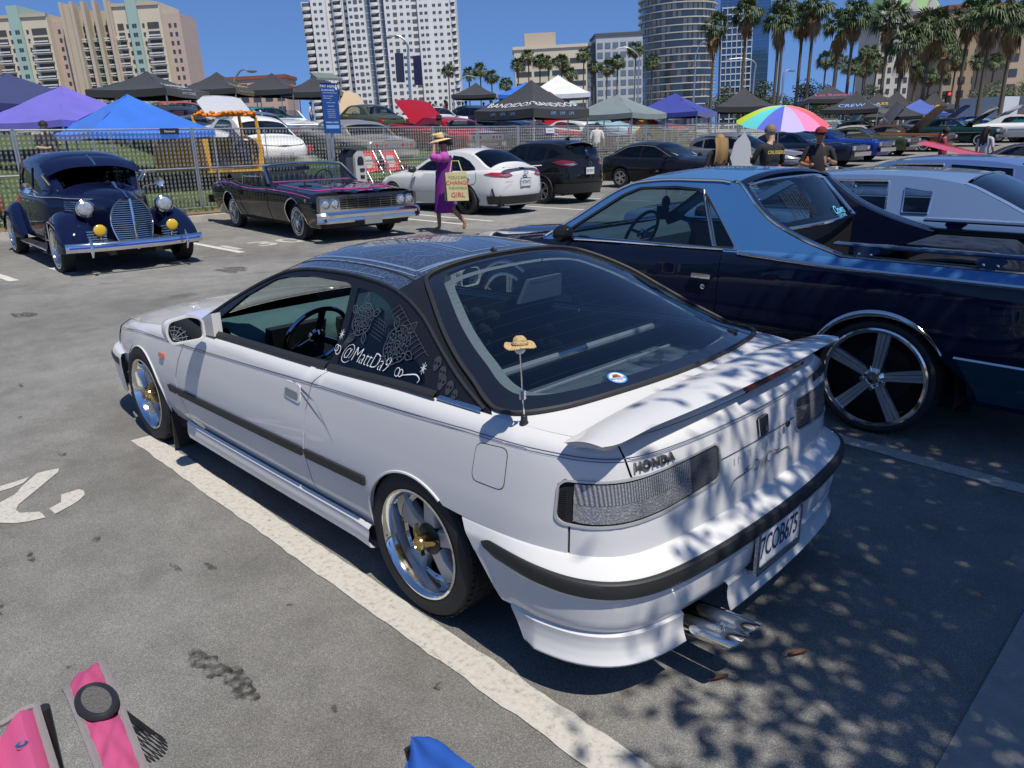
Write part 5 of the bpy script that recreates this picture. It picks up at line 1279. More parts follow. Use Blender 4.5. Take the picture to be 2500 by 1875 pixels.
 for k in range(9): gr.tube([tuple(Vector(rw(.80-.03*k, .28+.05*math.sin(k*1.7)))+Vector((-.012,0,0))), tuple(Vector(rw(.78-.03*k+.01*math.sin(k), .80+.05*math.cos(k*2.1)))+Vector((-.012,0,0)))], .003, 4)
 gr.build('window_script', mat('dark teal script', (.006,.012,.014), rough=.8), car)
 # bed
 LINER = mat('black bed liner', (.012,.012,.013), rough=.5, bump=.3, bscale=40)
 def bed(u, v):
  x = .80-1.85*u; pr = [(.80,.99),(.795,.97),(.76,.95),(.74,.80),(.72,.66),(.3,.63),(0,.63)]
  i = v*(len(pr)-1); k = min(int(i), len(pr)-2); f = i-k; return (x, pr[k][0]*(1-f)+pr[k+1][0]*f, pr[k][1]*(1-f)+pr[k+1][1]*f)
 b = MB().grid(bed, 12, 18); b.merge(b.mirror()); b.build('bed_liner', LINER, car)
 MB().grid(lambda u, v: (.80+.02*math.cos(math.pi*(u-.5)), -.74+1.48*u, .60+.52*v), 10, 6).build('bed_front_wall', LINER, car)
 for s in (1, -1):
  MB().grid(lambda u, v: (.52*math.cos(math.pi*u), s*(.74-.28*min(1, math.sin(math.pi*v/2)*1.2)), .62+.26*math.sin(math.pi*u)*math.cos(math.pi*v/2*.999)**.35), 18, 8).build('wheel_hump', LINER, car)
 # rails on the bed sides
 for s in (1, -1):
  ra = thing  # bars are parts
  m = MB().prism([(-.028,0),(.028,0),(.034,.012),(.022,.02),(-.022,.02),(-.034,.012)], 1.62, lambda p: (.34-p[2], s*.775+p[0]*1.3, 1.052+p[1])); m.build('bed_bar', SKYB2, car)
  for x in (.16,-.46,-.98):
   poly = [(.05,0),(-.07,0),(-.085,-.02),(-.03,-.065),(.03,-.065),(.06,-.03)]
   br = MB().prism(poly, .012, lambda p: (x+p[0], s*(.82+p[2]), 1.058+p[1])).build('bar_bracket', SKYB2, car)
   for dx in (-.045, .02): MB().lathe([(.008,0),(.008,.006),(0,.008)], 8, axis='y').xf(Matrix.Translation((x+dx, s*.835, 1.02)) @ Matrix.Rotation(0 if s > 0 else math.pi, 4, 'Z')).build('bolt', CHROME, br)
  MB().box((-.35, s*.80, .998),(1.5,.05,.012)).build('rail_cap', RUBT, car)
 # running gear
 for x in (0, 2.97):
  for s in (1, -1):
   w_ = wheel_five(car, y=s); w_.location = (x, s*.77, .335)
   MB().lathe([(.42,.02),(.42,-.34)], 22, axis='y', a0=R(-10), a1=R(190)).xf(Matrix.Translation((x, s*.84 if s > 0 else -.52, .30))).build('wheel_well', GAP, car)
   MB().box((x, s*.50, .42),(.86,.02,.60)).build('well_wall', GAP, car)
 MB().bbox(-1.1,3.8,-.6,.6,.24,.55).build('underbody', GAP, car); MB().bbox(.42,2.55,-.82,.82,.24,.30).build('floor_pan', GAP, car)
 MB().box((-1.2,0,.55),(.10,1.7,.14)).build('rear_bumper', CHROME, car); MB().box((4.0,0,.52),(.12,1.7,.14)).build('front_bumper', CHROME, car)
 t = panel([(sh.s[0],.35),(sh.sx(3.84),.35),(sh.sx(3.80),zs(3.8)),(sh.s[0],zs(3.94))], S, .1); t.merge(t.mirror()); t.build('nose', NAVY, car)
 t = panel([(sh.sx(-1.105),.27),(sh.s[-1],.27),(sh.s[-1],.985),(sh.sx(-1.105),.985)], S, .1); t.merge(t.mirror()); t.build('tailgate', NAVY, car)
 # cabin
 def tub(u, v):
  x = .86+1.7*u; pr = [(.79,zs(x)-.02),(.78,.6),(.7,.34),(0,.33)]; i = v*3; k = min(int(i), 2); f = i-k
  return (x, pr[k][0]*(1-f)+pr[k+1][0]*f, pr[k][1]*(1-f)+pr[k+1][1]*f)
 t = MB().grid(tub, 8, 9); t.merge(t.mirror()); t.build('cabin_lining', INTER, car)
 MB().grid(lambda u, v: (.86, -.78+1.56*u, .35+.72*v), 6, 4).build('cab_back_wall', INTER, car)
 GREYI = mat('grey vinyl', (.10,.12,.135), rough=.6)
 def dash(u, v):
  y = -.76+1.52*u; pr = [(2.55,.94),(2.38,.955),(2.26,.93),(2.22,.86),(2.26,.72),(2.3,.6)]; i = v*5; k = min(int(i), 4); f = i-k
  return (pr[k][0]*(1-f)+pr[k+1][0]*f, y, pr[k][1]*(1-f)+pr[k+1][1]*f)
 MB().grid(dash, 20, 15).build('dashboard', GREYI, car)
 M = Matrix.Translation((1.98,.40,.965)) @ Matrix.Rotation(R(-25), 4, 'Y')
 MB().tube([(0,.185*math.cos(a),.185*math.sin(a)) for a in [2*math.pi*k/36 for k in range(36)]], .013, 7, closed=True).xf(M).build('steering_wheel', BLACKP, car)
 sp = MB()
 for a in (.3, math.pi-.3, -math.pi/2): sp.tube([(0,.02*math.cos(a),.02*math.sin(a)), (.0,.18*math.cos(a),.18*math.sin(a))], .012, 6)
 sp.lathe([(.04,-.015),(.04,.01),(0,.02)], 14, axis='x'); sp.xf(M); sp.build('wheel_spokes', CHROME, car)
 def bench(u, v):
  pr = [(1.75,.52),(1.72,.58),(1.4,.56),(1.2,.58),(1.12,.75),(1.02,1.02),(.96,1.04)]; i = v*6; k = min(int(i), 5); f = i-k
  return (pr[k][0]*(1-f)+pr[k+1][0]*f, -.70+1.4*u, pr[k][1]*(1-f)+pr[k+1][1]*f)
 MB().grid(bench, 10, 18).build('bench_seat', GREYI, car)
 MB().box((2.03,.02,1.30),(.02,.24,.055)).build('rear_view_mirror', BLACKP, car)
 MB().tube([(2.02,.02,1.275),(2.02,.02,1.17)], .002, 4).build('charm_string', BLACKP, car)
 dice = MB(); dice.box((2.02,.06,1.09),(.09,.09,.09),rz=.5,rx=.3); dice.box((2.0,-.05,1.05),(.09,.09,.09),rz=.2,ry=.4); dice.sphere((2.02,.02,1.17),.035,8,6,sz=1.5)
 dice.build('hanging_dice', mat('navy plush', (.01,.015,.05), rough=.95), car)
 for s in (1, -1):
  mm = MB().sphere((2.28,s*.97,1.0), 1, 14, 8, sx=.06, sy=.10, sz=.065); mm.build('door_mirror', BLK, car)
  MB().tube([(2.30,s*.84,.95),(2.28,s*.92,.98)], .018, 6).build('mirror_arm', BLK, car)
 return car
SKYB2 = paint('slate blue bar paint', (.035,.06,.12), rough=.35)
elc = pickup()
# speaker box and red item in the bed
sb = MB().grid(lambda u, v: (lambda a: (-.60-.42*math.cos(a)*(1 if abs(math.cos(a)) < .95 else 1), -3.12-.30+.6*v, .66+.34*min(1, 1.25*math.sin(a))))(math.pi*u), 16, 3).build('speaker_case', mat('black vinyl case', (.014,.014,.015), rough=.45, bump=.3, bscale=150))
tag(sb, 'rounded black vinyl case lying in the pickup bed', 'case')
rb = MB().sphere((-1.16,-3.1,.93), 1, 12, 8, sx=.13, sy=.16, sz=.12).build('red_bag', mat('red nylon', (.45,.02,.03), rough=.6)); tag(rb, 'red soft bag at the right end of the pickup bed', 'bag')
# ================================================================== general car builder for the middle distance
LAMPC = lens_mat('headlamp glass', (.6,.62,.64), 60)
REDL = mat('red tail lens', (.42,.012,.02), rough=.15, coat=1)
AMBER = mat('amber lens', (.6,.22,.02), rough=.2, coat=1)
def gcar(name, label, cat, loc, rz, col, roofcol=None, group=None, plan=None, zsh=None, off=None, zc=None, ze=None, zbot=.2, zr=.5, tum=.5, cp=2.6,
   wx=(2.7,0), wr=.32, tr=.74, ar=.37, az=None, wheel=None, wins=(), ws=None, bl=None, hood_x=None, deck_x=None, glas=None, L=.12, doors=(), openhood=None, roof_on=True, mould=None, skip=(), tilt=0, hoodm=None, interior=True, inset=0.0):
 sh = Shell(plan, zsh, off, zbot=zbot, zr=zr, zc=zc, ze=ze, tum=tum, crown_p=cp, inset=inset)
 car = thing(name, label, cat, loc, rz, group)
 if tilt: car.rotation_euler = (0, tilt, rz)
 glas = glas or GLASSM; roofcol = roofcol or col; az = az if az is not None else wr
 S = lambda q, z: sh.S(q, z); zs = sh.zshf; X = lambda x, z: (sh.sx(x), z)
 def half(nm, mb, m, par=None): mb.mirror().build(nm, m, par or car); return mb.build(nm, m, par or car)
 def arc(xc, n=14): return [(xc+ar*math.cos(a), az+ar*math.sin(a)) for a in [math.asin(max(-1,min(1,(zbot-az)/ar)))+(math.pi-2*math.asin(max(-1,min(1,(zbot-az)/ar))))*k/n for k in range(n+1)]]
 # body side: bottom edge rear-ward with arches, then shoulder back
 bot = [(sh.s[0], zbot)] + [X(x, z) for x, z in arc(wx[0])] + [X(x, z) for x, z in arc(wx[1])] + [(sh.s[-1], zbot)]
 n = 46; topl = [(q, zs(sh.S(q, 9)[0])) for q in [sh.s[-1]+(sh.s[0]-sh.s[-1])*k/n for k in range(n+1)]]
 body = half('body_side', panel(bot+topl, S, L, thick=.02), col)
 # door cuts
 for d in doors:
  half('door_gap', MB().tube([sh.S(sh.sx(x), z, .001) for x, z in spline(d, 4)], .005, 4), GAP)
 T = lambda x, y: sh.T(x, y); yo = lambda x: sh.ye(x)-.001
 def tp(nm, x0, x1, m, k=1.0, off_=0.0, n=10):
  xr = [x0+(x1-x0)*i/n for i in range(n+1)]
  return panel([(x, yo(x)*k) for x in xr]+[(x, -yo(x)*k) for x in xr[::-1]], lambda x, y: sh.T(x, y, off_), L, flip=False).build(nm, m, car)
 if ws and hood_x is not None:
  x1 = ws[0]; x0 = hood_x
  if openhood:
   h = tp('hood', x0, x1, hoodm or col); h.location = (x1, 0, zs(x1));
   h.data.transform(Matrix.Translation((-x1, 0, -zs(x1)))); h.rotation_euler = (0, -openhood, 0)
   MB().bbox(x1+.05, x0-.1, -sh.yb((x0+x1)/2)*.85, sh.yb((x0+x1)/2)*.85, .4, zs((x0+x1)/2)-.08).build('engine_bay', BLACKP, car)
  else: tp('hood', x0, x1, hoodm or col)
 if bl and deck_x is not None: tp('boot_lid', bl[1], deck_x, col)
 if roof_on:
  if ws and bl: tp('roof', ws[1], bl[0], roofcol)
  if bl and bl[0] > bl[1]: tp('rear_window', bl[0]-.03, bl[1], glas, .93);
  def strips(nm, xa, xb, m):
   mb = MB(); mb.grid(lambda u, v: (lambda x: sh.T(x, yo(x)*(.92+.08*v), .004))(xa+(xb-xa)*u), 8, 2); half(nm, mb, m)
  if bl and bl[0] > bl[1]: strips('rear_pillar_edge', bl[0], bl[1], roofcol)
  x0, x1 = (bl[1] if bl else sh.ex[0]), (ws[0] if ws else sh.ex[1])
  N = 40; up_ = [(x, sh.ze(x)) for x in [x1-(x1-x0)*k/N for k in range(N+1)]]; lo_ = [(x, zs(x)-.003) for x in [x0+(x1-x0)*k/N for k in range(N+1)]]
  half('cab_frame', panel(up_+lo_, lambda x, z: sh.G(x, z), L*.7, holes=[w[0] for w in wins], flip=True, thick=.02), roofcol)
  for w_ in wins: half('side_window', panel(w_[0], lambda x, z: sh.G(x, z, -.008), L*1.5, flip=True), w_[1] if len(w_) > 1 else glas)
 if ws:
  tp('windscreen', ws[0]-.02, ws[1]+.02, GLASSC if glas is not GLASSD else GLASSM, .95)
  mb = MB().grid(lambda u, v: (lambda x: sh.T(x, yo(x)*(.93+.07*v), .004))(ws[0]+(ws[1]-ws[0])*u), 8, 2); half('windscreen_pillar', mb, roofcol)
 # running gear
 for x in wx:
  for s in (1, -1):
   w_ = (wheel or wheel_plain)(car, y=s) if not isinstance(wheel, tuple) else wheel[0](car, y=s, **wheel[1])
   w_.location = (x, s*tr, wr)
   MB().lathe([(ar+.02,.0),(ar+.02,-.3)], 14, axis='y', a0=R(-5), a1=R(185)).xf(Matrix.Translation((x, s*(tr+.07) if s > 0 else -(tr+.07)+.3, az))).build('wheel_well', GAP, car)
 wm = max(p[1] for p in plan)
 MB().bbox(sh.px.min()+.15, sh.px.max()-.15, -tr+.12, tr-.12, zbot-.02, zr+.05).build('underbody', GAP, car)
 MB().bbox(wx[1]+ar+.04, wx[0]-ar-.04, -wm+.1, wm-.1, zbot, zbot+.05).build('floor_pan', GAP, car)
 if interior and ws:
  xa = (bl[1] if bl else sh.ex[0])+.1; xb = ws[0]-.12; yb = wm-.22; zz = zs((xa+xb)/2)-.06
  MB().add([(xa,-yb,zz),(xa,yb,zz),(xb,yb,zz),(xb,-yb,zz),(xa,-yb,.35),(xa,yb,.35),(xb,yb,.35),(xb,-yb,.35)], [(0,1,5,4),(1,2,6,5),(2,3,7,6),(3,0,4,7),(4,5,6,7)]).build('cabin_lining', INTER, car, smooth=0)
  xm = (xa+xb)/2
  for sx in (xm-.75, xm+.15):
   for s in (1, -1): MB().box((sx, s*.36, .62),(.14,.5,.62), ry=R(-14)).build('seat', SEATG, car)
  MB().box((xb-.1,0,zz-.05),(.35,2*yb*.97,.2)).build('dashboard', INTER, car)
  MB().tube([(xb-.42+.05*math.sin(a), .38+.17*math.cos(a), zz+.02+.17*math.sin(a)) for a in [2*math.pi*k/20 for k in range(20)]], .013, 5, closed=True).build('steering_wheel', BLACKP, car)
 return car, sh
SEATG = mat('black seat vinyl', (.02,.02,.022), rough=.5)
def band(sh, q0, q1, z0, z1, out, n=30, bulge=.0):
 return MB().grid(lambda u, v: sh.S(q0+(q1-q0)*u, z0+(z1-z0)*v, out+bulge*math.sin(math.pi*v)), n, 4)
def mir(mb): return mb.merge(mb.mirror())
OFFM = [(-1,.08),(-.5,.03),(-.2,.005),(0,0),(.3,.006),(.6,.022),(.85,.045),(.95,.065),(1,.10)]
OFFC = [(-1,.12),(-.5,.05),(-.2,.012),(0,0),(.3,0),(.6,.008),(.85,.02),(.95,.035),(1,.06)]
PLATEM = mat('pale number plate', (.62,.63,.65), rough=.4)
def plate(car, p, rz, w=.31, h=.16, txt=None, name='number_plate', ink=None):
 o = MB().box((0,0,0),(.012,w,h)).build(name, PLATEM, car); o.location = p; o.rotation_euler = (0,0,rz)
 MB().box((-.004,0,0),(.012,w+.03,h+.03)).build('plate_frame', CHROME, o)
 if txt:
  t = text_mb(txt, h*.62, offset=.001); xs = [v[0] for v in t.v]; k = w*.85/(max(xs)-min(xs)); lay(t, lambda u, v, hh: (.008, u*k, v)); t.build('plate_number', ink or mat('plate ink', (.03,.04,.12), rough=.5), o)
 return o
# ---------------------------------------------------------------- white saloon seen from behind
def saloon_white():
 Wt = paint('white saloon paint', (.60,.60,.59))
 win = [(1.86,.955),(1.55,1.14),(1.15,1.275),(.75,1.30),(.74,.955)], GLASSD
 win2 = [(.69,1.30),(.35,1.27),(.05,1.18),(-.18,1.05),(-.24,.985),(.0,.965),(.69,.955)], GLASSD
 car, sh = gcar('parked_saloon', 'white modern saloon with red tail lamps parked behind the woman in purple', 'car', (11.25,-10.42,0), R(1), Wt,
  plan=[(3.62,0),(3.58,.35),(3.45,.62),(3.2,.80),(2.7,.875),(1.5,.89),(.5,.89),(0,.895),(-.5,.86),(-.78,.78),(-.95,.6),(-1.02,.3),(-1.04,0)],
  zsh=[(-1.05,.99),(-.6,1.0),(0,.965),(1,.94),(1.9,.92),(2.6,.87),(3.3,.74),(3.62,.66)], off=OFFM, zbot=.22, zr=.55,
  zc=[(3.62,.72),(3.2,.87),(2.4,.99),(2.05,1.02),(1.6,1.23),(1.2,1.40),(.6,1.455),(.1,1.43),(-.15,1.38),(-.5,1.21),(-.8,1.075),(-1.04,1.03)],
  ze=[(2.2,.92),(1.9,1.03),(1.5,1.24),(1.1,1.345),(.6,1.37),(.1,1.32),(-.2,1.20),(-.45,1.07),(-.6,1.0)], tum=.55,
  wx=(2.7,0), wr=.325, tr=.79, ar=.365, wheel=(wheel_plain, dict(Rt=.325, Rr=.225, m=mat('black alloy', (.02,.02,.022), rough=.3, metal=.5))),
  wins=[win, win2], ws=(2.1,1.2), bl=(.02,-.62), hood_x=3.5, deck_x=-1.0, glas=GLASSD,
  doors=[[(.72,.94),(.74,.6),(.70,.28)], [(-.30,.94),(-.28,.7),(.25,.60),(.30,.28)], [(1.9,.92),(1.95,.6),(1.92,.28)]])
 s = sh
 # lamps
 for sg in (1, -1):
  def pb(nm, mb, m): (mb if sg > 0 else mb.mirror()).build(nm, m, car)
  A = [(sh.sx(-.55),.905),(sh.sx(-.75),.945),(sh.sy(.45),.93),(sh.sy(.36),.87),(sh.sy(.5),.835),(sh.sx(-.80),.86)]
  pb('tail_lamp', panel(A, lambda q, z: sh.S(q, z, .012), .05, thick=.015), REDL)
  B = [(sh.sx(-.86),.885),(sh.sy(.5),.905),(sh.sy(.4),.87),(sh.sy(.52),.85)]
  pb('reverse_lamp', panel(B, lambda q, z: sh.S(q, z, .018), .05), LENS)
 mir(band(sh, sh.sx(-.62), sh.s[-1], .25, .43, .02)).build('rear_diffuser', BLACKP, car)
 for sg in (1, -1): MB().tube([(sh.S(sh.sx(-.80),.42,.02)[0], sg*sh.S(sh.sx(-.80),.42,.02)[1], .42), (sh.S(sh.sx(-.76),.60,.02)[0], sg*sh.S(sh.sx(-.76),.60,.02)[1], .60)], .02, 6).build('bumper_slot', BLACKP, car)
 mir(MB().grid(lambda u, v: (-.90-.10*v, .62*u, 1.03+.02*math.sin(math.pi*v)+.01*v), 10, 5)).build('boot_spoiler', Wt, car)
 plate(car, (-1.055,0,.71), math.pi, txt='9JTB472')
 mir(band(sh, sh.sy(.45), sh.s[-1], .60, .82, -.02)).build('plate_recess', Wt, car)
 em = MB()
 for a, b in ((.075,.05),(.03,.05),(.06,.022)): em.tube([(-1.06, a*math.cos(t), .92+b*math.sin(t)) for t in [2*math.pi*k/20 for k in range(20)]], .006, 5, closed=True)
 em.build('emblem', CHROME, car)
 t = text_mb('COROLLA', .05, spacing=1.1); lay(t, lambda u, v, h: (-1.03, -u+.52, .74+v)).build('model_lettering', CHROME, car)
 t = text_mb('SE', .05); lay(t, lambda u, v, h: (-1.03, -u-.52, .74+v)).build('trim_lettering', CHROME, car)
 MB().prism([(0,0),(.2,0),(.05,.06),(0,.06)], .012, lambda p: (.35-p[0], -.006+p[2], 1.448+p[1])).build('roof_fin', Wt, car)
 for sg in (1, -1):
  MB().sphere((1.75, sg*.98, .98), 1, 12, 7, sx=.08, sy=.12, sz=.075).build('door_mirror', BLACKP, car)
  MB().box((.86, sg*.885, .80),(.16,.03,.03)).build('door_handle', Wt, car); MB().box((-.05, sg*.88, .82),(.16,.03,.03)).build('door_handle', Wt, car)
saloon_white()
# ---------------------------------------------------------------- black crossover
def crossover():
 K = paint('black crossover paint', (.010,.011,.014))
 win = rpoly([(1.75,1.07),(1.45,1.26),(1.05,1.41),(.72,1.43),(.70,1.07)], .02, 2), GLASSD
 win2 = rpoly([(.64,1.43),(.2,1.42),(-.05,1.38),(.02,1.12),(.10,1.09),(.64,1.07)], .02, 2), GLASSD
 win3 = rpoly([(-.12,1.37),(-.35,1.32),(-.52,1.23),(-.30,1.16),(-.08,1.14)], .02, 2), GLASSD
 car, sh = gcar('parked_crossover', 'black crossover with tinted windows parked right of the white saloon', 'car', (11.68,-13.45,0), 0, K,
  plan=[(3.45,0),(3.42,.35),(3.3,.62),(3.05,.80),(2.6,.87),(1.5,.88),(.5,.88),(0,.89),(-.4,.86),(-.65,.78),(-.80,.6),(-.86,.3),(-.88,0)],
  zsh=[(-.88,1.12),(-.4,1.12),(.2,1.07),(1.2,1.02),(1.9,1.0),(2.6,.98),(3.2,.86),(3.45,.78)], off=OFFM, zbot=.26, zr=.6,
  zc=[(3.45,.84),(3.1,.98),(2.4,1.07),(1.95,1.11),(1.5,1.36),(1.1,1.54),(.5,1.60),(-.1,1.59),(-.5,1.53),(-.62,1.49),(-.76,1.27),(-.86,1.14)],
  ze=[(2.05,1.0),(1.75,1.11),(1.4,1.32),(1.05,1.47),(.5,1.51),(-.1,1.49),(-.45,1.42),(-.6,1.36),(-.74,1.2),(-.84,1.12)], tum=.42,
  wx=(2.62,0), wr=.335, tr=.77, ar=.39, wheel=(wheel_plain, dict(Rt=.335, Rr=.22)), wins=[win, win2, win3], ws=(2.0,1.12), bl=(-.60,-.85), hood_x=3.35, deck_x=-.87, glas=GLASSD,
  doors=[[(.68,1.05),(.70,.6),(.66,.32)], [(-.02,1.08),(.1,.75),(.28,.5),(.34,.32)]])
 for sg in (1, -1):
  A = [(sh.sx(-.30),1.05),(sh.sx(-.62),1.10),(sh.sy(.50),1.06),(sh.sy(.40),.98),(sh.sy(.62),.94),(sh.sx(-.60),.97)]
  m = panel(A, lambda q, z: sh.S(q, z, .012), .06, thick=.015); (m if sg > 0 else m.mirror()).build('tail_lamp', mat('dark red lamp', (.16,.01,.015), rough=.12, coat=1), car)
  B = [(sh.sx(-.66),1.0),(sh.sy(.56),1.02),(sh.sy(.46),.98),(sh.sy(.6),.96)]
  m = panel(B, lambda q, z: sh.S(q, z, .018), .06); (m if sg > 0 else m.mirror()).build('reverse_lamp', LENS, car)
  MB().tube([(.0+.385*math.cos(a), sg*.888, .335+.385*math.sin(a)) for a in [math.pi*k/14 for k in range(15)]], .02, 5).build('arch_cladding', BLACKP, car)
 mir(band(sh, sh.sx(-.45), sh.s[-1], .28, .52, .03)).build('rear_cladding', BLACKP, car)
 mir(MB().grid(lambda u, v: (-.56-.16*v, .60*u, 1.525-.03*u*u-.01*v), 8, 3)).build('roof_spoiler', K, car)
 plate(car, (-.90,-.0,.82), math.pi, txt='8XYB319')
 t = text_mb('KICKS', .06, spacing=1.2); lay(t, lambda u, v, h: (-.86, -u+.45, .72+v)).build('model_lettering', CHROME, car)
 MB().lathe([(.055,0),(.055,.01),(.045,.01)], 18, axis='x').xf(Matrix.Translation((-.895,0,1.0)) @ Matrix.Rotation(math.pi,4,'Z')).build('emblem', CHROME, car)
 MB().prism([(0,0),(.2,0),(.05,.07),(0,.07)], .012, lambda p: (-.2-p[0]*-1, -.006+p[2], 1.585+p[1])).build('roof_fin', K, car)
 MB().tube([(-.845,-.05,1.16),(-.86,-.30,1.19)], .012, 5).build('rear_wiper', BLACKP, car)
crossover()
# ---------------------------------------------------------------- black saloon and grey crossover facing the aisle
def saloon_black():
 K = paint('black saloon paint', (.009,.010,.014))
 win = rpoly([(1.75,.98),(1.45,1.15),(1.1,1.28),(.75,1.31),(.73,.98)], .02, 2), GLASSD
 win2 = rpoly([(.66,1.31),(.2,1.27),(-.1,1.17),(-.38,1.02),(-.36,.99),(.66,.98)], .02, 2), GLASSD
 car, sh = gcar('parked_saloon', 'black four-door saloon with sunshade behind its windscreen beside the crossover', 'car', (13.6,-19.4,0), math.pi, K,
  plan=[(3.75,0),(3.72,.4),(3.6,.68),(3.3,.83),(2.8,.90),(1.5,.92),(.5,.92),(0,.92),(-.5,.88),(-.85,.78),(-1.0,.5),(-1.05,0)],
  zsh=[(-1.05,1.0),(-.4,1.0),(.5,.965),(1.5,.94),(2.2,.92),(3.0,.84),(3.75,.70)], off=OFFM, zbot=.22, zr=.55,
  zc=[(3.75,.76),(3.3,.90),(2.6,.99),(2.05,1.02),(1.6,1.24),(1.2,1.40),(.6,1.46),(.1,1.43),(-.3,1.30),(-.7,1.10),(-1.05,1.03)],
  ze=[(2.15,.92),(1.85,1.03),(1.5,1.22),(1.1,1.34),(.6,1.37),(.1,1.32),(-.3,1.16),(-.6,1.0)], tum=.5,
  wx=(2.83,0), wr=.33, tr=.80, ar=.37, wins=[win, win2], ws=(2.05,1.2), bl=(0,-.65), hood_x=3.65, deck_x=-1.0, glas=GLASSD, doors=[[(.70,.96),(.72,.6),(.68,.28)]])
 for sg in (1, -1):
  A = [(sh.sx(3.25),.74),(sh.sy(.50,True),.73),(sh.sy(.5,True),.66),(sh.sx(3.3),.68)]
  m = panel(A, lambda q, z: sh.S(q, z, .012), .06, thick=.01); (m if sg > 0 else m.mirror()).build('headlamp', LAMPC, car)
  MB().sphere((1.78, sg*1.0, 1.0), 1, 12, 7, sx=.08, sy=.12, sz=.08).build('door_mirror', K, car)
  MB().tube([sh.G(1.86,1.02,.01)[:1]+(sg*sh.G(1.86,1.02,.01)[1],)+(1.0,), (1.15, sg*sh.G(1.15,1.30,.01)[1], 1.31), (.6, sg*sh.G(.6,1.34,.01)[1], 1.345), (.1, sg*sh.G(.1,1.29,.01)[1], 1.29), (-.45, sg*sh.G(-.45,1.02,.01)[1], 1.03)], .008, 5).build('window_chrome', CHROME, car)
 MB().grid(lambda u, v: (1.95-.5*v, -.6+1.2*u, 1.03+.22*v), 8, 4).build('sunshade', mat('silver sunshade', (.55,.58,.6), rough=.3, metal=.6), car)
 mir(band(sh, sh.s[0], sh.sy(.55,True), .38, .62, .01)).build('grille', BLACKP, car)
saloon_black()
def crossover_grey():
 K = paint('grey crossover paint', (.16,.17,.185), flake=.3)
 win = rpoly([(1.75,1.12),(1.4,1.33),(1.05,1.46),(.75,1.48),(.72,1.12)], .02, 2), GLASSD
 win2 = rpoly([(.66,1.48),(.1,1.47),(-.1,1.44),(-.08,1.15),(.66,1.12)], .02, 2), GLASSD
 win3 = rpoly([(-.16,1.43),(-.45,1.36),(-.62,1.24),(-.30,1.18),(-.14,1.17)], .02, 2), GLASSD
 car, sh = gcar('parked_crossover', 'metallic grey crossover parked facing the aisle behind the black saloon', 'car', (13.3,-24.0,.0), math.pi, K,
  plan=[(3.55,0),(3.5,.4),(3.35,.7),(3.0,.86),(2.5,.91),(1.5,.92),(.5,.92),(0,.92),(-.4,.90),(-.8,.80),(-.95,.5),(-1.0,0)],
  zsh=[(-1.0,1.14),(-.3,1.14),(.5,1.10),(1.5,1.06),(2.2,1.03),(3.0,.95),(3.55,.82)], off=OFFM, zbot=.28, zr=.62,
  zc=[(3.55,.88),(3.1,1.02),(2.4,1.12),(2.0,1.15),(1.5,1.42),(1.1,1.60),(.5,1.68),(-.1,1.67),(-.6,1.58),(-.72,1.54),(-.88,1.28),(-1.0,1.16)],
  ze=[(2.1,1.04),(1.8,1.15),(1.4,1.38),(1.05,1.53),(.5,1.58),(-.1,1.56),(-.5,1.46),(-.7,1.36),(-.85,1.2),(-.95,1.14)], tum=.42,
  wx=(2.66,0), wr=.35, tr=.80, ar=.41, wins=[win, win2, win3], ws=(2.05,1.12), bl=(-.70,-.95), hood_x=3.45, deck_x=-.98, glas=GLASSD, doors=[[(.69,1.1),(.71,.6),(.67,.33)]])
 for sg in (1, -1):
  A = [(sh.sx(-.55),1.12),(sh.sx(-.85),1.12),(sh.sy(.5),1.0),(sh.sx(-.75),.98)]
  m = panel(A, lambda q, z: sh.S(q, z, .015), .06, thick=.015); (m if sg > 0 else m.mirror()).build('tail_lamp', REDL, car)
  A = [(sh.sx(2.95),.92),(sh.sy(.55,True),.86),(sh.sy(.55,True),.78),(sh.sx(3.1),.80)]
  m = panel(A, lambda q, z: sh.S(q, z, .012), .06, thick=.01); (m if sg > 0 else m.mirror()).build('headlamp', LAMPC, car)
  MB().sphere((1.78, sg*1.0, 1.15), 1, 12, 7, sx=.08, sy=.12, sz=.08).build('door_mirror', CHROME, car)
  MB().tube([(1.0, sg*.66, 1.60),(.2, sg*.66, 1.64),(-.5, sg*.64, 1.58)], .02, 5).build('roof_rail', ALLOY, car)
  MB().box((.86, sg*.92, .98),(.18,.03,.035)).build('door_handle', K, car)
crossover_grey()
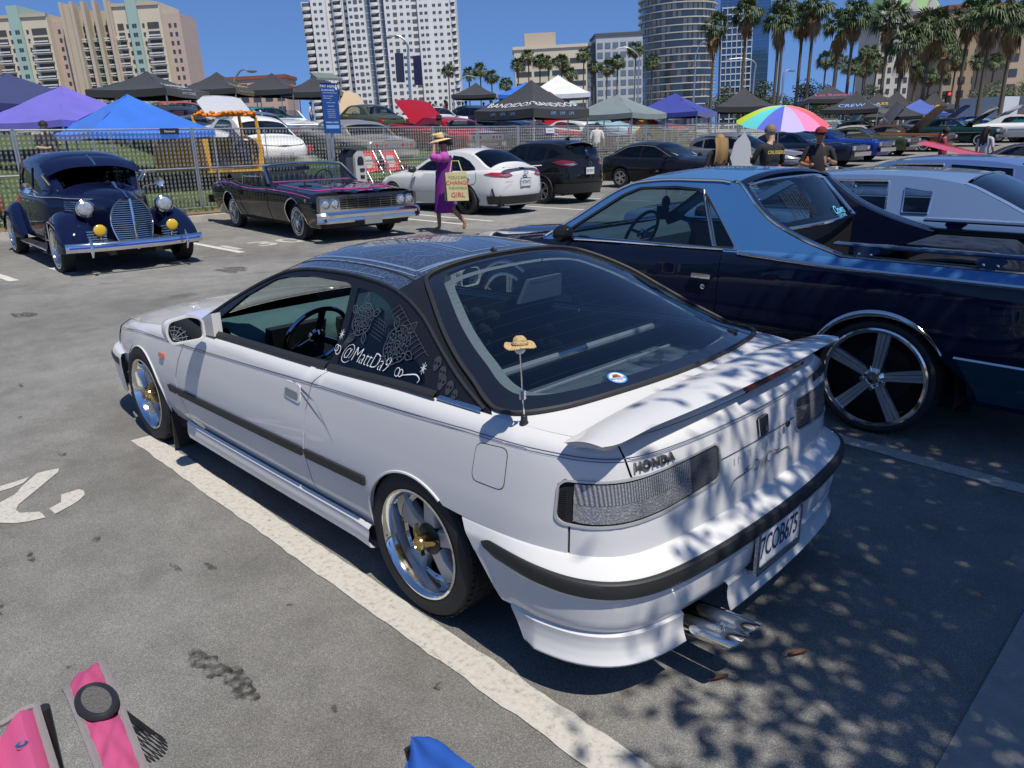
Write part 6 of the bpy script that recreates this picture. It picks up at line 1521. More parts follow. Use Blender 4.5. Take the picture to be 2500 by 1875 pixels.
# ---------------------------------------------------------------- black convertible with pink stripe
def convertible():
 K = paint('black convertible paint', (.009,.010,.016))
 PINK = mat('pink stripe paint', (.62,.05,.32), rough=.35, coat=1)
 car, sh = gcar('parked_convertible', 'open black sixties convertible with pink stripes and chrome grille facing the aisle', 'car', (13.35,-5.95,0), R(174.5), K,
  plan=[(3.98,0),(4.0,.5),(3.99,.84),(3.9,.96),(3.5,.99),(3.0,1.0),(1.5,.995),(.9,.985),(.3,1.0),(-.3,1.0),(-.9,.96),(-1.25,.88),(-1.36,.6),(-1.40,0)],
  zsh=[(-1.4,.80),(-.9,.90),(-.3,.95),(.15,.95),(.7,.89),(1.2,.87),(2.0,.885),(3.0,.86),(4.0,.80)], off=OFFC, zbot=.24, zr=.58,
  zc=[(4.0,.84),(3.5,.885),(2.5,.935),(1.95,.955),(1.85,.98),(1.50,1.27),(1.3,1.27),(.5,.95),(-.3,.98),(-.9,.94),(-1.4,.83)],
  ze=[(2.05,.885),(1.9,.95),(1.52,1.235),(1.47,1.24),(1.44,.88)], tum=.35, cp=3,
  wx=(3.06,0), wr=.325, tr=.84, ar=.37, az=.36, wheel=(wheel_wire, dict(Rt=.325, Rr=.205)), ws=(1.98,1.53), bl=None, hood_x=3.93, roof_on=False, interior=False,
  doors=[[(1.95,.87),(1.97,.6),(1.93,.30)], [(.62,.89),(.60,.6),(.68,.30)]])
 o = [(x, sh.yb(x)-.001) for x in [-.05-1.33*k/14 for k in range(15)]]
 panel(o+[(x, -y) for x, y in o[::-1]], lambda x, y: sh.T(x, y), .12).build('boot_lid', K, car)
 # cockpit
 for s in (1, -1):
  MB().grid(lambda u, v: (-.05+1.95*u, s*(sh.yb(-.05+1.95*u)-.10*v), sh.zshf(-.05+1.95*u)+.012*math.sin(math.pi*v)-.02*v), 14, 4).build('door_cap', K, car)
  MB().grid(lambda u, v: (-.05+1.95*u, s*(.86-.06*v), .88-.5*v), 8, 3).build('door_card', INTER, car)
  for (x, a) in ((1.05, 16), (.15, 14)):
   for k in range(5): MB().sphere((x-.06-.02*k*0, s*(.20+.115*k), .80), 1, 8, 8, sx=.09, sy=.062, sz=.26).build('seat_back_tuft', SEATG, car)
 MB().bbox(-.05,1.9,-.84,.84,.30,.40).build('cockpit_floor', INTER, car)
 MB().box((1.16,0,.55),(.5,1.5,.2)).build('front_bench', SEATG, car); MB().box((.28,0,.55),(.45,1.5,.2)).build('rear_bench', SEATG, car)
 MB().box((1.78,0,.84),(.28,1.7,.16)).build('dashboard', INTER, car)
 MB().grid(lambda u, v: (1.93-.16*v, -.8+1.6*u, .955+.012*v), 8, 2).build('dash_cover', mat('pink dash cloth', (.55,.09,.30), rough=.8), car)
 MB().tube([(1.50+.05*math.sin(a), .42+.19*math.cos(a), .96+.17*math.sin(a)) for a in [2*math.pi*k/24 for k in range(24)]], .012, 5, closed=True).build('steering_wheel', BLACKP, car)
 fm = MB(); y = lambda x: sh.ye(x)
 MB().tube([(1.96, y(1.95), .93), (1.54, y(1.54)+.01, 1.235), (1.50, .5, 1.275), (1.50, 0, 1.285), (1.50, -.5, 1.275), (1.54, -y(1.54)-.01, 1.235), (1.96, -y(1.95), .93)], .022, 6).build('windscreen_frame', CHROME, car)
 MB().box((1.53,-.02,1.18),(.02,.28,.07)).build('rear_view_mirror', BLACKP, car)
 ch = MB().tube([(1.56,-.02,1.15),(1.56,-.02,.98)], .02, 6); ch.build('hanging_charm', mat('gold charm', (.4,.33,.08), rough=.3, metal=1), car)
 for s in (1, -1):
  MB().grid(lambda u, v: (1.50-.85*u, s*(.90-.02*v), .90+.26*v*(1-.15*u)), 6, 2).build('door_glass', GLASSC, car)
  MB().tube([(.62, s*.90, .89), (.64, s*.885, 1.13)], .012, 5).build('glass_post', CHROME, car)
 MB().grid(lambda u, v: (-.10-.35*v, -.82+1.64*u, .97+.10*math.sin(math.pi*v)), 10, 6).build('folded_top', mat('black hood cloth', (.014,.014,.016), rough=.9), car)
 # front end
 MB().box((3.99,0,.66),(.05,1.86,.27)).build('grille_surround', CHROME, car)
 gr = MB().box((4.018,0,.66),(.01,1.10,.20)).build('grille_opening', GAP, car)
 for k in range(5): MB().box((4.03,0,.585+.0375*k),(.014,1.10,.010)).build('grille_bar', CHROME, gr)
 for k in range(5): MB().box((4.034,-.44+.22*k,.66),(.012,.012,.20)).build('grille_post', CHROME, gr)
 for s in (1, -1):
  for yy in (.66,.83):
   h = MB().lathe([(.085,0),(.088,.02),(.075,.025)], 22, axis='x').xf(Matrix.Translation((4.012, s*yy, .66))).build('headlamp', CHROME, car)
   MB().sphere((4.012, s*yy, .66), .075, 14, 6, sx=.35).build('lamp_glass', LAMPC, h)
  MB().box((4.0, s*.955,.66),(.03,.05,.24)).build('corner_lamp', LENSD, car)
 bprof = [(.53,.02),(.52,.10),(.48,.13),(.43,.12),(.38,.13),(.34,.08)]
 def fb(u, v):
  i = v*5; k = min(int(i), 4); f = i-k; z = bprof[k][0]*(1-f)+bprof[k+1][0]*f; d = bprof[k][1]*(1-f)+bprof[k+1][1]*f
  yy = -1.02+2.04*u; return (4.0+d-.22*max(0, abs(yy)-.86)**1.2*3.0, yy, z-.0*abs(yy))
 MB().grid(fb, 36, 15).build('front_bumper', CHROME, car)
 MB().box((4.13,0,.36),(.02,.34,.14)).build('plate_bracket', ALLOY, car)
 for s in (1, -1): MB().box((4.10, s*.52,.40),(.03,.42,.06)).build('bumper_lamp', mat('dark amber', (.10,.02,.01), rough=.3), car)
 MB().box((-1.42,0,.52),(.12,1.9,.16)).build('rear_bumper', CHROME, car)
 # stripes
 st = MB()
 for xa, xb, dz in ((3.75,1.98,.03), (1.93,.66,.028), (.60,-1.2,.03)):
  st.grid(lambda u, v: (lambda x: sh.S(sh.sx(x), sh.zshf(x)-dz-.035*max(0,(x-3.0))**2-.012+.012*v, .003))(xa+(xb-xa)*u), 20, 1)
 mir(st).build('pink_stripe', PINK, car)
 hs = MB()
 path = [(2.1,.78),(3.2,.80),(3.55,.72),(3.62,.4),(3.72,.06),(3.6,.0)]
 P = spline(path, 8); hs.tube([sh.T(x, yy, .004) for x, yy in P], .009, 5); mir(hs).build('hood_stripe', PINK, car)
 for xc in (3.06, 0):
  for s in (1, -1): MB().tube([(xc+.372*math.cos(a), s*(abs(sh.S(sh.sx(xc+.372*math.cos(a)), .36+.372*math.sin(a))[1])+.004), .36+.372*math.sin(a)) for a in [R(-10)+R(200)*k/24 for k in range(25)]], .011, 5).build('arch_chrome', CHROME, car)
 t = text_mb('Impala', .09, shear=.3); lay(t, lambda u, v, h: (lambda p: (p[0], -p[1], p[2]))(sh.S(sh.sx(-1.0)-u*1.0, .80+v, .004))).build('script_badge', CHROME, car)
 bd = MB().prism([(0,.03),(.03,0),(0,-.05),(-.03,0)], .01, lambda p: (3.62+p[0], -1.0-p[2], .72+p[1])).build('crossed_flags', CHROME, car)
 return car
convertible()
# ---------------------------------------------------------------- 1930s navy sedan
def oldsedan():
 N_ = paint('deep navy enamel', (.006,.010,.040), rough=.22)
 sh = Shell(plan=[(3.42,0),(3.40,.10),(3.30,.20),(3.0,.30),(2.5,.44),(2.1,.62),(1.75,.75),(1.0,.80),(.3,.79),(-.3,.70),(-.62,.46),(-.8,.22),(-.85,0)],
  zsh=[(3.42,.96),(3.0,1.0),(2.2,1.02),(1.5,1.02),(.5,1.0),(-.3,.97),(-.85,.86)],
  off=[(-1,.03),(-.5,.0),(0,0),(.4,.004),(.8,.02),(.95,.05),(1,.08)], zbot=.34, zr=.60,
  zc=[(3.42,.98),(3.2,1.07),(2.7,1.12),(2.1,1.15),(2.02,1.17),(1.82,1.40),(1.72,1.50),(1.5,1.575),(1.1,1.61),(.6,1.61),(.15,1.575),(-.2,1.48),(-.5,1.27),(-.7,1.05),(-.85,.90)],
  ze=[(2.06,1.03),(1.9,1.22),(1.76,1.38),(1.6,1.44),(1.1,1.475),(.6,1.475),(.2,1.44),(-.1,1.36),(-.4,1.17),(-.6,.96)], tum=.15, crown_p=3.0)
 car = thing('parked_vintage_sedan', 'shiny navy nineteen-thirties sedan with round fenders, yellow fog lamps and sun visor', 'car', (12.75,-1.78,0), R(176.5))
 def half(nm, mb, m, par=None): mb.mirror().build(nm, m, par or car); return mb.build(nm, m, par or car)
 zs = sh.zshf; S = lambda q, z: sh.S(q, z)
 bot = [(sh.s[0],.34),(sh.s[-1],.34)]; topl = [(q, zs(sh.S(q,9)[0])) for q in [sh.s[-1]+(sh.s[0]-sh.s[-1])*k/40 for k in range(41)]]
 half('body_side', panel(bot+topl, S, .09), N_)
 T = lambda x, y: sh.T(x, y); yo = lambda x: sh.ye(x)-.001
 def tp(nm, x0, x1, m, k=1, o_=0):
  xr = [x0+(x1-x0)*i/14 for i in range(15)]; return panel([(x, yo(x)*k) for x in xr]+[(x, -yo(x)*k) for x in xr[::-1]], lambda x, y: sh.T(x, y, o_), .08).build(nm, m, car)
 tp('hood', 3.40, 2.06, N_); tp('roof', 1.74, -.12, N_); tp('rear_deck', -.12, -.80, N_); tp('windscreen', 2.03, 1.76, GLASSM, .88)
 xr = [2.06-.32*i/8 for i in range(9)]
 half('windscreen_pillar', panel([(x, yo(x)*.86) for x in xr]+[(x, yo(x)) for x in xr[::-1]], lambda x, y: sh.T(x, y, .004), .05), N_)
 up_ = [(x, sh.ze(x)) for x in [2.04-2.62*k/40 for k in range(41)]]; lo_ = [(x, zs(x)-.003) for x in [-.58+2.62*k/30 for k in range(31)]]
 w1 = rpoly([(1.80,1.08),(1.72,1.29),(1.58,1.36),(1.15,1.385),(1.13,1.08)], .05, 3); w2 = rpoly([(1.06,1.08),(1.07,1.385),(.55,1.37),(.40,1.30),(.36,1.08)], .06, 3); w3 = rpoly([(.27,1.08),(.30,1.28),(.15,1.24),(-.10,1.12),(-.12,1.07)], .04, 3)
 half('cab_frame', panel(up_+lo_, lambda x, z: sh.G(x, z), .06, holes=[w1, w2, w3], flip=True, thick=.03), N_)
 for w_ in (w1, w2, w3): half('side_window', panel(w_, lambda x, z: sh.G(x, z, -.015), .15, flip=True), GLASSM)
 MB().bbox(-.3,1.9,-.58,.58,.4,.95).build('cabin_lining', INTER, car)
 # sun visor over the windscreen, split by a chrome strip
 vis = MB().grid(lambda u, v: (lambda y: (1.68+.40*v-.16*(y/.66)**2*v, y, sh.Tz(1.68, min(abs(y), yo(1.68)*.999))+.012-.09*v*v-.05*v-.03*(abs(y)/.66)**4*v))(-.66+1.32*u), 24, 8).build('sun_visor', N_, car)
 MB().tube([(1.68+.40*v, 0, sh.Tz(1.68,0)+.022-.09*v*v-.05*v) for v in [k/8 for k in range(9)]], .014, 5).build('visor_strip', CHROME, vis)
 half('side_molding', MB().tube([sh.S(sh.sx(x), .975 if x < 2.2 else .965, .006) for x in [2.9-3.0*k/24 for k in range(25)]], .009, 5), CHROME)
 MB().tube([sh.T(x, 0, .008) for x in [3.42-1.36*k/16 for k in range(17)]], .010, 5).build('hood_ridge', CHROME, car)
 MB().tube([(2.95,0,1.11),(2.85,0,1.17),(2.70,0,1.15)], [.02,.025,.004], 6).build('hood_ornament', CHROME, car)
 lv = MB()
 for k in range(5): lv.tube([sh.S(sh.sx(2.85), .80+.028*k, .006), sh.S(sh.sx(2.25), .80+.028*k, .008)], .006, 4)
 half('hood_louvre', lv, CHROME)
 for x in (2.02, 1.09, .36): half('door_gap', MB().tube([sh.S(sh.sx(x), .99, .001), sh.S(sh.sx(x), .7, .001), sh.S(sh.sx(x), .42, .001)], .006, 4), GAP)
 for x in (1.25, .98): half('door_handle', MB().tube([sh.S(sh.sx(x), .90, .03), sh.S(sh.sx(x-.12), .90, .03)], .012, 6), CHROME)
 # grille: rounded shield of horizontal bars
 def gw(z): return .27*math.sqrt(max(0, 1-((.66-z)/.34)**2))*(1 if z > .66 else .82+.18*(z-.3)/.36) if z > .66 else .27-.10*((.66-z)/.36)**1.5
 def gx(y, z): return 3.44+.10*(1-(abs(y)/.3)**1.6)-.10*(z-.3)**2*1.0-(.0)
 MB().grid(lambda u, v: (lambda z: (lambda y: (gx(y, z)-.03, y, z))((2*u-1)*gw(z)))(.30+.68*v), 14, 20).build('grille_shell', GAP, car)
 for k in range(23):
  z = .32+.0285*k; w_ = gw(z)
  if w_ > .03: MB().tube([(gx(y, z), y, z) for y in [(-1+2*i/10)*w_ for i in range(11)]], .0065, 4).build('grille_bar', CHROME, car)
 MB().tube([(gx(0, z)+.01, 0, z) for z in [.30+.68*k/10 for k in range(11)]], .016, 6).build('grille_centre_bar', CHROME, car)
 half('grille_edge', MB().tube([(gx(gw(z), z)-.005, gw(z), z) for z in [.30+.675*k/16 for k in range(17)]], .012, 5), CHROME)
 # fenders : a pontoon swept along the wheel, open below
 def fender(nm, xc, yc, prof, hw):
  xs = ptab([(p[0], p[1]) for p in prof]); x0, x1 = prof[0][0], prof[-1][0]; ws_ = ptab([(p[0], p[2]) for p in prof])
  def f(u, v):
   x = x0+(x1-x0)*u; a = math.pi*v; zt = xs(x); w_ = ws_(x)
   y = yc+w_*(-math.cos(a)); z = .30+(zt-.30)*max(0, math.sin(a))**.62
   return (x, y, z)
  return f
 fp = [(3.50,.34,.10),(3.45,.52,.20),(3.30,.68,.255),(3.05,.80,.275),(2.78,.835,.27),(2.45,.78,.25),(2.1,.60,.20),(1.75,.40,.14)]
 rp = [(.62,.36,.10),(.50,.56,.15),(.30,.74,.20),(.02,.83,.22),(-.28,.78,.21),(-.55,.60,.18),(-.75,.36,.12)]
 for nm, pr, yc, xc in (('front_fender', fp[::-1], .66, 2.86), ('rear_fender', rp[::-1], .76, 0)):
  f = fender(nm, xc, yc, pr, 0); NU, NV = 40, 24
  V = [f(i/NU, j/NV) for i in range(NU+1) for j in range(NV+1)]; F = []
  for i in range(NU):
   for j in range(NV):
    q = (i*(NV+1)+j, (i+1)*(NV+1)+j, (i+1)*(NV+1)+j+1, i*(NV+1)+j+1); c = [sum(V[t][d] for t in q)/4 for d in range(3)]
    if c[1] > yc+.10 and math.hypot(c[0]-xc, c[2]-.34) < .355: continue
    if c[1] < yc-.05 and c[2] < .55: continue
    F.append(q)
  m = MB().add(V, F); half(nm, m, N_)
  half('arch_lip', MB().tube([(xc+.36*math.cos(a), yc+(.262 if xc > 1 else .205)-.05*abs(math.cos(a)), .34+.36*math.sin(a)) for a in [R(-5)+R(190)*k/20 for k in range(21)]], .009, 5), CHROME if xc > 1 else N_)
 half('running_board', MB().bbox(.45,2.35,.66,.90,.24,.285), mat('ribbed black rubber', (.02,.02,.02), rough=.6))
 half('running_board_edge', MB().tube([(.45,.90,.265),(2.35,.90,.265)], .012, 5), CHROME)
 for s in (1, -1):
  h = MB().lathe([(.02,-.30),(.07,-.22),(.105,-.10),(.115,0),(.118,.02)], 24, axis='x').xf(Matrix.Translation((3.26, s*.52, .87))).build('headlamp', N_, car)
  MB().lathe([(.118,.015),(.122,.03),(.108,.04)], 24, axis='x').xf(Matrix.Translation((3.26, s*.52, .87))).build('lamp_rim', CHROME, h)
  MB().sphere((3.28, s*.52, .87), .108, 18, 7, sx=.32).build('lamp_glass', LAMPC, h)
  fg = MB().lathe([(.02,-.09),(.075,-.03),(.088,0),(.09,.015)], 20, axis='x').xf(Matrix.Translation((3.62, s*.47, .60))).build('fog_lamp', CHROME, car)
  MB().sphere((3.625, s*.47, .60), .082, 16, 6, sx=.3).build('fog_glass', mat('yellow fog glass', (.62,.40,.02), rough=.12, coat=1), fg)
  MB().tube([(3.6, s*.47, .52),(3.58, s*.44, .42)], .012, 5).build('fog_bracket', CHROME, fg)
  for k in range(6): MB().tube([(3.47-.0*k, s*(.36), .40+.035*k), (3.44, s*(.60), .40+.035*k)], .009, 4).build('horn_grille_bar', CHROME, car)
  MB().tube([(3.66, s*.62, .26),(3.71, s*.62, .36),(3.70, s*.62, .45),(3.66, s*.62, .52)], [.012,.024,.022,.008], 8).build('bumper_guard', CHROME, car)
  MB().lathe([(.075,0),(.07,.012),(0,.015)], 18, axis='x').xf(Matrix.Translation((1.93, s*.93, 1.12)) @ Matrix.Rotation(math.pi, 4, 'Z')).build('door_mirror', CHROME, car)
  MB().tube([(1.95, s*.66, 1.06),(1.94, s*.90, 1.10)], .009, 5).build('mirror_arm', CHROME, car)
  MB().tube([(1.98, s*.62, 1.16),(2.02, s*.70, 1.30)], .03, 8).build('spot_lamp', CHROME, car)
 MB().grid(lambda u, v: (lambda y, a: (3.66-.16*(abs(y)/.9)**2.4+.035*math.cos(a), y, .385+.062*math.sin(a)))(-.90+1.8*u, -math.pi/2+math.pi*v*1.0), 30, 10).build('front_bumper', CHROME, car)
 MB().grid(lambda u, v: (lambda y: (3.698-.16*(abs(y)/.9)**2.4, y, .375+.022*v))(-.86+1.72*u), 30, 1).build('bumper_stripe', mat('blue bumper stripe', (.02,.05,.45), rough=.3), car)
 MB().grid(lambda u, v: (lambda y, a: (-.98+.12*(abs(y)/.85)**2.4-.03*math.cos(a), y, .40+.06*math.sin(a)))(-.85+1.7*u, -math.pi/2+math.pi*v), 20, 8).build('rear_bumper', CHROME, car)
 for x in (2.86, 0):
  for s in (1, -1):
   w_ = wheel_wire(car, Rt=.335, Rr=.235, w=.17, y=s, white=.022); w_.location = (x, s*(.80 if x else .84), .335)
   MB().box((x, s*.52, .5),(.8,.02,.5)).build('well_wall', GAP, car)
 MB().bbox(-.7,3.3,-.5,.5,.22,.42).build('underbody', GAP, car)
 return car
oldsedan()
# ---------------------------------------------------------------- light blue coupes right of the pickup
def coupe(label, loc, rz, col, opera=True, glas=None):
 if opera: wins = [(rpoly([(2.30,.99),(1.98,1.19),(1.80,1.245),(1.10,1.25),(1.07,1.0)], .012, 2), glas or GLASSC), (rpoly([(.95,1.20),(.72,1.17),(.72,.99),(.93,.99)], .012, 2), glas or GLASSC)]
 else: wins = [(rpoly([(2.30,.99),(1.98,1.19),(1.80,1.245),(1.28,1.25),(1.25,1.0)], .012, 2), GLASSM), (rpoly([(1.20,1.25),(.55,1.21),(.52,1.0),(1.17,.995)], .012, 2), GLASSM)]
 car, sh = gcar('parked_coupe', label, 'car', loc, rz, col,
  plan=[(4.0,0),(3.98,.5),(3.92,.80),(3.7,.90),(3,.93),(2,.94),(1,.94),(0,.94),(-.9,.91),(-1.25,.84),(-1.34,.5),(-1.36,0)],
  zsh=[(-1.36,.90),(-.5,.95),(.4,.97),(1.2,.955),(2.2,.945),(3.2,.91),(4.0,.84)], off=OFFC, zbot=.24, zr=.58,
  zc=[(4.0,.87),(3,.95),(2.55,.975),(2.45,1.0),(2.1,1.21),(1.88,1.305),(1.4,1.335),(.9,1.325),(.5,1.29),(.2,1.17),(-.2,1.0),(-1.36,.93)],
  ze=[(2.6,.945),(2.3,1.10),(1.95,1.26),(1.8,1.285),(1.3,1.30),(.9,1.29),(.52,1.24),(.25,1.13),(-.05,.985),(-.1,.965)], tum=.42,
  wx=(2.95,0), wr=.33, tr=.82, ar=.38, wheel=(wheel_wire, dict(Rt=.33, Rr=.205)), wins=wins, ws=(2.5,1.90), bl=(.5,-.08), hood_x=3.95, deck_x=-1.3, L=.09, glas=glas or GLASSM, doors=[[(1.05,.96),(1.05,.6),(1.05,.3)]])
 for s in (1, -1):
  for w_ in wins:
   P = [sh.G(x, z, .006) for x, z in w_[0]]; MB().tube([(p[0], s*p[1], p[2]) for p in P], .008, 5, closed=True).build('window_chrome', CHROME, car)
  MB().tube([(x, s*(sh.yb(x)-.02), sh.zshf(x)+.004) for x in [.3-1.5*k/8 for k in range(9)]], .010, 5).build('belt_chrome', CHROME, car)
  MB().sphere((2.2, s*1.0, 1.02), 1, 12, 8, sx=.03, sy=.10, sz=.065).build('door_mirror', CHROME, car)
 MB().tube([sh.T(.48, y, .006) for y in [-.6+1.2*k/12 for k in range(13)]], .009, 5).build('rear_glass_chrome', CHROME, car)
 MB().box((-1.36,0,.55),(.14,1.8,.16)).build('rear_bumper', CHROME, car); MB().box((4.02,0,.55),(.14,1.8,.16)).build('front_bumper', CHROME, car)
 return car, sh
coupe('light blue seventies coupe with opera window just beyond the pickup bed', (-.55,-5.78,0), R(2), paint('pale blue metallic paint', (.20,.30,.47), flake=.45, rough=.38))
coupe('deeper blue coupe behind the light blue opera-window coupe', (-.32,-8.75,0.03), R(1), paint('cornflower metallic paint', (.13,.21,.44), flake=.4, rough=.36), opera=False)
# ---------------------------------------------------------------- classics on the lawn and in the far rows
PROTO = paint('classic body paint', (.3,.3,.3)); PROTR = paint('classic roof paint', (.3,.3,.31)); PROTH = paint('classic hood paint', (.3,.31,.3))
def classic_proto(kind, L=.2):
 label = 'classic car'; loc = (0,0,0); rz = 0; col = PROTO; roofcol = PROTR; grp = None; openhood = .001; hoodm = PROTH; tilt = 0; name = 'parked_classic'; top = True
 W_ = (wheel_wire, dict(Rt=.33, Rr=.2, spokes=12))
 if kind == 'hardtop':      # long flat-decked early sixties hardtop
  wins = [(rpoly([(1.85,.96),(1.62,1.17),(1.45,1.22),(.75,1.22),(.45,1.16),(.30,.97)], .02, 2), GLASSC)]
  car, sh = gcar(name, label, 'car', loc, rz, col, roofcol, grp,
   plan=[(3.95,0),(3.94,.6),(3.88,.90),(3.5,.96),(2,.98),(0,.98),(-1.1,.96),(-1.42,.92),(-1.48,.6),(-1.48,0)], zsh=[(-1.48,.90),(-.5,.93),(1,.91),(2,.90),(3,.88),(3.95,.84)], off=OFFC, zbot=.26, zr=.58,
   zc=[(3.95,.86),(3,.93),(2.1,.96),(2.0,.99),(1.6,1.24),(1.5,1.28),(1.0,1.33),(.5,1.31),(.2,1.26),(-.15,1.06),(-.3,.96),(-1.48,.92)],
   ze=[(2.15,.9),(1.9,1.06),(1.6,1.23),(1.4,1.265),(.9,1.28),(.5,1.26),(.2,1.18),(-.1,1.0),(-.28,.93)], tum=.32, wx=(3.0,0), wr=.33, tr=.84, ar=.38, wheel=W_, wins=wins, ws=(2.05,1.52), bl=(.2,-.26), hood_x=3.88, deck_x=-1.44, L=L, openhood=openhood, hoodm=hoodm, tilt=tilt, glas=GLASSM, roof_on=top, interior=True)
 elif kind == 'fifties':    # rounded mid-fifties coupe
  wins = [(rpoly([(1.75,1.06),(1.5,1.32),(1.3,1.38),(.7,1.38),(.45,1.30),(.30,1.06)], .04, 2), GLASSC)]
  car, sh = gcar(name, label, 'car', loc, rz, col, roofcol, grp,
   plan=[(3.75,0),(3.72,.5),(3.6,.82),(3.2,.91),(2,.93),(0,.94),(-.9,.88),(-1.3,.74),(-1.42,.5),(-1.45,0)], zsh=[(-1.45,.86),(-.9,.98),(-.3,1.03),(1,1.01),(2,1.0),(3,.98),(3.75,.92)], off=OFFM, zbot=.28, zr=.62,
   zc=[(3.75,.95),(3,1.06),(2.1,1.09),(2.0,1.12),(1.6,1.38),(1.45,1.44),(1.0,1.51),(.5,1.50),(.1,1.40),(-.3,1.20),(-.5,1.09),(-1.0,1.03),(-1.45,.88)],
   ze=[(2.15,1.0),(1.9,1.18),(1.55,1.38),(1.3,1.43),(.9,1.45),(.5,1.42),(.1,1.30),(-.25,1.12),(-.45,1.03)], tum=.34, wx=(2.92,0), wr=.34, tr=.80, ar=.39, wheel=W_, wins=wins, ws=(2.05,1.5), bl=(.15,-.45), hood_x=3.68, deck_x=-1.40, L=L, openhood=openhood, hoodm=hoodm, tilt=tilt, glas=GLASSM, roof_on=top)
 elif kind == 'boxy':       # square eighties / nineties saloon
  wins = [(rpoly([(1.9,1.0),(1.6,1.22),(1.4,1.30),(.95,1.32),(.93,1.0)], .02, 2), GLASSM), (rpoly([(.88,1.32),(.35,1.31),(.12,1.24),(.05,1.0),(.87,1.0)], .02, 2), GLASSM)]
  car, sh = gcar(name, label, 'car', loc, rz, col, roofcol, grp,
   plan=[(4.1,0),(4.08,.6),(4.0,.88),(3.6,.96),(2,.98),(0,.98),(-1.1,.95),(-1.38,.88),(-1.44,.5),(-1.45,0)], zsh=[(-1.45,.98),(-.3,1.0),(1,.975),(2,.96),(3,.94),(4.1,.88)], off=OFFC, zbot=.26, zr=.58,
   zc=[(4.1,.90),(3,.99),(2.3,1.02),(2.15,1.05),(1.7,1.32),(1.55,1.38),(1.0,1.44),(.5,1.43),(.1,1.38),(-.3,1.15),(-.5,1.04),(-1.45,1.0)],
   ze=[(2.3,.96),(2.0,1.10),(1.65,1.31),(1.45,1.36),(1.0,1.38),(.5,1.37),(.1,1.31),(-.25,1.10),(-.42,1.0)], tum=.36, wx=(3.05,0), wr=.33, tr=.84, ar=.39, wheel=W_, wins=wins, ws=(2.2,1.58), bl=(.1,-.42), hood_x=4.05, deck_x=-1.42, L=L, openhood=openhood, hoodm=hoodm, tilt=tilt, glas=GLASSM, roof_on=top)
 xf, xb = max(sh.px), min(sh.px); wm = max(sh.py)
 MB().box((xf+.03,0,.50),(.14,wm*1.9,.16)).build('front_bumper', CHROME, car); MB().box((xb-.03,0,.52),(.14,wm*1.9,.16)).build('rear_bumper', CHROME, car)
 zg = sh.zshf(xf)-.14
 MB().box((xf-.0,0,zg),(.06,wm*1.1,.18)).build('grille', mat('dull chrome grille', (.45,.45,.45), rough=.3, metal=1), car)
 for s in (1, -1):
  for k in (.70, .86):
   if kind == 'boxy' and k == .70: MB().box((xf+.005, s*wm*.78, zg),(.05,.30,.16)).build('headlamp', LAMPC, car)
   elif kind != 'boxy': MB().lathe([(.08,-.02),(.085,.03),(.07,.045),(0,.05)], 12, axis='x').xf(Matrix.Translation((xf-.03, s*wm*k, zg))).build('headlamp', LAMPC, car)
  if kind == 'hardtop':
   for k in (.35,.52,.69): MB().lathe([(.06,0),(.062,.02),(.05,.025),(0,.025)], 12, axis='x').xf(Matrix.Translation((xb+.01, s*wm*k, .76)) @ Matrix.Rotation(math.pi,4,'Z')).build('tail_lamp', REDL if k != .52 else LENS, car)
  else: MB().box((xb+.02, s*wm*.8, .78),(.06,.16,.2)).build('tail_lamp', REDL, car)
  MB().tube([sh.S(sh.sx(x), .72, .006)[:1]+(s*sh.S(sh.sx(x), .72, .006)[1], .72) for x in [3.4-4.4*k/10 for k in range(11)]], .010, 4).build('side_trim', CHROME, car)
 if kind == 'hardtop': MB().box((xb+.015,0,.76),(.04,wm*1.75,.20)).build('tail_panel', ALLOY, car)
 return car, sh
PROTOS = {}
def classic(label, loc, rz, col, kind='hardtop', roofcol=None, openhood=None, hoodm=None, tilt=0, grp='', top=True, L=.2):
 if kind not in PROTOS: PROTOS[kind] = (*classic_proto(kind), [])
 pr, sh, used = PROTOS[kind]
 if used: car = copy_tree(PROTOS[kind][2][0])
 else: car = pr; used.append(copy_tree(pr))
 car.location = loc; car.rotation_euler = (0, tilt, rz); tag(car, label, 'car', grp)
 mp = {'classic body paint': col, 'classic roof paint': roofcol or col, 'classic hood paint': hoodm or col}
 for ch in list(car.children):
  n = ch.name.split('.')[0]
  if not top and n in ('roof', 'cab_frame', 'side_window', 'rear_window', 'rear_pillar_edge'): bpy.data.objects.remove(ch); continue
  if n == 'hood': ch.rotation_euler = (0, -(openhood or 0), 0)
  for sl in ch.material_slots:
   if sl.material and sl.material.name in mp: m_ = mp[sl.material.name]; sl.link = 'OBJECT'; sl.material = m_
 return car, sh
def drop_protos():
 for k, (p, s_, u) in PROTOS.items():
  for r_ in u:
   def rm(o):
    for c in list(o.children): rm(c)
    bpy.data.objects.remove(o)
   rm(r_)
LW = lambda x, y: lawn_h(x, y)
def C(nm, c, **k): return paint(nm, c, **k)
BEIGE = C('champagne beige paint', (.33,.30,.24), flake=.4); REDP = C('candy red paint', (.36,.012,.02), flake=.2); WHP = C('classic white paint', (.68,.68,.66)); GRYP = C('silver grey paint', (.20,.21,.23), flake=.5)
DKG = C('charcoal paint', (.03,.034,.045)); DKB = C('midnight blue paint', (.010,.018,.045)); TEALP = C('turquoise paint', (.03,.22,.24)); OLV = C('olive green paint', (.07,.085,.045), flake=.3)
BRZ = C('bronze paint', (.25,.10,.05), flake=.5); BLUP = C('bright blue paint', (.012,.04,.26), flake=.2); ORP = C('burnt orange paint', (.36,.09,.02)); SKP = C('powder blue paint', (.28,.42,.48))
SLOPE = -math.atan(.13)
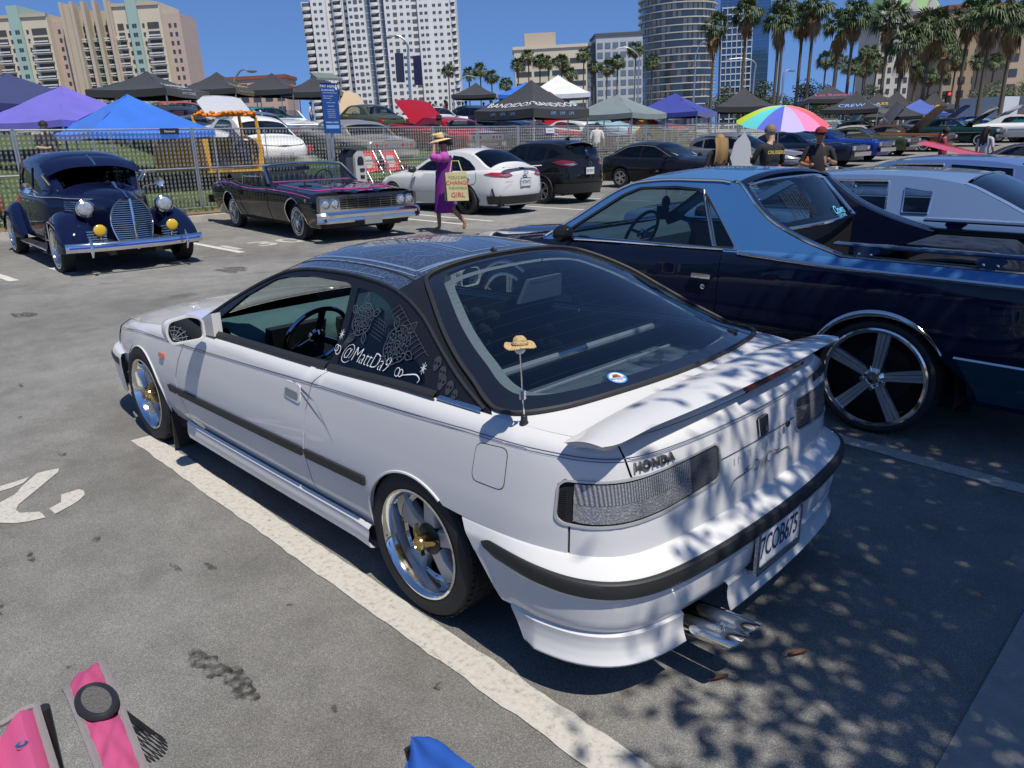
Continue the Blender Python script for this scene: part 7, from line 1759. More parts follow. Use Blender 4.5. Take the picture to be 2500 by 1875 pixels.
def onlawn(label, x, y, rz, col, **k):
 z0 = lawn_h(x, y); z1 = lawn_h(x+3*math.cos(rz), y+3*math.sin(rz))
 return classic(label, (x, y, z0+.01), rz, col, tilt=-math.atan2(z1-z0, 3)*(1), grp='show cars on the lawn', **k)
TEALF = mat('teal flame paint', (.05,.30,.36), rough=.3, coat=1); SILF = mat('silver flame paint', (.45,.46,.47), rough=.3, metal=.6)
c, sh = onlawn('white rounded fifties coupe with teal flames behind the fence', 20.05, -9.35, R(-4), WHP, kind='fifties', L=.14)
fl = MB(); fs = MB()
for k in range(4):
 P = [(.2-.1*k,.62+.10*k),(-.4-.05*k,.80+.05*k),(-.9,.78-.02*k),(-1.25,.62-.04*k)]
 (fl if k % 2 == 0 else fs).grid(lambda u, v: (lambda q: sh.S(sh.sx(q[0]), q[1]+(v-.5)*.10*math.sin(math.pi*min(.97,u+.08)), .004))((lambda i, f: (P[i][0]*(1-f)+P[i+1][0]*f, P[i][1]*(1-f)+P[i+1][1]*f))(min(int(u*3), 2), u*3-min(int(u*3), 2))), 14, 2)
fl.build('flame_decal', TEALF, c); fs.build('flame_decal', SILF, c)
plate(c, (-1.52,0,.58), math.pi, .36, .2, 'CLUB', 'club_plaque')
onlawn('champagne beige sixties hardtop behind the pay station', 20.5, -13.45, R(-2), BEIGE, L=.14)
onlawn('candy red sixties hardtop with raised hood behind the fence', 21.9, -19.0, R(-3), REDP, openhood=.55, L=.14)
onlawn('silver grey hardtop with raised pale hood in the second lawn row', 24.5, -11.6, R(-4), GRYP, openhood=.5, hoodm=C('pale grey hood paint', (.45,.47,.5)))
onlawn('charcoal fifties saloon in the second lawn row by the blue canopy', 24.0, -8.6, R(-6), DKG, kind='fifties')
onlawn('open white convertible with red interior in the second lawn row', 29.5, -14.6, R(172), WHP, top=False)
onlawn('white square-bodied saloon in the back lawn row', 30.0, -24.6, R(2), WHP, kind='boxy')
onlawn('midnight blue square-bodied saloon in the back lawn row', 28.8, -27.4, R(2), DKB, kind='boxy')
onlawn('olive classic with a raised tan hood in the back lawn row', 30.0, -20.8, R(-4), OLV, kind='fifties', openhood=.8, hoodm=mat('tan hood cloth', (.45,.34,.22), rough=.9))
onlawn('red and white classic under the black canopy', 20.2, -25.4, R(8), REDP, roofcol=WHP, openhood=1.0)
onlawn('turquoise classic under the navy canopy at the left edge', 21.5, -1.6, R(-5), TEALP)
onlawn('charcoal hardtop beneath the black lettered canopy', 20.4, -21.9, R(0), DKB)
onlawn('red hardtop between blue and black canopies', 22.0, -33.2, R(8), REDP)
# yellow open-backed truck with its tailgate down
def truck():
 Y = C('school bus yellow paint', (.55,.30,.015)); x, y = 18.0, -7.35
 t = thing('open_truck', 'yellow vintage truck with open rear and flower garland behind the fence', 'truck', (x, y, lawn_h(x, y)), R(-10))
 MB().grid(lambda u, v: (.1+2.6*u, .82+.06*math.sin(math.pi*v), .45+.75*v), 10, 5).build('body_side', Y, t); MB().grid(lambda u, v: (.1+2.6*u, -.82-.06*math.sin(math.pi*v), .45+.75*v), 10, 5).build('body_side', Y, t)
 MB().bbox(.1,2.7,-.8,.8,.40,.48).build('load_floor', mat('wood floor', (.28,.17,.08), rough=.7), t)
 MB().bbox(-.5,.04,-.78,.78,.42,.47).build('tailgate', Y, t)
 for s in (1, -1):
  MB().tube([(.12, s*.82, 1.2),(.2, s*.80, 1.75),(.4, s*.76, 1.82)], .05, 6).build('rear_post', Y, t)
  MB().tube([(1.6, s*.82, 1.2),(1.6, s*.78, 1.82)], .05, 6).build('middle_post', Y, t)
  MB().grid(lambda u, v: (1.9+1.0*u, s*(.80+.22*math.sin(math.pi*u)), .5+.42*math.sin(math.pi*u)*v), 10, 5).build('front_fender', Y, t)
  w_ = wheel_plain(t, Rt=.38, Rr=.2, y=s); w_.location = (.6, s*.80, .38); w_ = wheel_plain(t, Rt=.38, Rr=.2, y=s); w_.location = (2.6, s*.80, .38)
 MB().grid(lambda u, v: (.05-.25*math.sin(math.pi*u*.5), .82+1.15*u, .45+.85*v*(1-.25*u*u)), 8, 5).build('open_door', Y, t); MB().bbox(-.02,.06,-.84,.84,.30,.46).build('rear_sill', Y, t)
 MB().bbox(.15,2.4,-.80,.80,1.80,1.86).build('roof', Y, t)
 MB().bbox(2.3,2.35,-.8,.8,.48,1.3).build('front_wall', Y, t)
 for s in (1, -1): MB().box((.10, s*.70, .86),(.06,.30,.78)).build('rear_corner_panel', Y, t)
 MB().bbox(.7,1.4,-.5,.4,.48,.85).build('cargo', mat('dark luggage', (.03,.028,.025), rough=.7), t)
 MB().lathe([(.30,-.09),(.36,-.07),(.37,.0),(.36,.07),(.30,.09)], 20, axis='x').xf(Matrix.Translation((-.02,-.35,.95))).build('spare_wheel', RUBBER, t)
 ga = MB(); rnd = random.Random(2)
 for k in range(60): ga.sphere((.14+rnd.uniform(-.05,.05), -.78+1.56*k/59, 1.86+rnd.uniform(-.04,.06)), rnd.uniform(.03,.055), 6, 4)
 o = ga.build('flower_garland', mat('orange marigolds', (.75,.22,.01), rough=.9), t); o['kind'] = 'stuff'
truck()
# far right rows, noses toward the aisle
def row(label, x, y, col, kind='hardtop', oh=None, hm=None, top=True): return classic(label, (x, y, ground_h(x, y)), math.pi+R(random.Random(y).uniform(-2,2)), col, kind=kind, openhood=oh, hoodm=hm, grp='show cars in the far right rows', top=top)
row('midnight blue nineties saloon beside the men under the rainbow umbrella', 14.9, -31.2, DKB, 'boxy')
row('bright blue saloon just behind the midnight blue saloon', 15.0, -34.4, BLUP, 'boxy')
row('olive classic coupe right of the bright blue saloon', 15.0, -38.4, OLV, 'hardtop')
row('cream classic with a raised decorated hood', 16.6, -43.2, C('cream paint', (.6,.56,.46)), 'hardtop', 1.0, C('off white hood paint', (.62,.6,.54)))
row('bronze classic with a raised brown hood and chrome grille', 14.4, -42.0, BRZ, 'hardtop', .8, mat('brown hood underside', (.22,.13,.09), rough=.6))
row('dark classic with a raised black-green hood', 13.0, -46.4, C('black green paint', (.01,.03,.03)), 'fifties', .7)
row('powder blue classic in the far right row', 12.4, -50.5, SKP, 'hardtop', .6)
row('white classic with raised hood at the far right', 10.4, -50.0, WHP, 'fifties', .7, OLV)
row('burnt orange classic with raised hood at the far right', 9.0, -54.0, ORP, 'hardtop', .7)
row('candy red classic at the right picture edge', 6.2, -48.0, REDP, 'hardtop', .6)
row('teal classic at the far right behind the white classic', 11.0, -56.5, TEALP, 'fifties', .9)
row('pale green classic beyond the decorated hood', 20.4, -49.0, C('pale green paint', (.35,.48,.42)), 'fifties', 1.2)
row('silver classic at the back of the right rows by the blue canopy', 16.8, -54.5, GRYP, 'hardtop', .7)
row('champagne classic beyond the bronze one', 17.6, -46.0, BEIGE, 'fifties', .8)
row('bright blue classic beyond the powder blue one', 14.8, -58.5, BLUP, 'hardtop', .6)
row('cream saloon at the back right under the palms', 11.0, -62.0, WHP, 'boxy')
row('burgundy classic behind the orange one', 7.6, -58.0, C('burgundy paint', (.10,.008,.015)), 'fifties', .8)
row('charcoal saloon at the right edge beyond the red classic', 4.4, -55.0, DKG, 'boxy')
onlawn('turquoise classic in the back lawn row left of the white saloon', 33.5, -17.0, R(5), TEALP)
onlawn('burnt orange classic behind the silver grey hardtop', 31.5, -12.0, R(0), ORP, kind='fifties')
onlawn('black saloon in the back lawn row below the lamp banners', 32.0, -30.0, R(3), DKG, kind='boxy')
onlawn('powder blue classic behind the grey green canopy', 22.5, -29.5, R(6), SKP, kind='fifties', openhood=.8)
onlawn('yellow classic under the royal blue canopy', 20.5, -30.6, R(6), C('lemon paint', (.5,.33,.02)))
drop_protos()
c, sh = coupe('dark grey-blue coupe at the right edge behind the blue coupes', (.9,-20.2,0.0), R(1), paint('grey blue paint', (.05,.06,.085), flake=.3), opera=False)
rh = MB().grid(lambda u, v: (2.5+1.5*u, -.85+1.7*v, .96+.36*u-.0+.05*math.sin(math.pi*v)), 8, 8).build('raised_hood', C('coral red hood paint', (.60,.05,.06)), c)
# ================================================================== chain link fence panels
PW, PH = 3.6, 1.80
def fence_mesh():
 V = []; F = []; s = .09; r = .0034; n = int(PW/s); m = int(PH/.045)
 mb = MB()
 for i in range(n):
  pts = []
  for j in range(m+1):
   y = .03+(i+ (.5 if j % 2 else 0)+ (0))*s + (.0); z = j*PH/m
   pts.append((.004*(1 if j % 2 else -1), min(y, PW-.02), z))
  mb.tube(pts, r, 3, cap=False)
  pts2 = [(-p[0], min(PW-.02, .03+(i+(0 if j % 2 else .5))*s), p[2]) for j, p in enumerate(pts)]
  mb.tube(pts2, r, 3, cap=False)
 return mb
fm = fence_mesh(); WIRE = mat('galvanised wire', (.60,.61,.61), rough=.45, metal=.3)
first = None
for k in range(13):
 y0 = 5.2-PW*k; xb = 16.2; zb = lawn_h(xb, y0)
 t = thing('chain_link_fence', '%s galvanised chain link fence panel from the left along the lawn edge' % ['first','second','third','fourth','fifth','sixth','seventh','eighth','ninth','tenth','eleventh','twelfth','thirteenth'][k], 'fence', (xb, y0, zb), math.pi+R(random.Random(k).uniform(-1,1)) if False else math.pi, 'chain link fence panels')
 if first is None:
  w_ = fm.build('wire_mesh', WIRE, t, smooth=0); w_['kind'] = 'stuff'
  a = MB().tube([(0,0,-.05),(0,0,PH+.03)], .021, 8).build('post', STEEL, t)
  b = MB().tube([(0,PW-.05,-.05),(0,PW-.05,PH+.03)], .021, 8).build('post', STEEL, t)
  c_ = [MB().tube([(0,0,z),(0,PW-.05,z)], .019, 8).build('rail', STEEL, t) for z in (0.03, .93, PH)]
  d_ = [MB().tube([(0,PW*f,.03),(0,PW*f,PH)], .012, 6).build('stiffener', STEEL, t) for f in (.5,)]
  first = t
 else:
  for ch in first.children:
   q = ch.copy(); COL.objects.link(q); q.parent = t
def fence_sign(y, z, txt, bgc, inkc, w_, h_, lab):
 s = thing('fence_sign', lab, 'sign', (16.15, y, z), 0)
 MB().box((0,0,0),(.01,w_,h_)).build('sign_plate', bgc, s)
 t = text_mb(txt, h_*.5); xs = [v[0] for v in t.v]; k = min(1, w_*.9/(max(xs)-min(xs))); lay(t, lambda u, v, h: (-.008, -u*k, v)).build('sign_lettering', inkc, s)
SGN = mat('black sign plate', (.012,.014,.02), rough=.5)
fence_sign(-5.05, 1.95, 'Diamond', SGN, WHTL, .42, .13, 'small black sign lettered Diamond on the fence top')
fence_sign(-17.9, 1.86, 'Diamond', WHTL, SGN, .42, .16, 'small white sign lettered Diamond on the fence')
# torn plastic sheet on the fence by the old sedan
pl = MB(); rnd = random.Random(5)
V = [(16.05+rnd.uniform(-.12,.05), -6.1-.30*j/3+.25*i/6*.6+rnd.uniform(-.06,.06), .35+1.15*(1-i/6)) for i in range(7) for j in range(4)]
pl.add(V, [(i*4+j, i*4+j+1, (i+1)*4+j+1, (i+1)*4+j) for i in range(6) for j in range(3)])
o = pl.build('plastic_sheet', glass('cloudy plastic', (.75,.77,.78), 1, .3, 1.5)); tag(o, 'crumpled clear plastic sheet hanging on the fence by the old sedan', 'sheet')
# ================================================================== pay station and blue sign
ps = thing('pay_sign', 'tall blue pay here sign on a post with a solar panel', 'sign', (14.85,-8.45,0))
BLU = mat('blue sign face', (.012,.06,.25), rough=.4)
MB().tube([(0,0,0),(0,0,3.05)], .04, 8).build('post', STEEL, ps)
MB().box((-.06,0,2.42),(.03,.46,1.15)).build('sign_board', BLU, ps)
MB().prism([(-.36,-.2),(.36,-.2),(.30,.2),(-.30,.2)], .05, lambda p: (p[1]*.9+.05, p[0], 3.12+p[1]*.35+p[2])).build('solar_panel', mat('grey green panel', (.16,.19,.17), rough=.4), ps)
def st_(txt, size, z, y=0, ext=0, al='CENTER'):
 t = text_mb(txt, size, align=al); lay(t, lambda u, v, h: (-.078, -u+y, z+v)); t.build('sign_lettering', WHTL, ps)
st_('PAY HERE', .095, 2.92, .05); st_('IN ADVANCE', .06, 2.83, .05)
MB().prism([(-.012,.07),(.012,.07),(.012,0),(.035,0),(0,-.06),(-.035,0),(-.012,0)], .006, lambda p: (-.078-p[2], -p[0]-.18, 2.89+p[1])).build('down_arrow', WHTL, ps)
MB().box((-.078,0,2.77),(.004,.40,.006)).build('sign_rule', WHTL, ps)
st_('1 Enter space number', .032, 2.70, .20, al='LEFT'); st_('2 Pay for parking', .032, 2.65, .20, al='LEFT'); st_('or', .03, 2.60); st_('text Park to 77223', .032, 2.55); st_('Zone 9015', .038, 2.47)
for k in range(5): st_('parking enforced daily', .024, 2.40-.045*k)
st_('MARINA GREEN', .05, 2.10)
MB().box((-.078,0,2.0),(.004,.36,.08)).build('sign_logo_bar', mat('pale blue ink', (.2,.4,.6), rough=.5), ps)
pm = thing('pay_station', 'grey pay station kiosk with curved top beneath the blue sign', 'parking meter', (14.45,-8.75,0))
KG = mat('kiosk charcoal', (.05,.055,.065), rough=.4); KL = mat('kiosk pale grey', (.42,.43,.42), rough=.45)
MB().prism([(-.21,0),(.21,0),(.21,1.25),(.19,1.36),(.12,1.44),(0,1.47),(-.12,1.44),(-.19,1.36),(-.21,1.25)], .30, lambda p: (-.15+p[2], p[0]+.10, p[1])).build('cabinet', KG, pm)
MB().prism([(-.15,.0),(.15,0),(.15,1.20),(.13,1.32),(.06,1.40),(-.06,1.40),(-.13,1.32),(-.15,1.20)], .10, lambda p: (-.26+p[2], p[0]-.02, p[1]+.02)).build('front_panel', KL, pm)
MB().prism([(-.09,1.1),(.09,1.1),(.09,1.22),(.05,1.30),(-.05,1.30),(-.09,1.22)], .01, lambda p: (-.27+p[2], p[0]-.02, p[1])).build('screen', mat('meter screen', (.015,.017,.02), rough=.15), pm)
for z in (.82,.98): MB().box((-.265,-.05,z),(.012,.12,.08)).build('slot', SGN, pm)
MB().box((-.268,-.10,1.0),(.012,.06,.05)).build('blue_label', BLU, pm)
MB().box((0,.05,1.50),(.5,.62,.03)).build('cap', KG, pm)
# ================================================================== red folding chairs behind the fence
RC = mat('red chair cloth', (.50,.035,.04), rough=.8); MESHC = mat('grey mesh cloth', (.38,.38,.36), rough=.8)
def redchair(y, lab):
 z = lawn_h(17.2, y); t = thing('folding_chair', lab, 'chair', (17.2, y, z), R(185), 'red folding chairs')
 MB().grid(lambda u, v: (-.18-.22*u, -.28+.56*v, .42+.55*u), 6, 4).build('backrest', RC, t)
 MB().grid(lambda u, v: (-.205-.14*u, -.15+.30*v, .50+.34*u), 4, 3).build('mesh_panel', MESHC, t)
 MB().grid(lambda u, v: (.28-.46*u, -.28+.56*v, .44-.06*math.sin(math.pi*u)), 6, 4).build('seat', RC, t)
 for s in (1, -1):
  MB().tube([(-.42, s*.29, .98),(.24, s*.29, 0)], .011, 6).build('leg', STEEL, t); MB().tube([(-.25, s*.29, 0),(.28, s*.29, .62)], .011, 6).build('leg', STEEL, t)
  MB().box((.02, s*.30, .62),(.45,.06,.02)).build('armrest', RC, t)
redchair(-11.35, 'left red folding chair with grey mesh back behind the fence'); redchair(-12.15, 'right red folding chair with grey mesh back behind the fence')
bg_ = MB().sphere((16.6,-1.2,lawn_h(16.6)+.35), 1, 12, 8, sx=.3, sy=.45, sz=.4); V = bg_.v; bg_.v = [(x, y, z+.06*math.sin(9*x+7*y)) for x, y, z in V]
tag(bg_.build('orange_bag', mat('orange nylon', (.55,.09,.02), rough=.7)), 'crumpled orange bag behind the fence left of the old sedan', 'bag')
# ================================================================== pop-up canopies
def canopy(label, x, y, w, ez, az_, rz, col, val=.22, texts=(), sag=.10, legs=True, m2=None, grp='pop-up canopies'):
 gz = max(lawn_h(x, y) if x > KX else 0, ground_h(x, y)); t = thing('canopy', label, 'canopy', (x, y, 0), rz, grp); h = w/2; rise = az_-ez
 cs = [(h,-h),(h,h),(-h,h),(-h,-h)]
 def face(i, u, v):   # u along the eave 0..1, v 0 at the eave .. 1 at the peak
  a, b = cs[i], cs[(i+1) % 4]; ex, ey = a[0]+(b[0]-a[0])*u, a[1]+(b[1]-a[1])*u
  k = v**1.0; z = ez+rise*(v-sag*4*v*(1-v)*.9)-.05*math.sin(math.pi*u)*(1-v)
  return (ex*(1-k), ey*(1-k), z)
 rnd = random.Random(int(abs(x*7+y*13)))
 for i in range(4):
  mb = MB(); N = 10
  mb.grid(lambda u, v: (lambda p: (p[0], p[1], p[2]+.012*math.sin(17*u+i)*math.sin(11*v)))(face(i, u, v)), N, N); mb.build('roof_panel', col, t)
  a, b = cs[i], cs[(i+1) % 4]
  MB().grid(lambda u, v: (a[0]+(b[0]-a[0])*u, a[1]+(b[1]-a[1])*u, face(i, u, 0)[2]-val*v), 8, 2).build('valance', m2 or col, t)
  if legs: MB().box((a[0]*.97, a[1]*.97, (gz+ez)/2),(.04,.04,ez-gz)).build('leg', STEEL, t)
 for (i, txt, size, v0, colr) in texts:
  tm = text_mb(txt, size); xs = [q[0] for q in tm.v]; k = min(1, .8*w/(max(xs)-min(xs)))
  sl = math.hypot(h, rise)
  if v0 < 0:
   lay(tm, lambda u, v, hh: (lambda a, b, f: (a[0]+(b[0]-a[0])*f+(b[1]-a[1])/w*.012, a[1]+(b[1]-a[1])*f-(b[0]-a[0])/w*.012, ez-val*.55+v))(cs[i], cs[(i+1) % 4], .5+u*k/w))
  else:
   def mp(u, v, hh):
    vv = min(.97, max(0, v0+v/sl)); f = .5+u*k/(w*(1-vv)); p = face(i, f, vv); a, b = cs[i], cs[(i+1) % 4]
    return (p[0]+(b[1]-a[1])/w*.012, p[1]-(b[0]-a[0])/w*.012, p[2]+.018)
   lay(tm, mp)
  tm.build('lettering', colr, t)
 return t
def fab(nm, c): return mat(nm, c, rough=.75, var=.2, scale=2, sheen=.2)
CB = fab('black canopy cloth', (.022,.022,.024)); CBL = fab('azure canopy cloth', (.015,.13,.55)); CPU = fab('violet canopy cloth', (.13,.11,.48)); CNV = fab('navy canopy cloth', (.018,.028,.11)); CGR = fab('grey green canopy cloth', (.16,.20,.20)); CWH = fab('white canopy cloth', (.62,.63,.65)); CRB = fab('royal blue canopy cloth', (.02,.035,.26))
YEL = mat('yellow print', (.65,.42,.06), rough=.6); PNK = mat('pink print', (.62,.06,.22), rough=.6); LBL = mat('light blue print', (.22,.42,.75), rough=.6); WPR = mat('white print', (.66,.66,.7), rough=.6); RPR = mat('red print', (.55,.04,.05), rough=.6)
F_ = 2   # the panel that faces -x in the canopy frame
canopy('azure blue canopy right behind the fence above the old sedan', 18.75, -5.2, 2.9, 1.98, 2.86, 0, CBL, .14, sag=.02)
canopy('violet canopy with a white ridge line left of the azure canopy', 21.6, -4.6, 3.0, 2.30, 3.2, R(25), CPU, .16, sag=.02)
canopy('dark navy canopy at the left edge behind the violet one', 25.0, -4.2, 3.4, 2.85, 3.72, R(10), CNV, .2, sag=.02)
canopy('black canopy with red emblem and white lettering behind the violet canopy', 28.6, -9.6, 3.05, 3.56, 4.22, R(38), CB, .25, [(2,'SANTERIA',.34,.35,WPR),(2,'RAIDERS CLUB',.16,.12,WPR),(2,'SAINT COOMBZ',.13,-1,WPR)], sag=.16)
canopy('black canopy with yellow lettering and white oval emblem', 36.4, -16.0, 3.05, 4.15, 4.98, R(40), CB, .25, [(2,'WinterBros',.42,.35,YEL),(2,'FATHERS COUNT KEY MEMBERS OF SO CAL',.13,-1,YEL)], sag=.16)
canopy('black canopy with red emblem and yellow valance lettering', 36.3, -18.9, 3.05, 4.2, 5.04, R(42), CB, .25, [(2,'SAINTS',.42,.38,RPR),(2,'SAINTLYCOOMBS',.15,-1,YEL)], sag=.16)
canopy('black canopy with white oval club emblem left of the white tower', 34.6, -20.5, 3.05, 4.05, 4.95, R(42), CB, .25, [(2,'GROUP',.36,.40,WPR),(2,'NORTH AMERICA',.22,.22,WPR)], sag=.16)
canopy('small dark canopy with orange logo in front of the palms', 38.3, -35.1, 3.0, 4.4, 5.2, R(40), CB, .22, [(2,'O',.6,.35,mat('orange print', (.6,.25,.05), rough=.6))], sag=.14)
canopy('royal blue canopy with white stripe behind the black lettered canopy', 29.7, -31.0, 3.05, 3.9, 4.6, R(42), CBL, .2, sag=.04)
canopy('black canopy with bold white lettering on two sides in the centre', 18.6, -19.6, 3.05, 2.62, 3.66, R(0), CB, .30, [(2,'BANDIDOS',.44,.24,WPR),(1,'BANDIDOS',.44,.24,WPR),(2,'UMI     UMI     UMI',.16,-1,LBL),(1,'UMI     UMI     UMI',.16,-1,LBL)], sag=.14)
canopy('white canopy behind the black lettered centre canopy', 24.5, -27.8, 3.05, 3.62, 4.52, R(42), CWH, .2, sag=.06)
canopy('grey green canopy with dark vent right of the centre canopy', 18.4, -24.6, 3.05, 2.5, 3.26, R(8), CGR, .2, sag=.04)
canopy('royal blue canopy right of the grey green canopy', 18.9, -29.6, 3.2, 2.6, 3.45, R(15), CRB, .2, sag=.05)
canopy('black canopy with a white and gold monogram right of the royal blue one', 20.0, -38.0, 3.05, 3.0, 4.0, R(35), CB, .28, [(2,'NL',.6,.40,WPR),(2,'CUSTOMLEDS.COM',.2,.12,WPR),(2,'COATINGS',.13,-1,WPR)], sag=.14)
canopy('black canopy with pink lettering beneath the palms', 24.3, -59.1, 3.6, 3.95, 4.98, R(35), CB, .3, [(2,'Las Reinas',.6,.30,PNK),(1,'Las Reinas',.6,.35,PNK),(2,'LADIES CAR CLUB',.2,-1,PNK)], sag=.12)
canopy('black canopy with light blue lettering in the right row', 16.4, -44.4, 3.05, 2.8, 3.75, R(10), CB, .22, [(2,'FAMILIA',.5,.28,LBL),(1,'CREW',.5,.3,LBL),(2,'o     o     o',.2,-1,LBL)], sag=.14)
canopy('black canopy with gold lettering behind the light blue lettered one', 19.3, -55.6, 3.0, 3.15, 4.12, R(20), CB, .22, [(2,'BROS',.5,.3,YEL),(1,'KLASS',.5,.3,YEL)], sag=.14)
canopy('left of two joined black canopies with gold lettering at the right', 19.8, -60.6, 3.0, 3.25, 4.38, R(15), CB, .22, [(2,'INDIVIDUALS',.4,.3,YEL)], sag=.14)
canopy('right of two joined black canopies with gold lettering at the right', 18.0, -63.2, 3.0, 3.0, 4.25, R(15), CB, .22, [(1,'CLUB',.4,.3,YEL)], sag=.14)
canopy('low plain black canopy in front of the gold lettered ones', 15.4, -48.2, 3.2, 2.40, 3.1, R(12), CB, .15, sag=.06)
canopy('blue canopy among the black ones at the right', 15.2, -51.3, 3.1, 2.55, 3.42, R(20), fab('mid blue canopy cloth', (.05,.10,.36)), .2, sag=.05)
# white oval and red emblem panels on two canopies
# ================================================================== rainbow parasol
um = thing('parasol', 'large rainbow striped parasol beside the bright blue saloon', 'parasol', (12.9,-28.0,ground_h(0,-28)), 0)
cols = [(.45,.62,.03),(.10,.55,.55),(.08,.11,.50),(.42,.36,.62),(.66,.20,.38),(.68,.10,.14),(.70,.25,.05),(.62,.50,.05),(.45,.62,.03),(.10,.55,.55),(.08,.11,.50),(.42,.36,.62)]
for k in range(12):
 a0, a1 = 2*math.pi*k/12+.45, 2*math.pi*(k+1)/12+.45
 MB().grid(lambda u, v: (lambda a, r_: (r_*math.cos(a), r_*math.sin(a), 2.55-.62*(r_/1.75)**2-.05*math.sin(math.pi*v)*u))(a0+(a1-a0)*v, 1.75*u), 8, 4).build('gore', mat('parasol cloth %d' % (k % 8), cols[k], rough=.7), um)
for o_ in um.children: o_.rotation_euler = (R(-8), R(-8), 0)
MB().tube([(0,0,0),(0,0,2.6)], .025, 8).build('pole', STEEL, um); MB().sphere((0,-.0,2.66), .03, 8, 6).build('finial', WHTL, um)
# ================================================================== far buildings (real distance, 200-400 m off)
UPV = Vector((.021,.024,1)).normalized()
def bld(name, label, x, y, z, rz):
 t = thing(name, label, 'building', (x, y, z)); q = Vector((0,0,1)).rotation_difference(UPV) @ Matrix.Rotation(rz, 3, 'Z').to_quaternion(); t.rotation_euler = q.to_euler(); return t
# local frame: facade runs along +u (=local y from left to right as seen), faces local -x
CAMR = R(-45)
def wmat(n, c, **k): return mat(n, c, rough=.8, var=.08, scale=.3, **k)
WIN = mat('dark window glass', (.05,.055,.062), rough=.3); WINB = mat('blue window glass', (.15,.19,.23), rough=.2, metal=.2)
def boxes(t, nm, L_, m, stuff=True):
 mb = MB()
 for (x0,x1,u0,u1,z0,z1) in L_: mb.bbox(x0,x1,-u1,-u0,z0,z1)
 o = mb.build(nm, m, t, smooth=0)
 if stuff and len(L_) > 1: o['kind'] = 'stuff'
 return o
def tower_white():
 # facade 66 m wide, floors 2.85 m
 t = bld('apartment_tower', 'tall white apartment tower with curved balcony columns', 288.3, -213.8, 2, CAMR)
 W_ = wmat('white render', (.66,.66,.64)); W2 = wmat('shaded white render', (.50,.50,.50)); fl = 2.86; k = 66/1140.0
 bays = [(0,75,1,'balc',20),(75,182,-.6,'w2',22),(182,232,2.4,'w1',22),(232,300,.3,'balc',22),(300,345,2.4,'w1',22),(345,470,-1,'w3',23),(470,512,1.4,'glass',23),(512,580,-.8,'balc',23),(580,616,1.4,'glass',23),(616,770,-1,'w3',23),(770,812,-.8,'w1',23),(812,860,.2,'dark',23),(860,950,-.7,'w2',23),(950,1060,-.2,'w2',23),(1060,1100,.1,'w1',22),(1100,1140,.8,'balc',21)]
 win = []; gl = []; sl = []; dk = []
 for i, (a, b, d, ty, n) in enumerate(bays):
  u0, u1 = a*k-33, b*k-33; h = n*fl
  o = MB().bbox(d, 16, -u1, -u0, 0, h).build('bay', W_, t, smooth=0)
  if ty == 'glass':
   gl.append((d-.15,d+.1,u0+.1,u1-.1,0,h-1))
   for f in range(n): sl.append((d-.25,d,u0+.1,u1-.1,f*fl,f*fl+.25))
  for f in range(n):
   z = f*fl+.95
   if ty in ('w1','w2','w3'):
    c = {'w1':[.5],'w2':[.3,.7],'w3':[.18,.5,.82]}[ty]
    for j, q in enumerate(c):
     uc = u0+(u1-u0)*q
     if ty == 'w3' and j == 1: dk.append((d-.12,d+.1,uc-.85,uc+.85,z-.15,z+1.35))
     else:
      win.append((d-.12,d+.1,uc-.62,uc-.06,z+.1,z+1.15)); win.append((d-.12,d+.1,uc+.06,uc+.62,z+.1,z+1.15))
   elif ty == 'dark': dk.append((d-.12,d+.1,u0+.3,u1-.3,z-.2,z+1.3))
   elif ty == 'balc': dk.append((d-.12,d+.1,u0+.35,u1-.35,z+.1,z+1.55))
  if ty == 'balc':
   mb = MB(); r_ = (u1-u0)/2*.98; cu = (u0+u1)/2
   for f in range(n):
    mb.lathe([(r_*.96,f*fl-.25),(r_,f*fl-.25),(r_,f*fl+.85),(r_*.96,f*fl+.85)], 8, o=(0,0,0), a0=math.pi/2, a1=math.pi*1.5)
   mb.v = [(d+x*.55, -cu+y, z) for x, y, z in mb.v]; o = mb.build('balconies', W_, t); o['kind'] = 'stuff'
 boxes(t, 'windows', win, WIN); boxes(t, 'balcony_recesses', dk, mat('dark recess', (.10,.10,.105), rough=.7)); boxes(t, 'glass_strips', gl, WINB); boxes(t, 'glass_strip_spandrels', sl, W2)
 MB().bbox(3,16,-32,32,60,66).build('upper_storeys', W_, t, smooth=0)
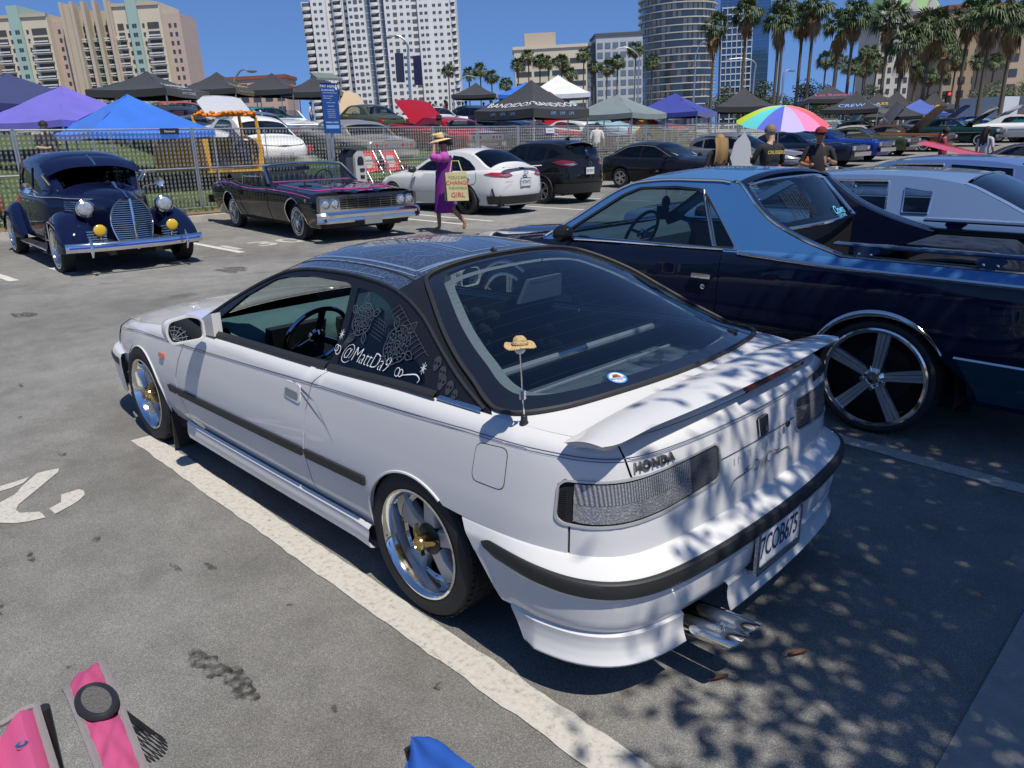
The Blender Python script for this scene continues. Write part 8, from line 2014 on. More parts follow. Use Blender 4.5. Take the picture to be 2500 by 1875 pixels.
def complex_beige():
 t = bld('apartment_block', 'beige and pastel apartment block with mint green stripes and stacked balconies', 313.0, -102.7, 2, CAMR)
 B_ = wmat('cream render', (.56,.49,.37)); PK = wmat('dusty pink render', (.45,.35,.30)); MT = wmat('mint render', (.30,.42,.37)); TN = wmat('tan concrete', (.45,.38,.29)); fl = 2.92; k = 66/1330.0; RL = mat('white railing', (.58,.58,.56), rough=.5)
 # (u0,u1,depth,top floors,material) in facade units
 ms = [(0,135,0,15.2,B_),(135,215,-.9,16.4,MT),(215,400,0,15.4,B_),(400,520,3,14.6,PK),(520,600,-1.2,16.2,TN),(600,840,1.5,15.4,TN),(840,880,-1.2,16.2,TN),(880,985,0,16.0,B_),(985,1060,-.9,17,MT),(1060,1215,0,16.0,B_),(1215,1330,3,14.8,PK)]
 for a, b, d, n, m in ms: MB().bbox(d,18,-(b*k-33),-(a*k-33),0,n*fl).build('wall_block', m, t, smooth=0)
 for u in (525,600,680,760,845): MB().bbox(-2.0,1.5,-(u+22)*k+33,-u*k+33,0,16.4*fl).build('fin', TN, t, smooth=0)
 for a, b in ((0,400),(880,1215)): MB().bbox(-.5,1,-(b*k-33),-(a*k-33),(15.4 if a == 0 else 16)*fl-1.0,(15.4 if a == 0 else 16)*fl).build('cornice', TN, t, smooth=0)
 win = []; dk = []; rails = MB();
 for f in range(14):
  z = f*fl+.7
  for u in (165,1010): win.append((-1.02,-.8,u*k-33,(u+14)*k-33,z,z+1.2)); win.append((-1.02,-.8,(u+17)*k-33,(u+31)*k-33,z,z+1.2))
  for u in (110,235,960,1075,1165): win.append((-.12,.1,u*k-33,(u+16)*k-33,z,z+1.3))
  for a, b in ((8,100),(262,392),(885,950),(1100,1205),(545,595),(620,675),(700,755),(778,835)):
   d = 0 if not 500 < a < 850 else 1.5
   dk.append((d-.1,d+.1,(a+12)*k-33,(b-10)*k-33,z-.5,z+1.6))
   if f < 13:
    o = MB().bbox(d-1.5,d,-(b*k-33),-(a*k-33),f*fl-.15,f*fl+.12)
    o.bbox(d-1.55,d-1.45,-(b*k-33),-(a*k-33),f*fl+.55,f*fl+1.0)
    o.build('balcony', MT if (700 <= a <= 702) else RL, t, smooth=0)
  for u in (430,470,1240,1280): win.append((2.88,3.1,u*k-33,(u+18)*k-33,z,z+1.3))
 boxes(t, 'windows', win, WIN); boxes(t, 'balcony_doors', dk, mat('shaded door', (.06,.058,.055), rough=.6))
def slab(name, label, x, y, w_, h, d, m, fl, cols, winm=None, balc=False, bm=None, rz=CAMR, ww=.6, wh=.5, roof=None):
 t = bld(name, label, x, y, 2, rz); MB().bbox(0,d,-w_/2,w_/2,0,h).build('wall', m, t, smooth=0); win = []; n = int(h/fl); bl = []
 for f in range(n):
  for c in range(cols):
   u = -w_/2+w_*(c+.5)/cols; hw = w_/cols*ww/2; win.append((-.12,.1,u-hw,u+hw,f*fl+fl*.3,f*fl+fl*(.3+wh)))
  if balc: bl.append((-1.0,0,-w_/2,w_/2,f*fl-.2,f*fl+.25))
 boxes(t, 'windows', win, winm or WIN)
 if bl: boxes(t, 'floor_bands', bl, bm or m)
 MB().bbox(-.4,d+.4,-w_/2-.4,w_/2+.4,h,h+.9).build('parapet', roof or m, t, smooth=0)
 return t
tower_white(); complex_beige()
slab('apartment_block', 'beige balcony block cut by the left picture edge', 343, -72, 16, 41, 14, wmat('sand render', (.47,.38,.27)), 2.9, 3, balc=True, bm=MATS['white railing'])
slab('hotel_block', 'low pink building with red roof trim behind the black canopies', 210.5, -110.5, 17, 16.5, 12, wmat('salmon render', (.45,.32,.26)), 3.2, 5, roof=wmat('red roof tile', (.22,.07,.045)))
t_ = slab('office_block', 'low cream building with wide windows behind the small palms', 171.2, -192.2, 23, 26, 14, wmat('cream stone', (.56,.50,.38)), 3.4, 4, ww=.85, wh=.42); MB().bbox(3,10,-2,8,26,31).build('roof_house', MATS['tan concrete'], t_, smooth=0)
slab('office_block', 'grey modern block with a dark gridded roof edge', 180, -240, 17, 34, 18, wmat('pale grey panel', (.42,.44,.45)), 3.2, 6, WINB, ww=.7, wh=.6, roof=wmat('charcoal screen', (.08,.085,.09)))
slab('office_block', 'narrow dark side of the grey modern block', 187.5, -236.5, 8, 31, 18, wmat('slate panel', (.14,.16,.17)), 3.2, 3, WINB, ww=.6, wh=.5)
def tower_round():
 t = bld('round_tower', 'round grey apartment tower ringed by pale floor bands', 203, -313, 2, 0); fl = 2.9; r_ = 17.2; n = 26
 MB().lathe([(r_-1.4,0),(r_-1.4,n*fl)], 64).build('glass_wall', mat('smoky glazing', (.10,.115,.115), rough=.12, coat=1), t)
 for f in range(n): MB().lathe([(r_-1.4,f*fl-.1),(r_,f*fl-.1),(r_,f*fl+.28),(r_-1.4,f*fl+.28)], 64).build('floor_band', wmat('stone band', (.50,.47,.42)), t)
 mb = MB(); rnd = random.Random(1)
 for f in range(n):
  for c in range(44):
   if rnd.random() < .5: a = 2*math.pi*(c+.5)/44; mb.box(((r_-1.3)*math.cos(a),(r_-1.3)*math.sin(a),f*fl+1.5),(.2,1.9*rnd.uniform(.5,1),2.5), rz=a)
 mb.build('wall_panels', wmat('beige panel', (.40,.37,.33)), t, smooth=0)['kind'] = 'stuff'
 mb = MB()
 for f in range(n): mb.lathe([(r_-.05,f*fl+.3),(r_-.05,f*fl+1.1)], 64)
 mb.build('railings', glass('balcony rail glass', (.75,.8,.8)), t)['kind'] = 'stuff'
tower_round()
def tower_blue():
 t = bld('glass_tower', 'blue glass tower with a white grid right of the round tower', 193, -355, 2, R(-52)); h = 78; w_ = 23
 MB().bbox(0,14,-w_/2,w_/2,0,h).build('curtain_wall', mat('sky blue glazing', (.05,.12,.24), rough=.08, metal=.5, coat=1), t, smooth=0)
 MB().bbox(-.5,0,-w_/2+8,w_/2-1,0,h*.72).build('window_bay', mat('dark blue glazing', (.03,.07,.13), rough=.1, metal=.4, coat=1), t, smooth=0)
 g = []
 for f in range(20): g.append((-.8,-.4,-w_/2+1,w_/2-8,f*2.9,f*2.9+.5))
 for c in range(7): u = -w_/2+1+(w_-9)*c/6; g.append((-.8,-.4,u-.15,u+.15,0,56))
 boxes(t, 'white_grid', g, wmat('white mullion', (.55,.58,.6)))
 boxes(t, 'floor_lines', [(-.1,.1,-w_/2,w_/2,f*2.9,f*2.9+.15) for f in range(26)], WINB)
tower_blue()
t_ = slab('stone_tower', 'white stone tower with a green copper roof behind the palms', 91, -273, 19, 34, 15, wmat('white stone', (.50,.47,.42)), 3.2, 7, ww=.4, wh=.5)
GRN = wmat('green copper', (.22,.36,.16)); MB().add([(0,-9.5,34.9),(0,9.5,34.9),(15,9.5,34.9),(15,-9.5,34.9),(6,-3.5,46),(6,3.5,46),(9,3.5,46),(9,-3.5,46)], [(0,1,5,4),(1,2,6,5),(2,3,7,6),(3,0,4,7),(4,5,6,7)]).build('copper_roof', GRN, t_, smooth=0)
for u in (-6,0,6): MB().prism([(-2,0),(2,0),(0,4)], 3, lambda p: (-.6+p[2], p[0]+u, 34.5+p[1])).build('gable', MATS['white stone'], t_, smooth=0)
slab('apartment_block', 'large tan apartment building behind the right-hand palms', 52, -224, 30, 27, 16, wmat('tan stone', (.36,.28,.20)), 3.1, 9, ww=.5, wh=.5, roof=MATS['red roof tile'])
slab('apartment_block', 'taller tan wing at the right picture edge behind the palms', 41, -205, 14, 22, 12, wmat('ochre stone', (.40,.31,.22)), 3.1, 4, ww=.5, wh=.5)
# pale cloud wisp low at the left is left to the sky itself
# ================================================================== palms, trees
TRK = mat('palm trunk', (.11,.085,.062), rough=.95, var=.3, scale=3, bump=.6, bscale=8); FRD = mat('palm frond', (.055,.085,.022), rough=.6, var=.5, scale=.6); DEAD = mat('dry palm frond', (.24,.15,.07), rough=.9, var=.4, scale=1)
def crown_mb(seed, n=64, dead=False):
 rnd = random.Random(seed); V = []; F = []
 for k in range(n):
  a = rnd.uniform(0, 2*math.pi)
  if dead: el = rnd.uniform(-1.5,-.75); L_ = rnd.uniform(.5,.85)
  else: el = math.asin(rnd.uniform(-.62,.98)); L_ = rnd.uniform(.75,1.0)
  d = Vector((math.cos(a)*math.cos(el), math.sin(a)*math.cos(el), math.sin(el))); pet = d*L_*.5; drop = -.10-.12*(1-d.z)
  side = d.cross(Vector((0,0,1))); side = side.normalized() if side.length > .05 else Vector((1,0,0)); upv = side.cross(d)
  side = (side*math.cos(tw := rnd.uniform(-.6,.6))+upv*math.sin(tw)); nb = 9
  c = len(V); V += [tuple(-side*.012), tuple(side*.012), tuple(pet+side*.012), tuple(pet-side*.012)]; F.append((c,c+1,c+2,c+3))
  for j in range(nb):
   an = (-1.15+2.3*j/(nb-1)); bl = L_*.5*(1-.35*abs(an)/1.2); q = d*math.cos(an)+side*math.sin(an); e1 = pet+q*bl*.6; e2 = pet+q*bl+Vector((0,0,drop*rnd.uniform(.5,1.6)))*(1 if not dead else .4)
   w_ = side*math.cos(an)*.03-d*math.sin(an)*.03; c = len(V)
   V += [tuple(pet), tuple(e1+w_), tuple(e2), tuple(e1-w_)]; F.append((c,c+1,c+2,c+3))
 return MB().add(V, F)
CR = [crown_mb(s).build('crown', FRD, None, smooth=0) for s in range(4)]; DK_ = [crown_mb(s+20, 34, True).build('dead_skirt', DEAD, None, smooth=0) for s in range(3)]
TM = MB(); N_ = 10
for i in range(N_+1): pass
tk = MB().tube([(.012*math.sin(i*1.3), .012*math.cos(i*1.7), i/10) for i in range(11)], [1.25,1.0,.9,.85,.82,.8,.78,.76,.75,.74,.72], 8).build('trunk', TRK, None)
PALMS = [ (111.5,-96.3,13.6,1.75,0), (108.9,-99.0,12.8,1.75,0), (107.4,-100.5,13.4,1.81,0), (105.9,-101.9,12.2,1.75,0), (104.1,-103.8,11.0,1.75,0), (102.5,-105.4,14.1,1.75,0), (101.1,-106.8,15.6,1.75,0), (99.6,-108.2,14.7,1.81,0), (98.5,-109.4,14.5,1.75,0), (96.8,-111.1,14.5,1.99,0), (95.6,-112.2,12.4,1.81,0), (93.9,-113.9,15.6,1.75,0), (92.6,-115.3,13.5,1.75,0), (90.9,-117.0,13.4,1.99,0), (89.5,-118.3,14.3,1.81,0), (87.2,-120.6,16.3,1.99,0), (85.0,-122.8,14.2,1.99,0), (48.1,-81.9,13.2,2.11,1), (42.1,-78.1,13.6,2.17,1), (35.8,-73.1,11.8,1.98,1), (40.2,-82.8,14.6,1.98,1), (36.0,-78.5,12.5,1.98,1), (33.5,-75.4,12.9,2.11,1), (32.5,-79.2,11.5,1.98,1), (29.9,-76.2,11.9,2.23,1), (26.0,-74.4,11.1,2.11,1), (22.0,-67.1,8.4,1.86,1), (21.9,-72.8,9.7,2.36,1), (27.7,-88.2,8.3,1.74,1), (27.4,-95.6,9.9,1.86,1), (20.3,-77.2,10.9,2.11,1), (17.2,-71.9,10.3,2.23,1), (17.0,-77.8,10.4,2.11,1), (53.8,-125.8,12.3,1.98,2), (54.6,-132.1,12.5,1.86,2), (55.1,-138.6,11.8,1.86,2), (45.2,-120.2,12.2,1.98,2), (46.1,-126.4,11.3,1.86,2), (58.4,-149.4,12.9,1.86,2), (57.3,-150.6,12.0,1.86,2), (35.9,-129.5,10.9,1.86,2), (36.5,-143.0,11.6,1.86,2), (33.3,-139.2,11.2,1.86,2), (35.1,-116.2,8.2,1.61,2), (37.2,-128.2,9.0,1.61,2) ]
ORD = ['first','second','third','fourth','fifth','sixth','seventh','eighth','ninth','tenth','eleventh','twelfth','thirteenth','fourteenth','fifteenth','sixteenth','seventeenth']
cnt = [0,0,0]
for i, (x, y, z, s, k) in enumerate(PALMS):
 lab = ['%s small distant fan palm from the left beyond the canopies', '%s big near fan palm from the left with shaggy skirt', '%s slim mid-distance fan palm from the left behind the big palms'][k] % ORD[cnt[k]]; cnt[k] += 1
 g = ground_h(x, y); t = thing('palm_tree', lab, 'palm tree', (x, y, g), 0, ['small distant palms','big near palms','mid-distance palms'][k])
 for src, sc, pz in ((tk, (.16+.03*(k == 1), .16+.03*(k == 1), z-g), 0), (CR[i % 4], (s*(1.0+.06*(i % 4)),s*1.1,s*(.95+.05*(i % 3))), z-g), (DK_[i % 3], (s*(.85+.1*(i % 2)),s*.9,s*((1.5+.2*(i % 3)) if k == 1 else .95)), z-g)):
  o = bpy.data.objects.new(src.name.split('.')[0], src.data); COL.objects.link(o); o.parent = t; o.scale = sc; o.location = (0,0,pz); o.rotation_euler = (0,0,i*1.7)
for o in CR+DK_+[tk]: bpy.data.objects.remove(o)
def leafball(seed, n, size, sx=1, sy=1, sz=1, clumps=14):
 rnd = random.Random(seed); V = []; F = []; cl = []
 for _ in range(clumps):
  v = Vector((rnd.gauss(0,1), rnd.gauss(0,1), rnd.gauss(0,1))).normalized()*rnd.uniform(.35,.78); cl.append((v, rnd.uniform(.28,.48)))
 for _ in range(n):
  c, r_ = cl[rnd.randrange(clumps)]; p = c+Vector((rnd.gauss(0,1), rnd.gauss(0,1), rnd.gauss(0,1))).normalized()*r_*rnd.random()**.4
  a = Vector((rnd.gauss(0,1), rnd.gauss(0,1), rnd.gauss(0,1))).normalized(); b = a.orthogonal().normalized(); k = len(V); s = size*rnd.uniform(.6,1.3)
  p = Vector((p.x*sx, p.y*sy, p.z*sz)); V += [tuple(p-a*s), tuple(p+b*s*.45), tuple(p+a*s), tuple(p-b*s*.45)]; F.append((k,k+1,k+2,k+3))
 return MB().add(V, F)
LEAF = mat('tree leaf', (.045,.065,.02), rough=.65, var=.5, scale=.8); LEAF2 = mat('near tree leaf', (.06,.11,.025), rough=.5, var=.4, scale=2)
lb = [leafball(s, 3000, .045).build('crown', LEAF, None, smooth=0) for s in (1,2,3)]
TREES = [(55.6,-109.9,5.6,4.5,'rounded dark tree left of the big palms'),(52.2,-113.3,5.4,4.2,'second rounded dark tree left of the big palms'),(54.4,-125.2,6.5,5,'bushy tree behind the slim palms'),(70.2,-123.5,6.5,4,'bushy tree below the blue glass tower'),(24,-113,6.5,6.5,'large olive tree at the right picture edge'),(44,-108,4.2,3.6,'low shrubby tree behind the pink lettered canopy'),(38,-104,4.4,3.8,'low shrubby tree behind the gold lettered canopies'),(31,-112,4.5,4.2,'low shrubby tree before the stone tower'),(98,-121,4.5,3.4,'dark low tree below the grey modern block'),(104,-115,4.2,3.0,'dark low tree below the small palms'),(27,-125,6,5,'tree before the tan apartment building'),(61,-116,5,4,'leafy tree between the lamp posts')]
for i, (x, y, z, s, lab) in enumerate(TREES):
 g = ground_h(x, y); t = thing('tree', lab, 'tree', (x, y, g), i*1.1)
 o = bpy.data.objects.new('crown', lb[i % 3].data); COL.objects.link(o); o.parent = t; o.location = (0,0,z-g); o.scale = (s,s,s*.75)
 MB().tube([(0,0,0),(.1,0,(z-g)*.5),(0,.2,z-g)], [.3,.22,.1], 7).build('trunk', TRK, t)
for o in lb: bpy.data.objects.remove(o)
# the shade tree behind the photographer, in the planted bed: its dappled shade falls over the hatchback tail
st = thing('shade_tree', 'leafy tree in the planted bed whose shade dapples the hatchback tail', 'tree', (-5.1,-1.15,.14))
leafball(11, 34000, .05, 2.75, 2.5, 1.4, 70).build('crown', LEAF2, st, smooth=0).location = (1.1,.3,4.1)
MB().tube([(0,0,0),(.05,.02,1.2),(.2,.1,2.6),(.3,.1,4)], [.16,.13,.1,.04], 10).build('trunk', TRK, st)
for a in range(7): MB().tube([(.1,.05,2+.15*a),(.3+.7*math.cos(a*2.2),.1+.7*math.sin(a*2.2),3+.15*a),(.35+1.6*math.cos(a*2.2),.12+1.5*math.sin(a*2.2),3.9+.1*a)], [.07,.05,.015], 7).build('limb', TRK, st)
# ================================================================== lamp posts
def lamp(label, x, y, z0, zt, ax, ay, az_, banner=False):
 g = max(ground_h(x, y), 0 if x > 75 else lawn_h(x, y) if (x > KX and y > -42) else 0); t = thing('street_lamp', label, 'street lamp', (x, y, g))
 pts = spline([(0,0,0),(0,0,(zt-g)*.8),(0,0,zt-g),((ax-x)*.45,(ay-y)*.45,az_-g+.1),(ax-x,ay-y,az_-g)], 5); MB().tube(pts, [.12-.08*i/len(pts) for i in range(len(pts))], 7).build('pole', STEEL, t)
 MB().sphere((ax-x,ay-y,az_-g), 1, 8, 6, sx=.35, sy=.35, sz=.10).build('lamp_head', ALLOY, t)
 if banner:
  for s in (1, -1):
   b = MB().box((.46*s, .46*s, 4.1+.1*s),(.02,.62,2.0), rz=R(-45+12*s)).build('banner', mat('navy banner', (.012,.016,.06), rough=.6, var=.6, scale=1.2), t)
lamp('lamp post with two navy banners before the white tower', 45.5,-35.1,2,8.2,46.5,-34.1,8.7,True)
lamp('small curved lamp by the black canopies', 49.9,-23.6,2,5.6,49.0,-24.5,6.2); lamp('double-height lamp left of the round tower', 63.1,-88.2,2,11.5,65.5,-85.8,12.6); lamp('tall lamp before the round tower', 63.1,-102.3,2,12.6,61.9,-103.5,14.1); lamp('lamp before the blue glass tower', 52,-99.3,2,10.5,54.7,-96.6,11); lamp('black lamp left of the shaggy palm', 35.2,-73.6,2,7,34.7,-74.2,7.3); lamp('low pale lamp arm below the small palms', 65.8,-57.2,2,6.4,63.9,-59.1,8)
sg = thing('traffic_signal', 'traffic signal with red light beyond the gold lettered canopies', 'traffic light', (17.2,-63.4,ground_h(17,-63)))
MB().tube([(0,0,0),(0,0,2.8)], .06, 7).build('pole', STEEL, sg); MB().box((-.1,.1,2.6),(.25,.3,.8), rz=R(-45)).build('signal_box', BLACKP, sg); MB().sphere((-.22,.22,2.8), .09, 10, 6).build('red_light', mat('lit red signal', (.5,.01,.01), emit=(1,.02,.02,4)), sg)
# ---------------------------------------------------------------- woman in purple
wt = person('woman in a purple dress holding her straw hat with a tote bag', (8.95,-7.0,0), R(48), 'walk', (.16,.012,.17), (.30,.16,.095), skin=0)
PUR = cloth('purple dress cloth', (.17,.014,.20)); PKP = cloth('orchid sleeve cloth', (.42,.07,.34))
wt.children[0].material_slots[3].material = SKINS[0]
MB().grid(lambda u, v: (lambda a, z: ((.03*(1.4-z)+(.155+.05*(1.15-z if z < 1.15 else 0)+.01*math.sin(5*a))*math.cos(a)*(.9 if z > 1 else 1), (.18+.045*max(0,1.1-z))*math.sin(a), z)))(2*math.pi*v, 1.36-.98*u), 16, 22).build('dress', PUR, wt)
for p in ((.0,.18,1.36),(.10,.25,1.35),(.18,.29,1.37)): MB().sphere(p, .10 if p[0] < .1 else .075, 10, 7).build('sleeve', PKP, wt)
MB().sphere((.0,-.2,1.30), .095, 10, 7, sz=1.3).build('sleeve', PUR, wt)
ht = MB().lathe([(0,.12),(.06,.118),(.085,.09),(.09,.02),(.10,.01),(.21,-.02),(.212,-.025),(.09,0)][::-1], 22).xf(Matrix.Translation((.07,0,1.66)) @ Matrix.Rotation(.2,4,'Y')).build('straw_hat', mat('pale straw', (.62,.45,.22), rough=.85, var=.2, scale=60), wt)
MB().tube([(.07+.093*math.cos(a), .093*math.sin(a), 1.685) for a in [2*math.pi*k/18 for k in range(18)]], .014, 6, closed=True).build('hat_band', BLACKP, ht)
fl = MB(); [fl.sphere((.12+.03*(k % 3), .06-.05*(k // 3), 1.74), .028, 6, 4) for k in range(6)]; fl.build('hat_flowers', mat('yellow petals', (.65,.5,.12), rough=.8), ht)
MB().sphere((-.10,0,1.62), .07, 10, 6).build('hair_bun', mat('dark bun', (.012,.01,.01), rough=.7), wt)
MB().box((.12,-.14,.98),(.12,.05,.26)).build('shoulder_bag', BLACKP, wt); MB().tube([(.02,-.1,1.38),(.1,-.17,1.2),(.12,-.15,1.08)], .012, 5).build('bag_strap', BLACKP, wt)
tb = thing('tote_bag', 'cream tote bag with red and green lettering on the woman\'s arm', 'bag', (8.80,-7.02,0), R(48))
MB().prism([(-.20,.62),(.18,.62),(.20,1.10),(-.17,1.12)], .14, lambda p: (p[0]-.10, .26+p[2], p[1])).build('bag_body', mat('cream tote cloth', (.58,.50,.27), rough=.8, var=.12, scale=8), tb)
MB().prism([(-.205,.62),(-.17,.62),(-.16,1.11),(-.18,1.12)], .16, lambda p: (p[0]-.085 if False else p[0]+.30-.0, .25+p[2], p[1])).build('bag_side', mat('dark green gusset', (.03,.06,.04), rough=.8), tb)
for s, z, sz, c, du in (('YOU',1.02,.075,(.10,.22,.06),-.085),('CAN',1.02,.075,(.10,.22,.06),.085),('CHANGE',.93,.10,(.55,.05,.03),0),('THE',.84,.06,(.10,.22,.06),-.11),('WORLD',.84,.06,(.10,.22,.06),.06),('GIRL',.72,.12,(.55,.05,.03),0)):
 q = text_mb(s, sz); lay(q, lambda u, v, h: (-.11-u-du, .406, z+v)).build('bag_lettering', mat('ink %.2f' % c[0], c, rough=.6), tb)
MB().tube([(-.2,.33,1.10),(-.14,.30,1.30),(-.02,.30,1.30),(.02,.33,1.10)], .01, 5).build('bag_handle', mat('cream tote cloth', (0,0,0)), tb)
# ---------------------------------------------------------------- people near the bikes and under the parasol
jm = person('man in a black jacket with yellow back lettering by the parasol', (4.15,-9.95,0), R(-30), 'look', (.014,.015,.02), (.015,.016,.025), (.20,.13,.09), 1, 1.06, True)
q = text_mb('CRUISERS', .075, offset=.002); lay(q, lambda u, v, h: (-.175, -u, 1.36+v)).build('jacket_lettering', mat('yellow jacket print', (.6,.4,.08), rough=.7), jm)
rc = person('man in a dark red cap facing the jacketed man', (3.75,-10.9,0), R(120), 'look', (.016,.016,.018), (.05,.05,.05), skin=0, h=1.02, cap=(.16,.01,.015))
tag(MB().box((3.45,-10.85,.98),(.12,.10,.26)).build('white_bag', mat('white plastic bag', (.6,.6,.58), rough=.4)), 'white plastic bag hanging beside the red-capped man', 'bag')
person('woman with long curly blond hair beside the white board', (5.7,-11.0,0), R(-35), 'stand', (.02,.018,.018), (.02,.02,.03), (.30,.18,.07), 1, .97, longhair=True)
bd = thing('white_board', 'white pointed board leaning beside the blond woman', 'board', (5.45,-11.35,.50), R(-45)); MB().prism([(-.22,0),(.22,0),(.24,.6),(.15,1.0),(-.02,1.18),(-.14,1.0),(-.22,.6)], .03, lambda p: (p[2]-p[1]*.12, p[0], p[1])).build('board_panel', mat('white foam board', (.6,.61,.62), rough=.5), bd)
MB().box((.03,0,-.2),(.05,.05,.6)).build('board_leg', STEEL, bd)
person('man in a white tank top behind the fence above the motorcycle', (17.3,-21.9,lawn_h(17.3,-21.9)), R(-60), 'stand', (.62,.62,.64), (.03,.03,.04), skin=1, h=1.03)
person('man in black with a wide black hat beside the red hardtop', (18.4,-14.9,lawn_h(18.4)), R(120), 'look', (.014,.014,.016), (.02,.02,.025), skin=1, h=1.03, hatc=(.01,.01,.012))
person('person in dark clothes under the violet canopy', (18.0,-3.0,lawn_h(18)), R(200), 'look', (.02,.02,.02), (.03,.03,.03), skin=1)
person('woman with long black hair in a pale grey dress at the far right', (4.6,-24.5,0), R(-110), 'stand', (.42,.42,.46), (.40,.40,.44), skin=0, longhair=True)
person('person in a maroon shirt behind the coral red hood', (5.2,-22.6,0), R(200), 'look', (.20,.02,.04), (.02,.02,.03), skin=0, longhair=True)
rnd = random.Random(9); CC_ = [(.02,.02,.022),(.30,.3,.32),(.05,.07,.14),(.55,.54,.5),(.22,.03,.03),(.10,.09,.08)]; nm_ = ['black','grey','navy','white','red','brown']
spots = [(37.6,-21.8),(36.9,-24.2),(38.4,-25.2),(36.6,-29.6),(37.2,-30.6),(38.2,-32.2),(37.6,-33.2),(38.6,-34.4),(36.4,-34.6),(37.0,-36.2),(39.2,-36.6),(36.0,-37.4),(35.0,-16.2),(33.0,-13.2),(31.0,-10.4),(27.5,-8.0),(30.8,-18.4)]
for i, (x, y) in enumerate(spots):
 k = rnd.randrange(6); person('%s visitor from the left in the crowd on the bank, wearing %s' % (ORD[i], nm_[k]), (x, y, lawn_h(x, y)), rnd.uniform(0,6.28), ['stand','look','hips'][i % 3], CC_[k], CC_[rnd.choice((0,2,5))], skin=rnd.randrange(3), h=rnd.uniform(.95,1.07), longhair=i % 4 == 1, cap=CC_[(i*2) % 6] if i % 5 == 2 else None, grp='visitors on the bank')
# ---------------------------------------------------------------- motorcycles
def bike(label, x, y, rz, col, bars=.35, fork=.25):
 t = thing('motorcycle', label, 'motorcycle', (x, y, 0), rz)
 for wx in (0, 1.5+fork*.6):
  w_ = MB().lathe([(.25,-.05),(.31,-.06),(.335,0),(.31,.06),(.25,.05)], 24, axis='y').xf(Matrix.Translation((wx,0,.335))).build('tyre', RUBBER, t); sp = MB()
  for k in range(12): a = math.pi*k/6; sp.tube([(wx+.03*math.cos(a),0,.335+.03*math.sin(a)),(wx+.25*math.cos(a),0,.335+.25*math.sin(a))], .005, 4)
  sp.build('wire_spokes', CHROME, w_)
 MB().sphere((.98,0,.82), 1, 14, 8, sx=.30, sy=.14, sz=.13).build('tank', col, t); MB().sphere((.42,0,.72), 1, 12, 7, sx=.30, sy=.15, sz=.08).build('seat', BLACKP, t); MB().sphere((.0,0,.66), 1, 12, 7, sx=.33, sy=.12, sz=.10).build('rear_fender', col, t)
 e = MB().cyl((.72,-.14,.42),(.72,.14,.42),.17,14); e.cyl((.62,0,.45),(.55,0,.70),.08,10); e.cyl((.80,0,.45),(.88,0,.70),.08,10); e.build('engine', ALLOYC, t)
 for s in (1, -1):
  MB().tube([(1.5+fork*.6,s*.09,.335),(1.28,s*.09,1.0)], .022, 6).build('fork', CHROME, t); MB().tube([(1.24,0,1.0),(1.15,s*.25,1.0+bars),(1.0,s*.38,1.0+bars-.04)], .013, 6).build('handlebar', CHROME, t)
  MB().tube([(.7,s*.16,.35),(.3,s*.2,.30),(-.35,s*.2,.30)], .04, 8).build('exhaust_pipe', CHROME, t); MB().tube([(1.15,s*.25,1.0+bars),(1.18,s*.34,1.12+bars)], .012, 5).build('mirror', CHROME, t)
 MB().sphere((1.38,0,.98), .085, 12, 8).build('headlamp', CHROME, t); MB().tube([(.0,0,.34),(.5,0,.36),(1.0,0,.40),(1.28,0,.95)], .03, 6).build('frame', BLACKP, t)
bike('black cruiser motorcycle between crossover and black saloon', 13.4, -16.7, R(100), BLK); bike('orange chopper motorcycle with tall chrome bars behind the pickup roof', 9.3, -20.6, R(200), paint('orange tank paint', (.5,.10,.015)), .45, .5)
# ---------------------------------------------------------------- vans and trucks far right
for x, y, c, lab in ((19.5,-82.5,(.55,.57,.6),'white box truck under the right-hand palms'),(15.2,-84.5,(.58,.58,.58),'white delivery van at the right picture edge')):
 g = ground_h(x, y); t = thing('parked_truck', lab, 'truck', (x, y, g), R(-20)); m_ = paint('truck %.2f' % c[0], c)
 MB().prism([(-2.6,.5),(2.0,.5),(2.0,2.6),(-2.6,2.6)], 2.1, lambda p: (p[0], p[2]-1.05, p[1])).build('cargo_box', m_, t); MB().prism([(2.02,.5),(3.6,.5),(3.6,1.3),(3.1,2.1),(2.02,2.2)], 2.0, lambda p: (p[0], p[2]-1.0, p[1])).build('cab', m_, t)
 MB().prism([(3.15,1.35),(3.58,1.35),(3.12,2.0)], 1.8, lambda p: (p[0]+.03, p[2]-.9, p[1])).build('windscreen', WIN, t)
 for wx in (-1.6,2.8):
  for s in (1, -1): w_ = wheel_plain(t, Rt=.42, Rr=.24, y=s); w_.location = (wx, s*.9, .42)
# ---------------------------------------------------------------- pink camping chair and blue chair at the lower edge
PKC = mat('pink canvas', (.46,.07,.185), rough=.85, var=.12, scale=10, bump=.35, bscale=500); TRM = mat('white woven binding', (.40,.36,.36), rough=.9, bump=.8, bscale=700)
pc = thing('camping_chair', 'pink canvas camping chair with cup holder at the lower left', 'chair', (0,0,0))
ARM = lambda u, v: (-.31-.50*u-.035*v, 2.005+.055*u-(.040-.008*u)*(1-2*v), .62-.02*u*u+.010*math.sin(math.pi*v)-.03*math.exp(-10*u)+.004*math.sin(23*u+5*v)*math.sin(9*v)+.003*math.sin(41*u-7*v))
MB().grid(ARM, 44, 14).build('armrest', PKC, pc)
for v in (0, 1): MB().tube([ARM(k/20, v) for k in range(21)], .008, 6).build('armrest_binding', TRM, pc)
cc = Vector(ARM(.34,.5)); MB().tube([(cc.x+.056*math.cos(a), cc.y+.030*math.sin(a), cc.z+.006) for a in [2*math.pi*k/28 for k in range(28)]], .0075, 8, closed=True).build('cup_ring', BLACKP, pc)
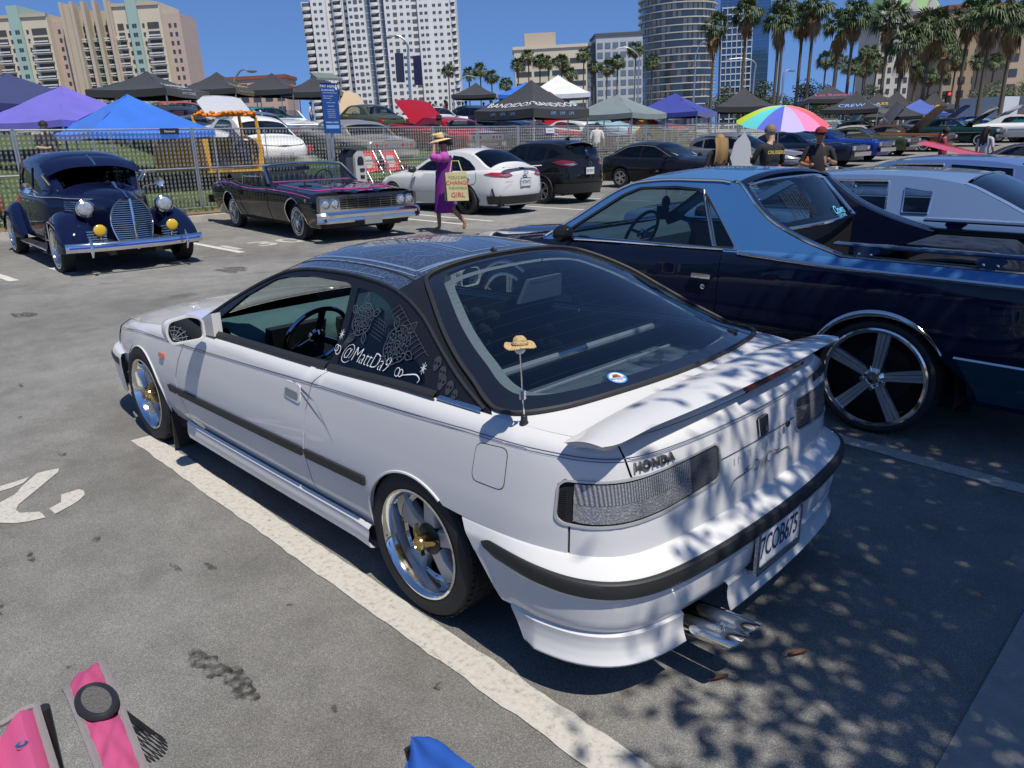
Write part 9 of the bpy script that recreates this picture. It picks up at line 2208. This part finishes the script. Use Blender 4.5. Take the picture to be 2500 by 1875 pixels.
MB().add([(cc.x+.052*math.cos(a), cc.y+.027*math.sin(a), cc.z+.0105) for a in [2*math.pi*k/24 for k in range(24)]], [tuple(range(24))]).build('cup_opening', mat('dim mesh bottom', (.13,.125,.115), rough=.9, bump=1, bscale=200), pc)
ms = MB()
for k in range(24):
 a = 2*math.pi*k/24; b = a+.5
 for q in (b, a-.5): ms.tube([(cc.x+.05*math.cos(a), cc.y+.027*math.sin(a), cc.z-.01),(cc.x-.03+.045*math.cos(q), cc.y-.07+.03*math.sin(q), cc.z-.14)], .0014, 3)
ms.build('mesh_pouch', BLACKP, pc)['kind'] = 'stuff'
MB().grid(lambda u, v: (-.44-.4*u-.03*v, 2.12+.09*v+.04*u, .64-.10*u+.015*math.sin(6*v)), 12, 8).build('backrest', PKC, pc)
MB().tube([(-.44,2.115+.012*k,.645+.004*math.sin(k)) for k in range(9)], .007, 5).build('backrest_binding', TRM, pc); MB().tube([(-.44-.05*k,2.115+.005*k,.645-.0125*k) for k in range(9)], .007, 5).build('backrest_binding', TRM, pc)
MB().lathe([(.011,0),(.011,.004),(.006,.006),(.004,.002),(0,.002)], 12, o=(-.52,2.16,.632)).build('rivet', CHROME, pc)
for a, b in (((-.42,2.10,.62),(-.34,2.10,.02)),((-.34,2.0,.60),(-.62,2.06,.02)),((-.80,2.15,.6),(-.42,2.1,.02)),((-.8,2.5,.6),(-.45,2.5,.02)),((-.42,2.5,.6),(-.75,2.5,.02))): MB().tube([a, b], .011, 8).build('leg', BLACKP, pc)
MB().grid(lambda u, v: (-.45-.4*u, 2.12+.38*v, .40-.03*math.sin(math.pi*v)), 4, 6).build('seat', PKC, pc)
bc = thing('camping_chair', 'bright blue canvas chair corner at the bottom centre', 'chair', (0,0,0)); BLC = mat('blue canvas', (.008,.07,.34), rough=.8, var=.15, scale=12, bump=.3, bscale=400)
MB().grid(lambda u, v: (-.975-.45*u+.02*math.cos(math.pi*v), 1.61+(v-.5)*(.07+.26*u**.5)+.06*u, .525-.16*u+.04*math.sin(math.pi*v)*(1-u)+.006*math.sin(14*v+9*u)+.004*math.sin(31*u-11*v)), 36, 30).build('backrest', BLC, bc)
for a, b in (((-.95,1.60,.52),(-1.15,1.62,.01)),((-1.35,1.5,.4),(-1.1,1.5,.01)),((-1.35,1.8,.4),(-1.1,1.85,.01))): MB().tube([a, b], .011, 8).build('leg', BLACKP, bc)
MB().grid(lambda u, v: (-1.05-.4*u, 1.45+.4*v, .33), 3, 3).build('seat', BLC, bc)
# fallen leaves
for i, (x, y, lab) in enumerate(((-1.13,.13,'curled brown leaf beside the exhaust tips'),(-1.0,.42,'small dry leaf under the exhaust tips'))):
 tag(MB().grid(lambda u, v: (x+.02*(u-.5)*2, y+.03*(u-.5)*2+.016*(v-.5)*2*math.sin(math.pi*min(.97,max(.03,u))), .008+.012*abs(v-.5)*2), 8, 4).build('fallen_leaf', mat('brown leaf', (.16,.07,.035), rough=.7)), lab, 'leaf')
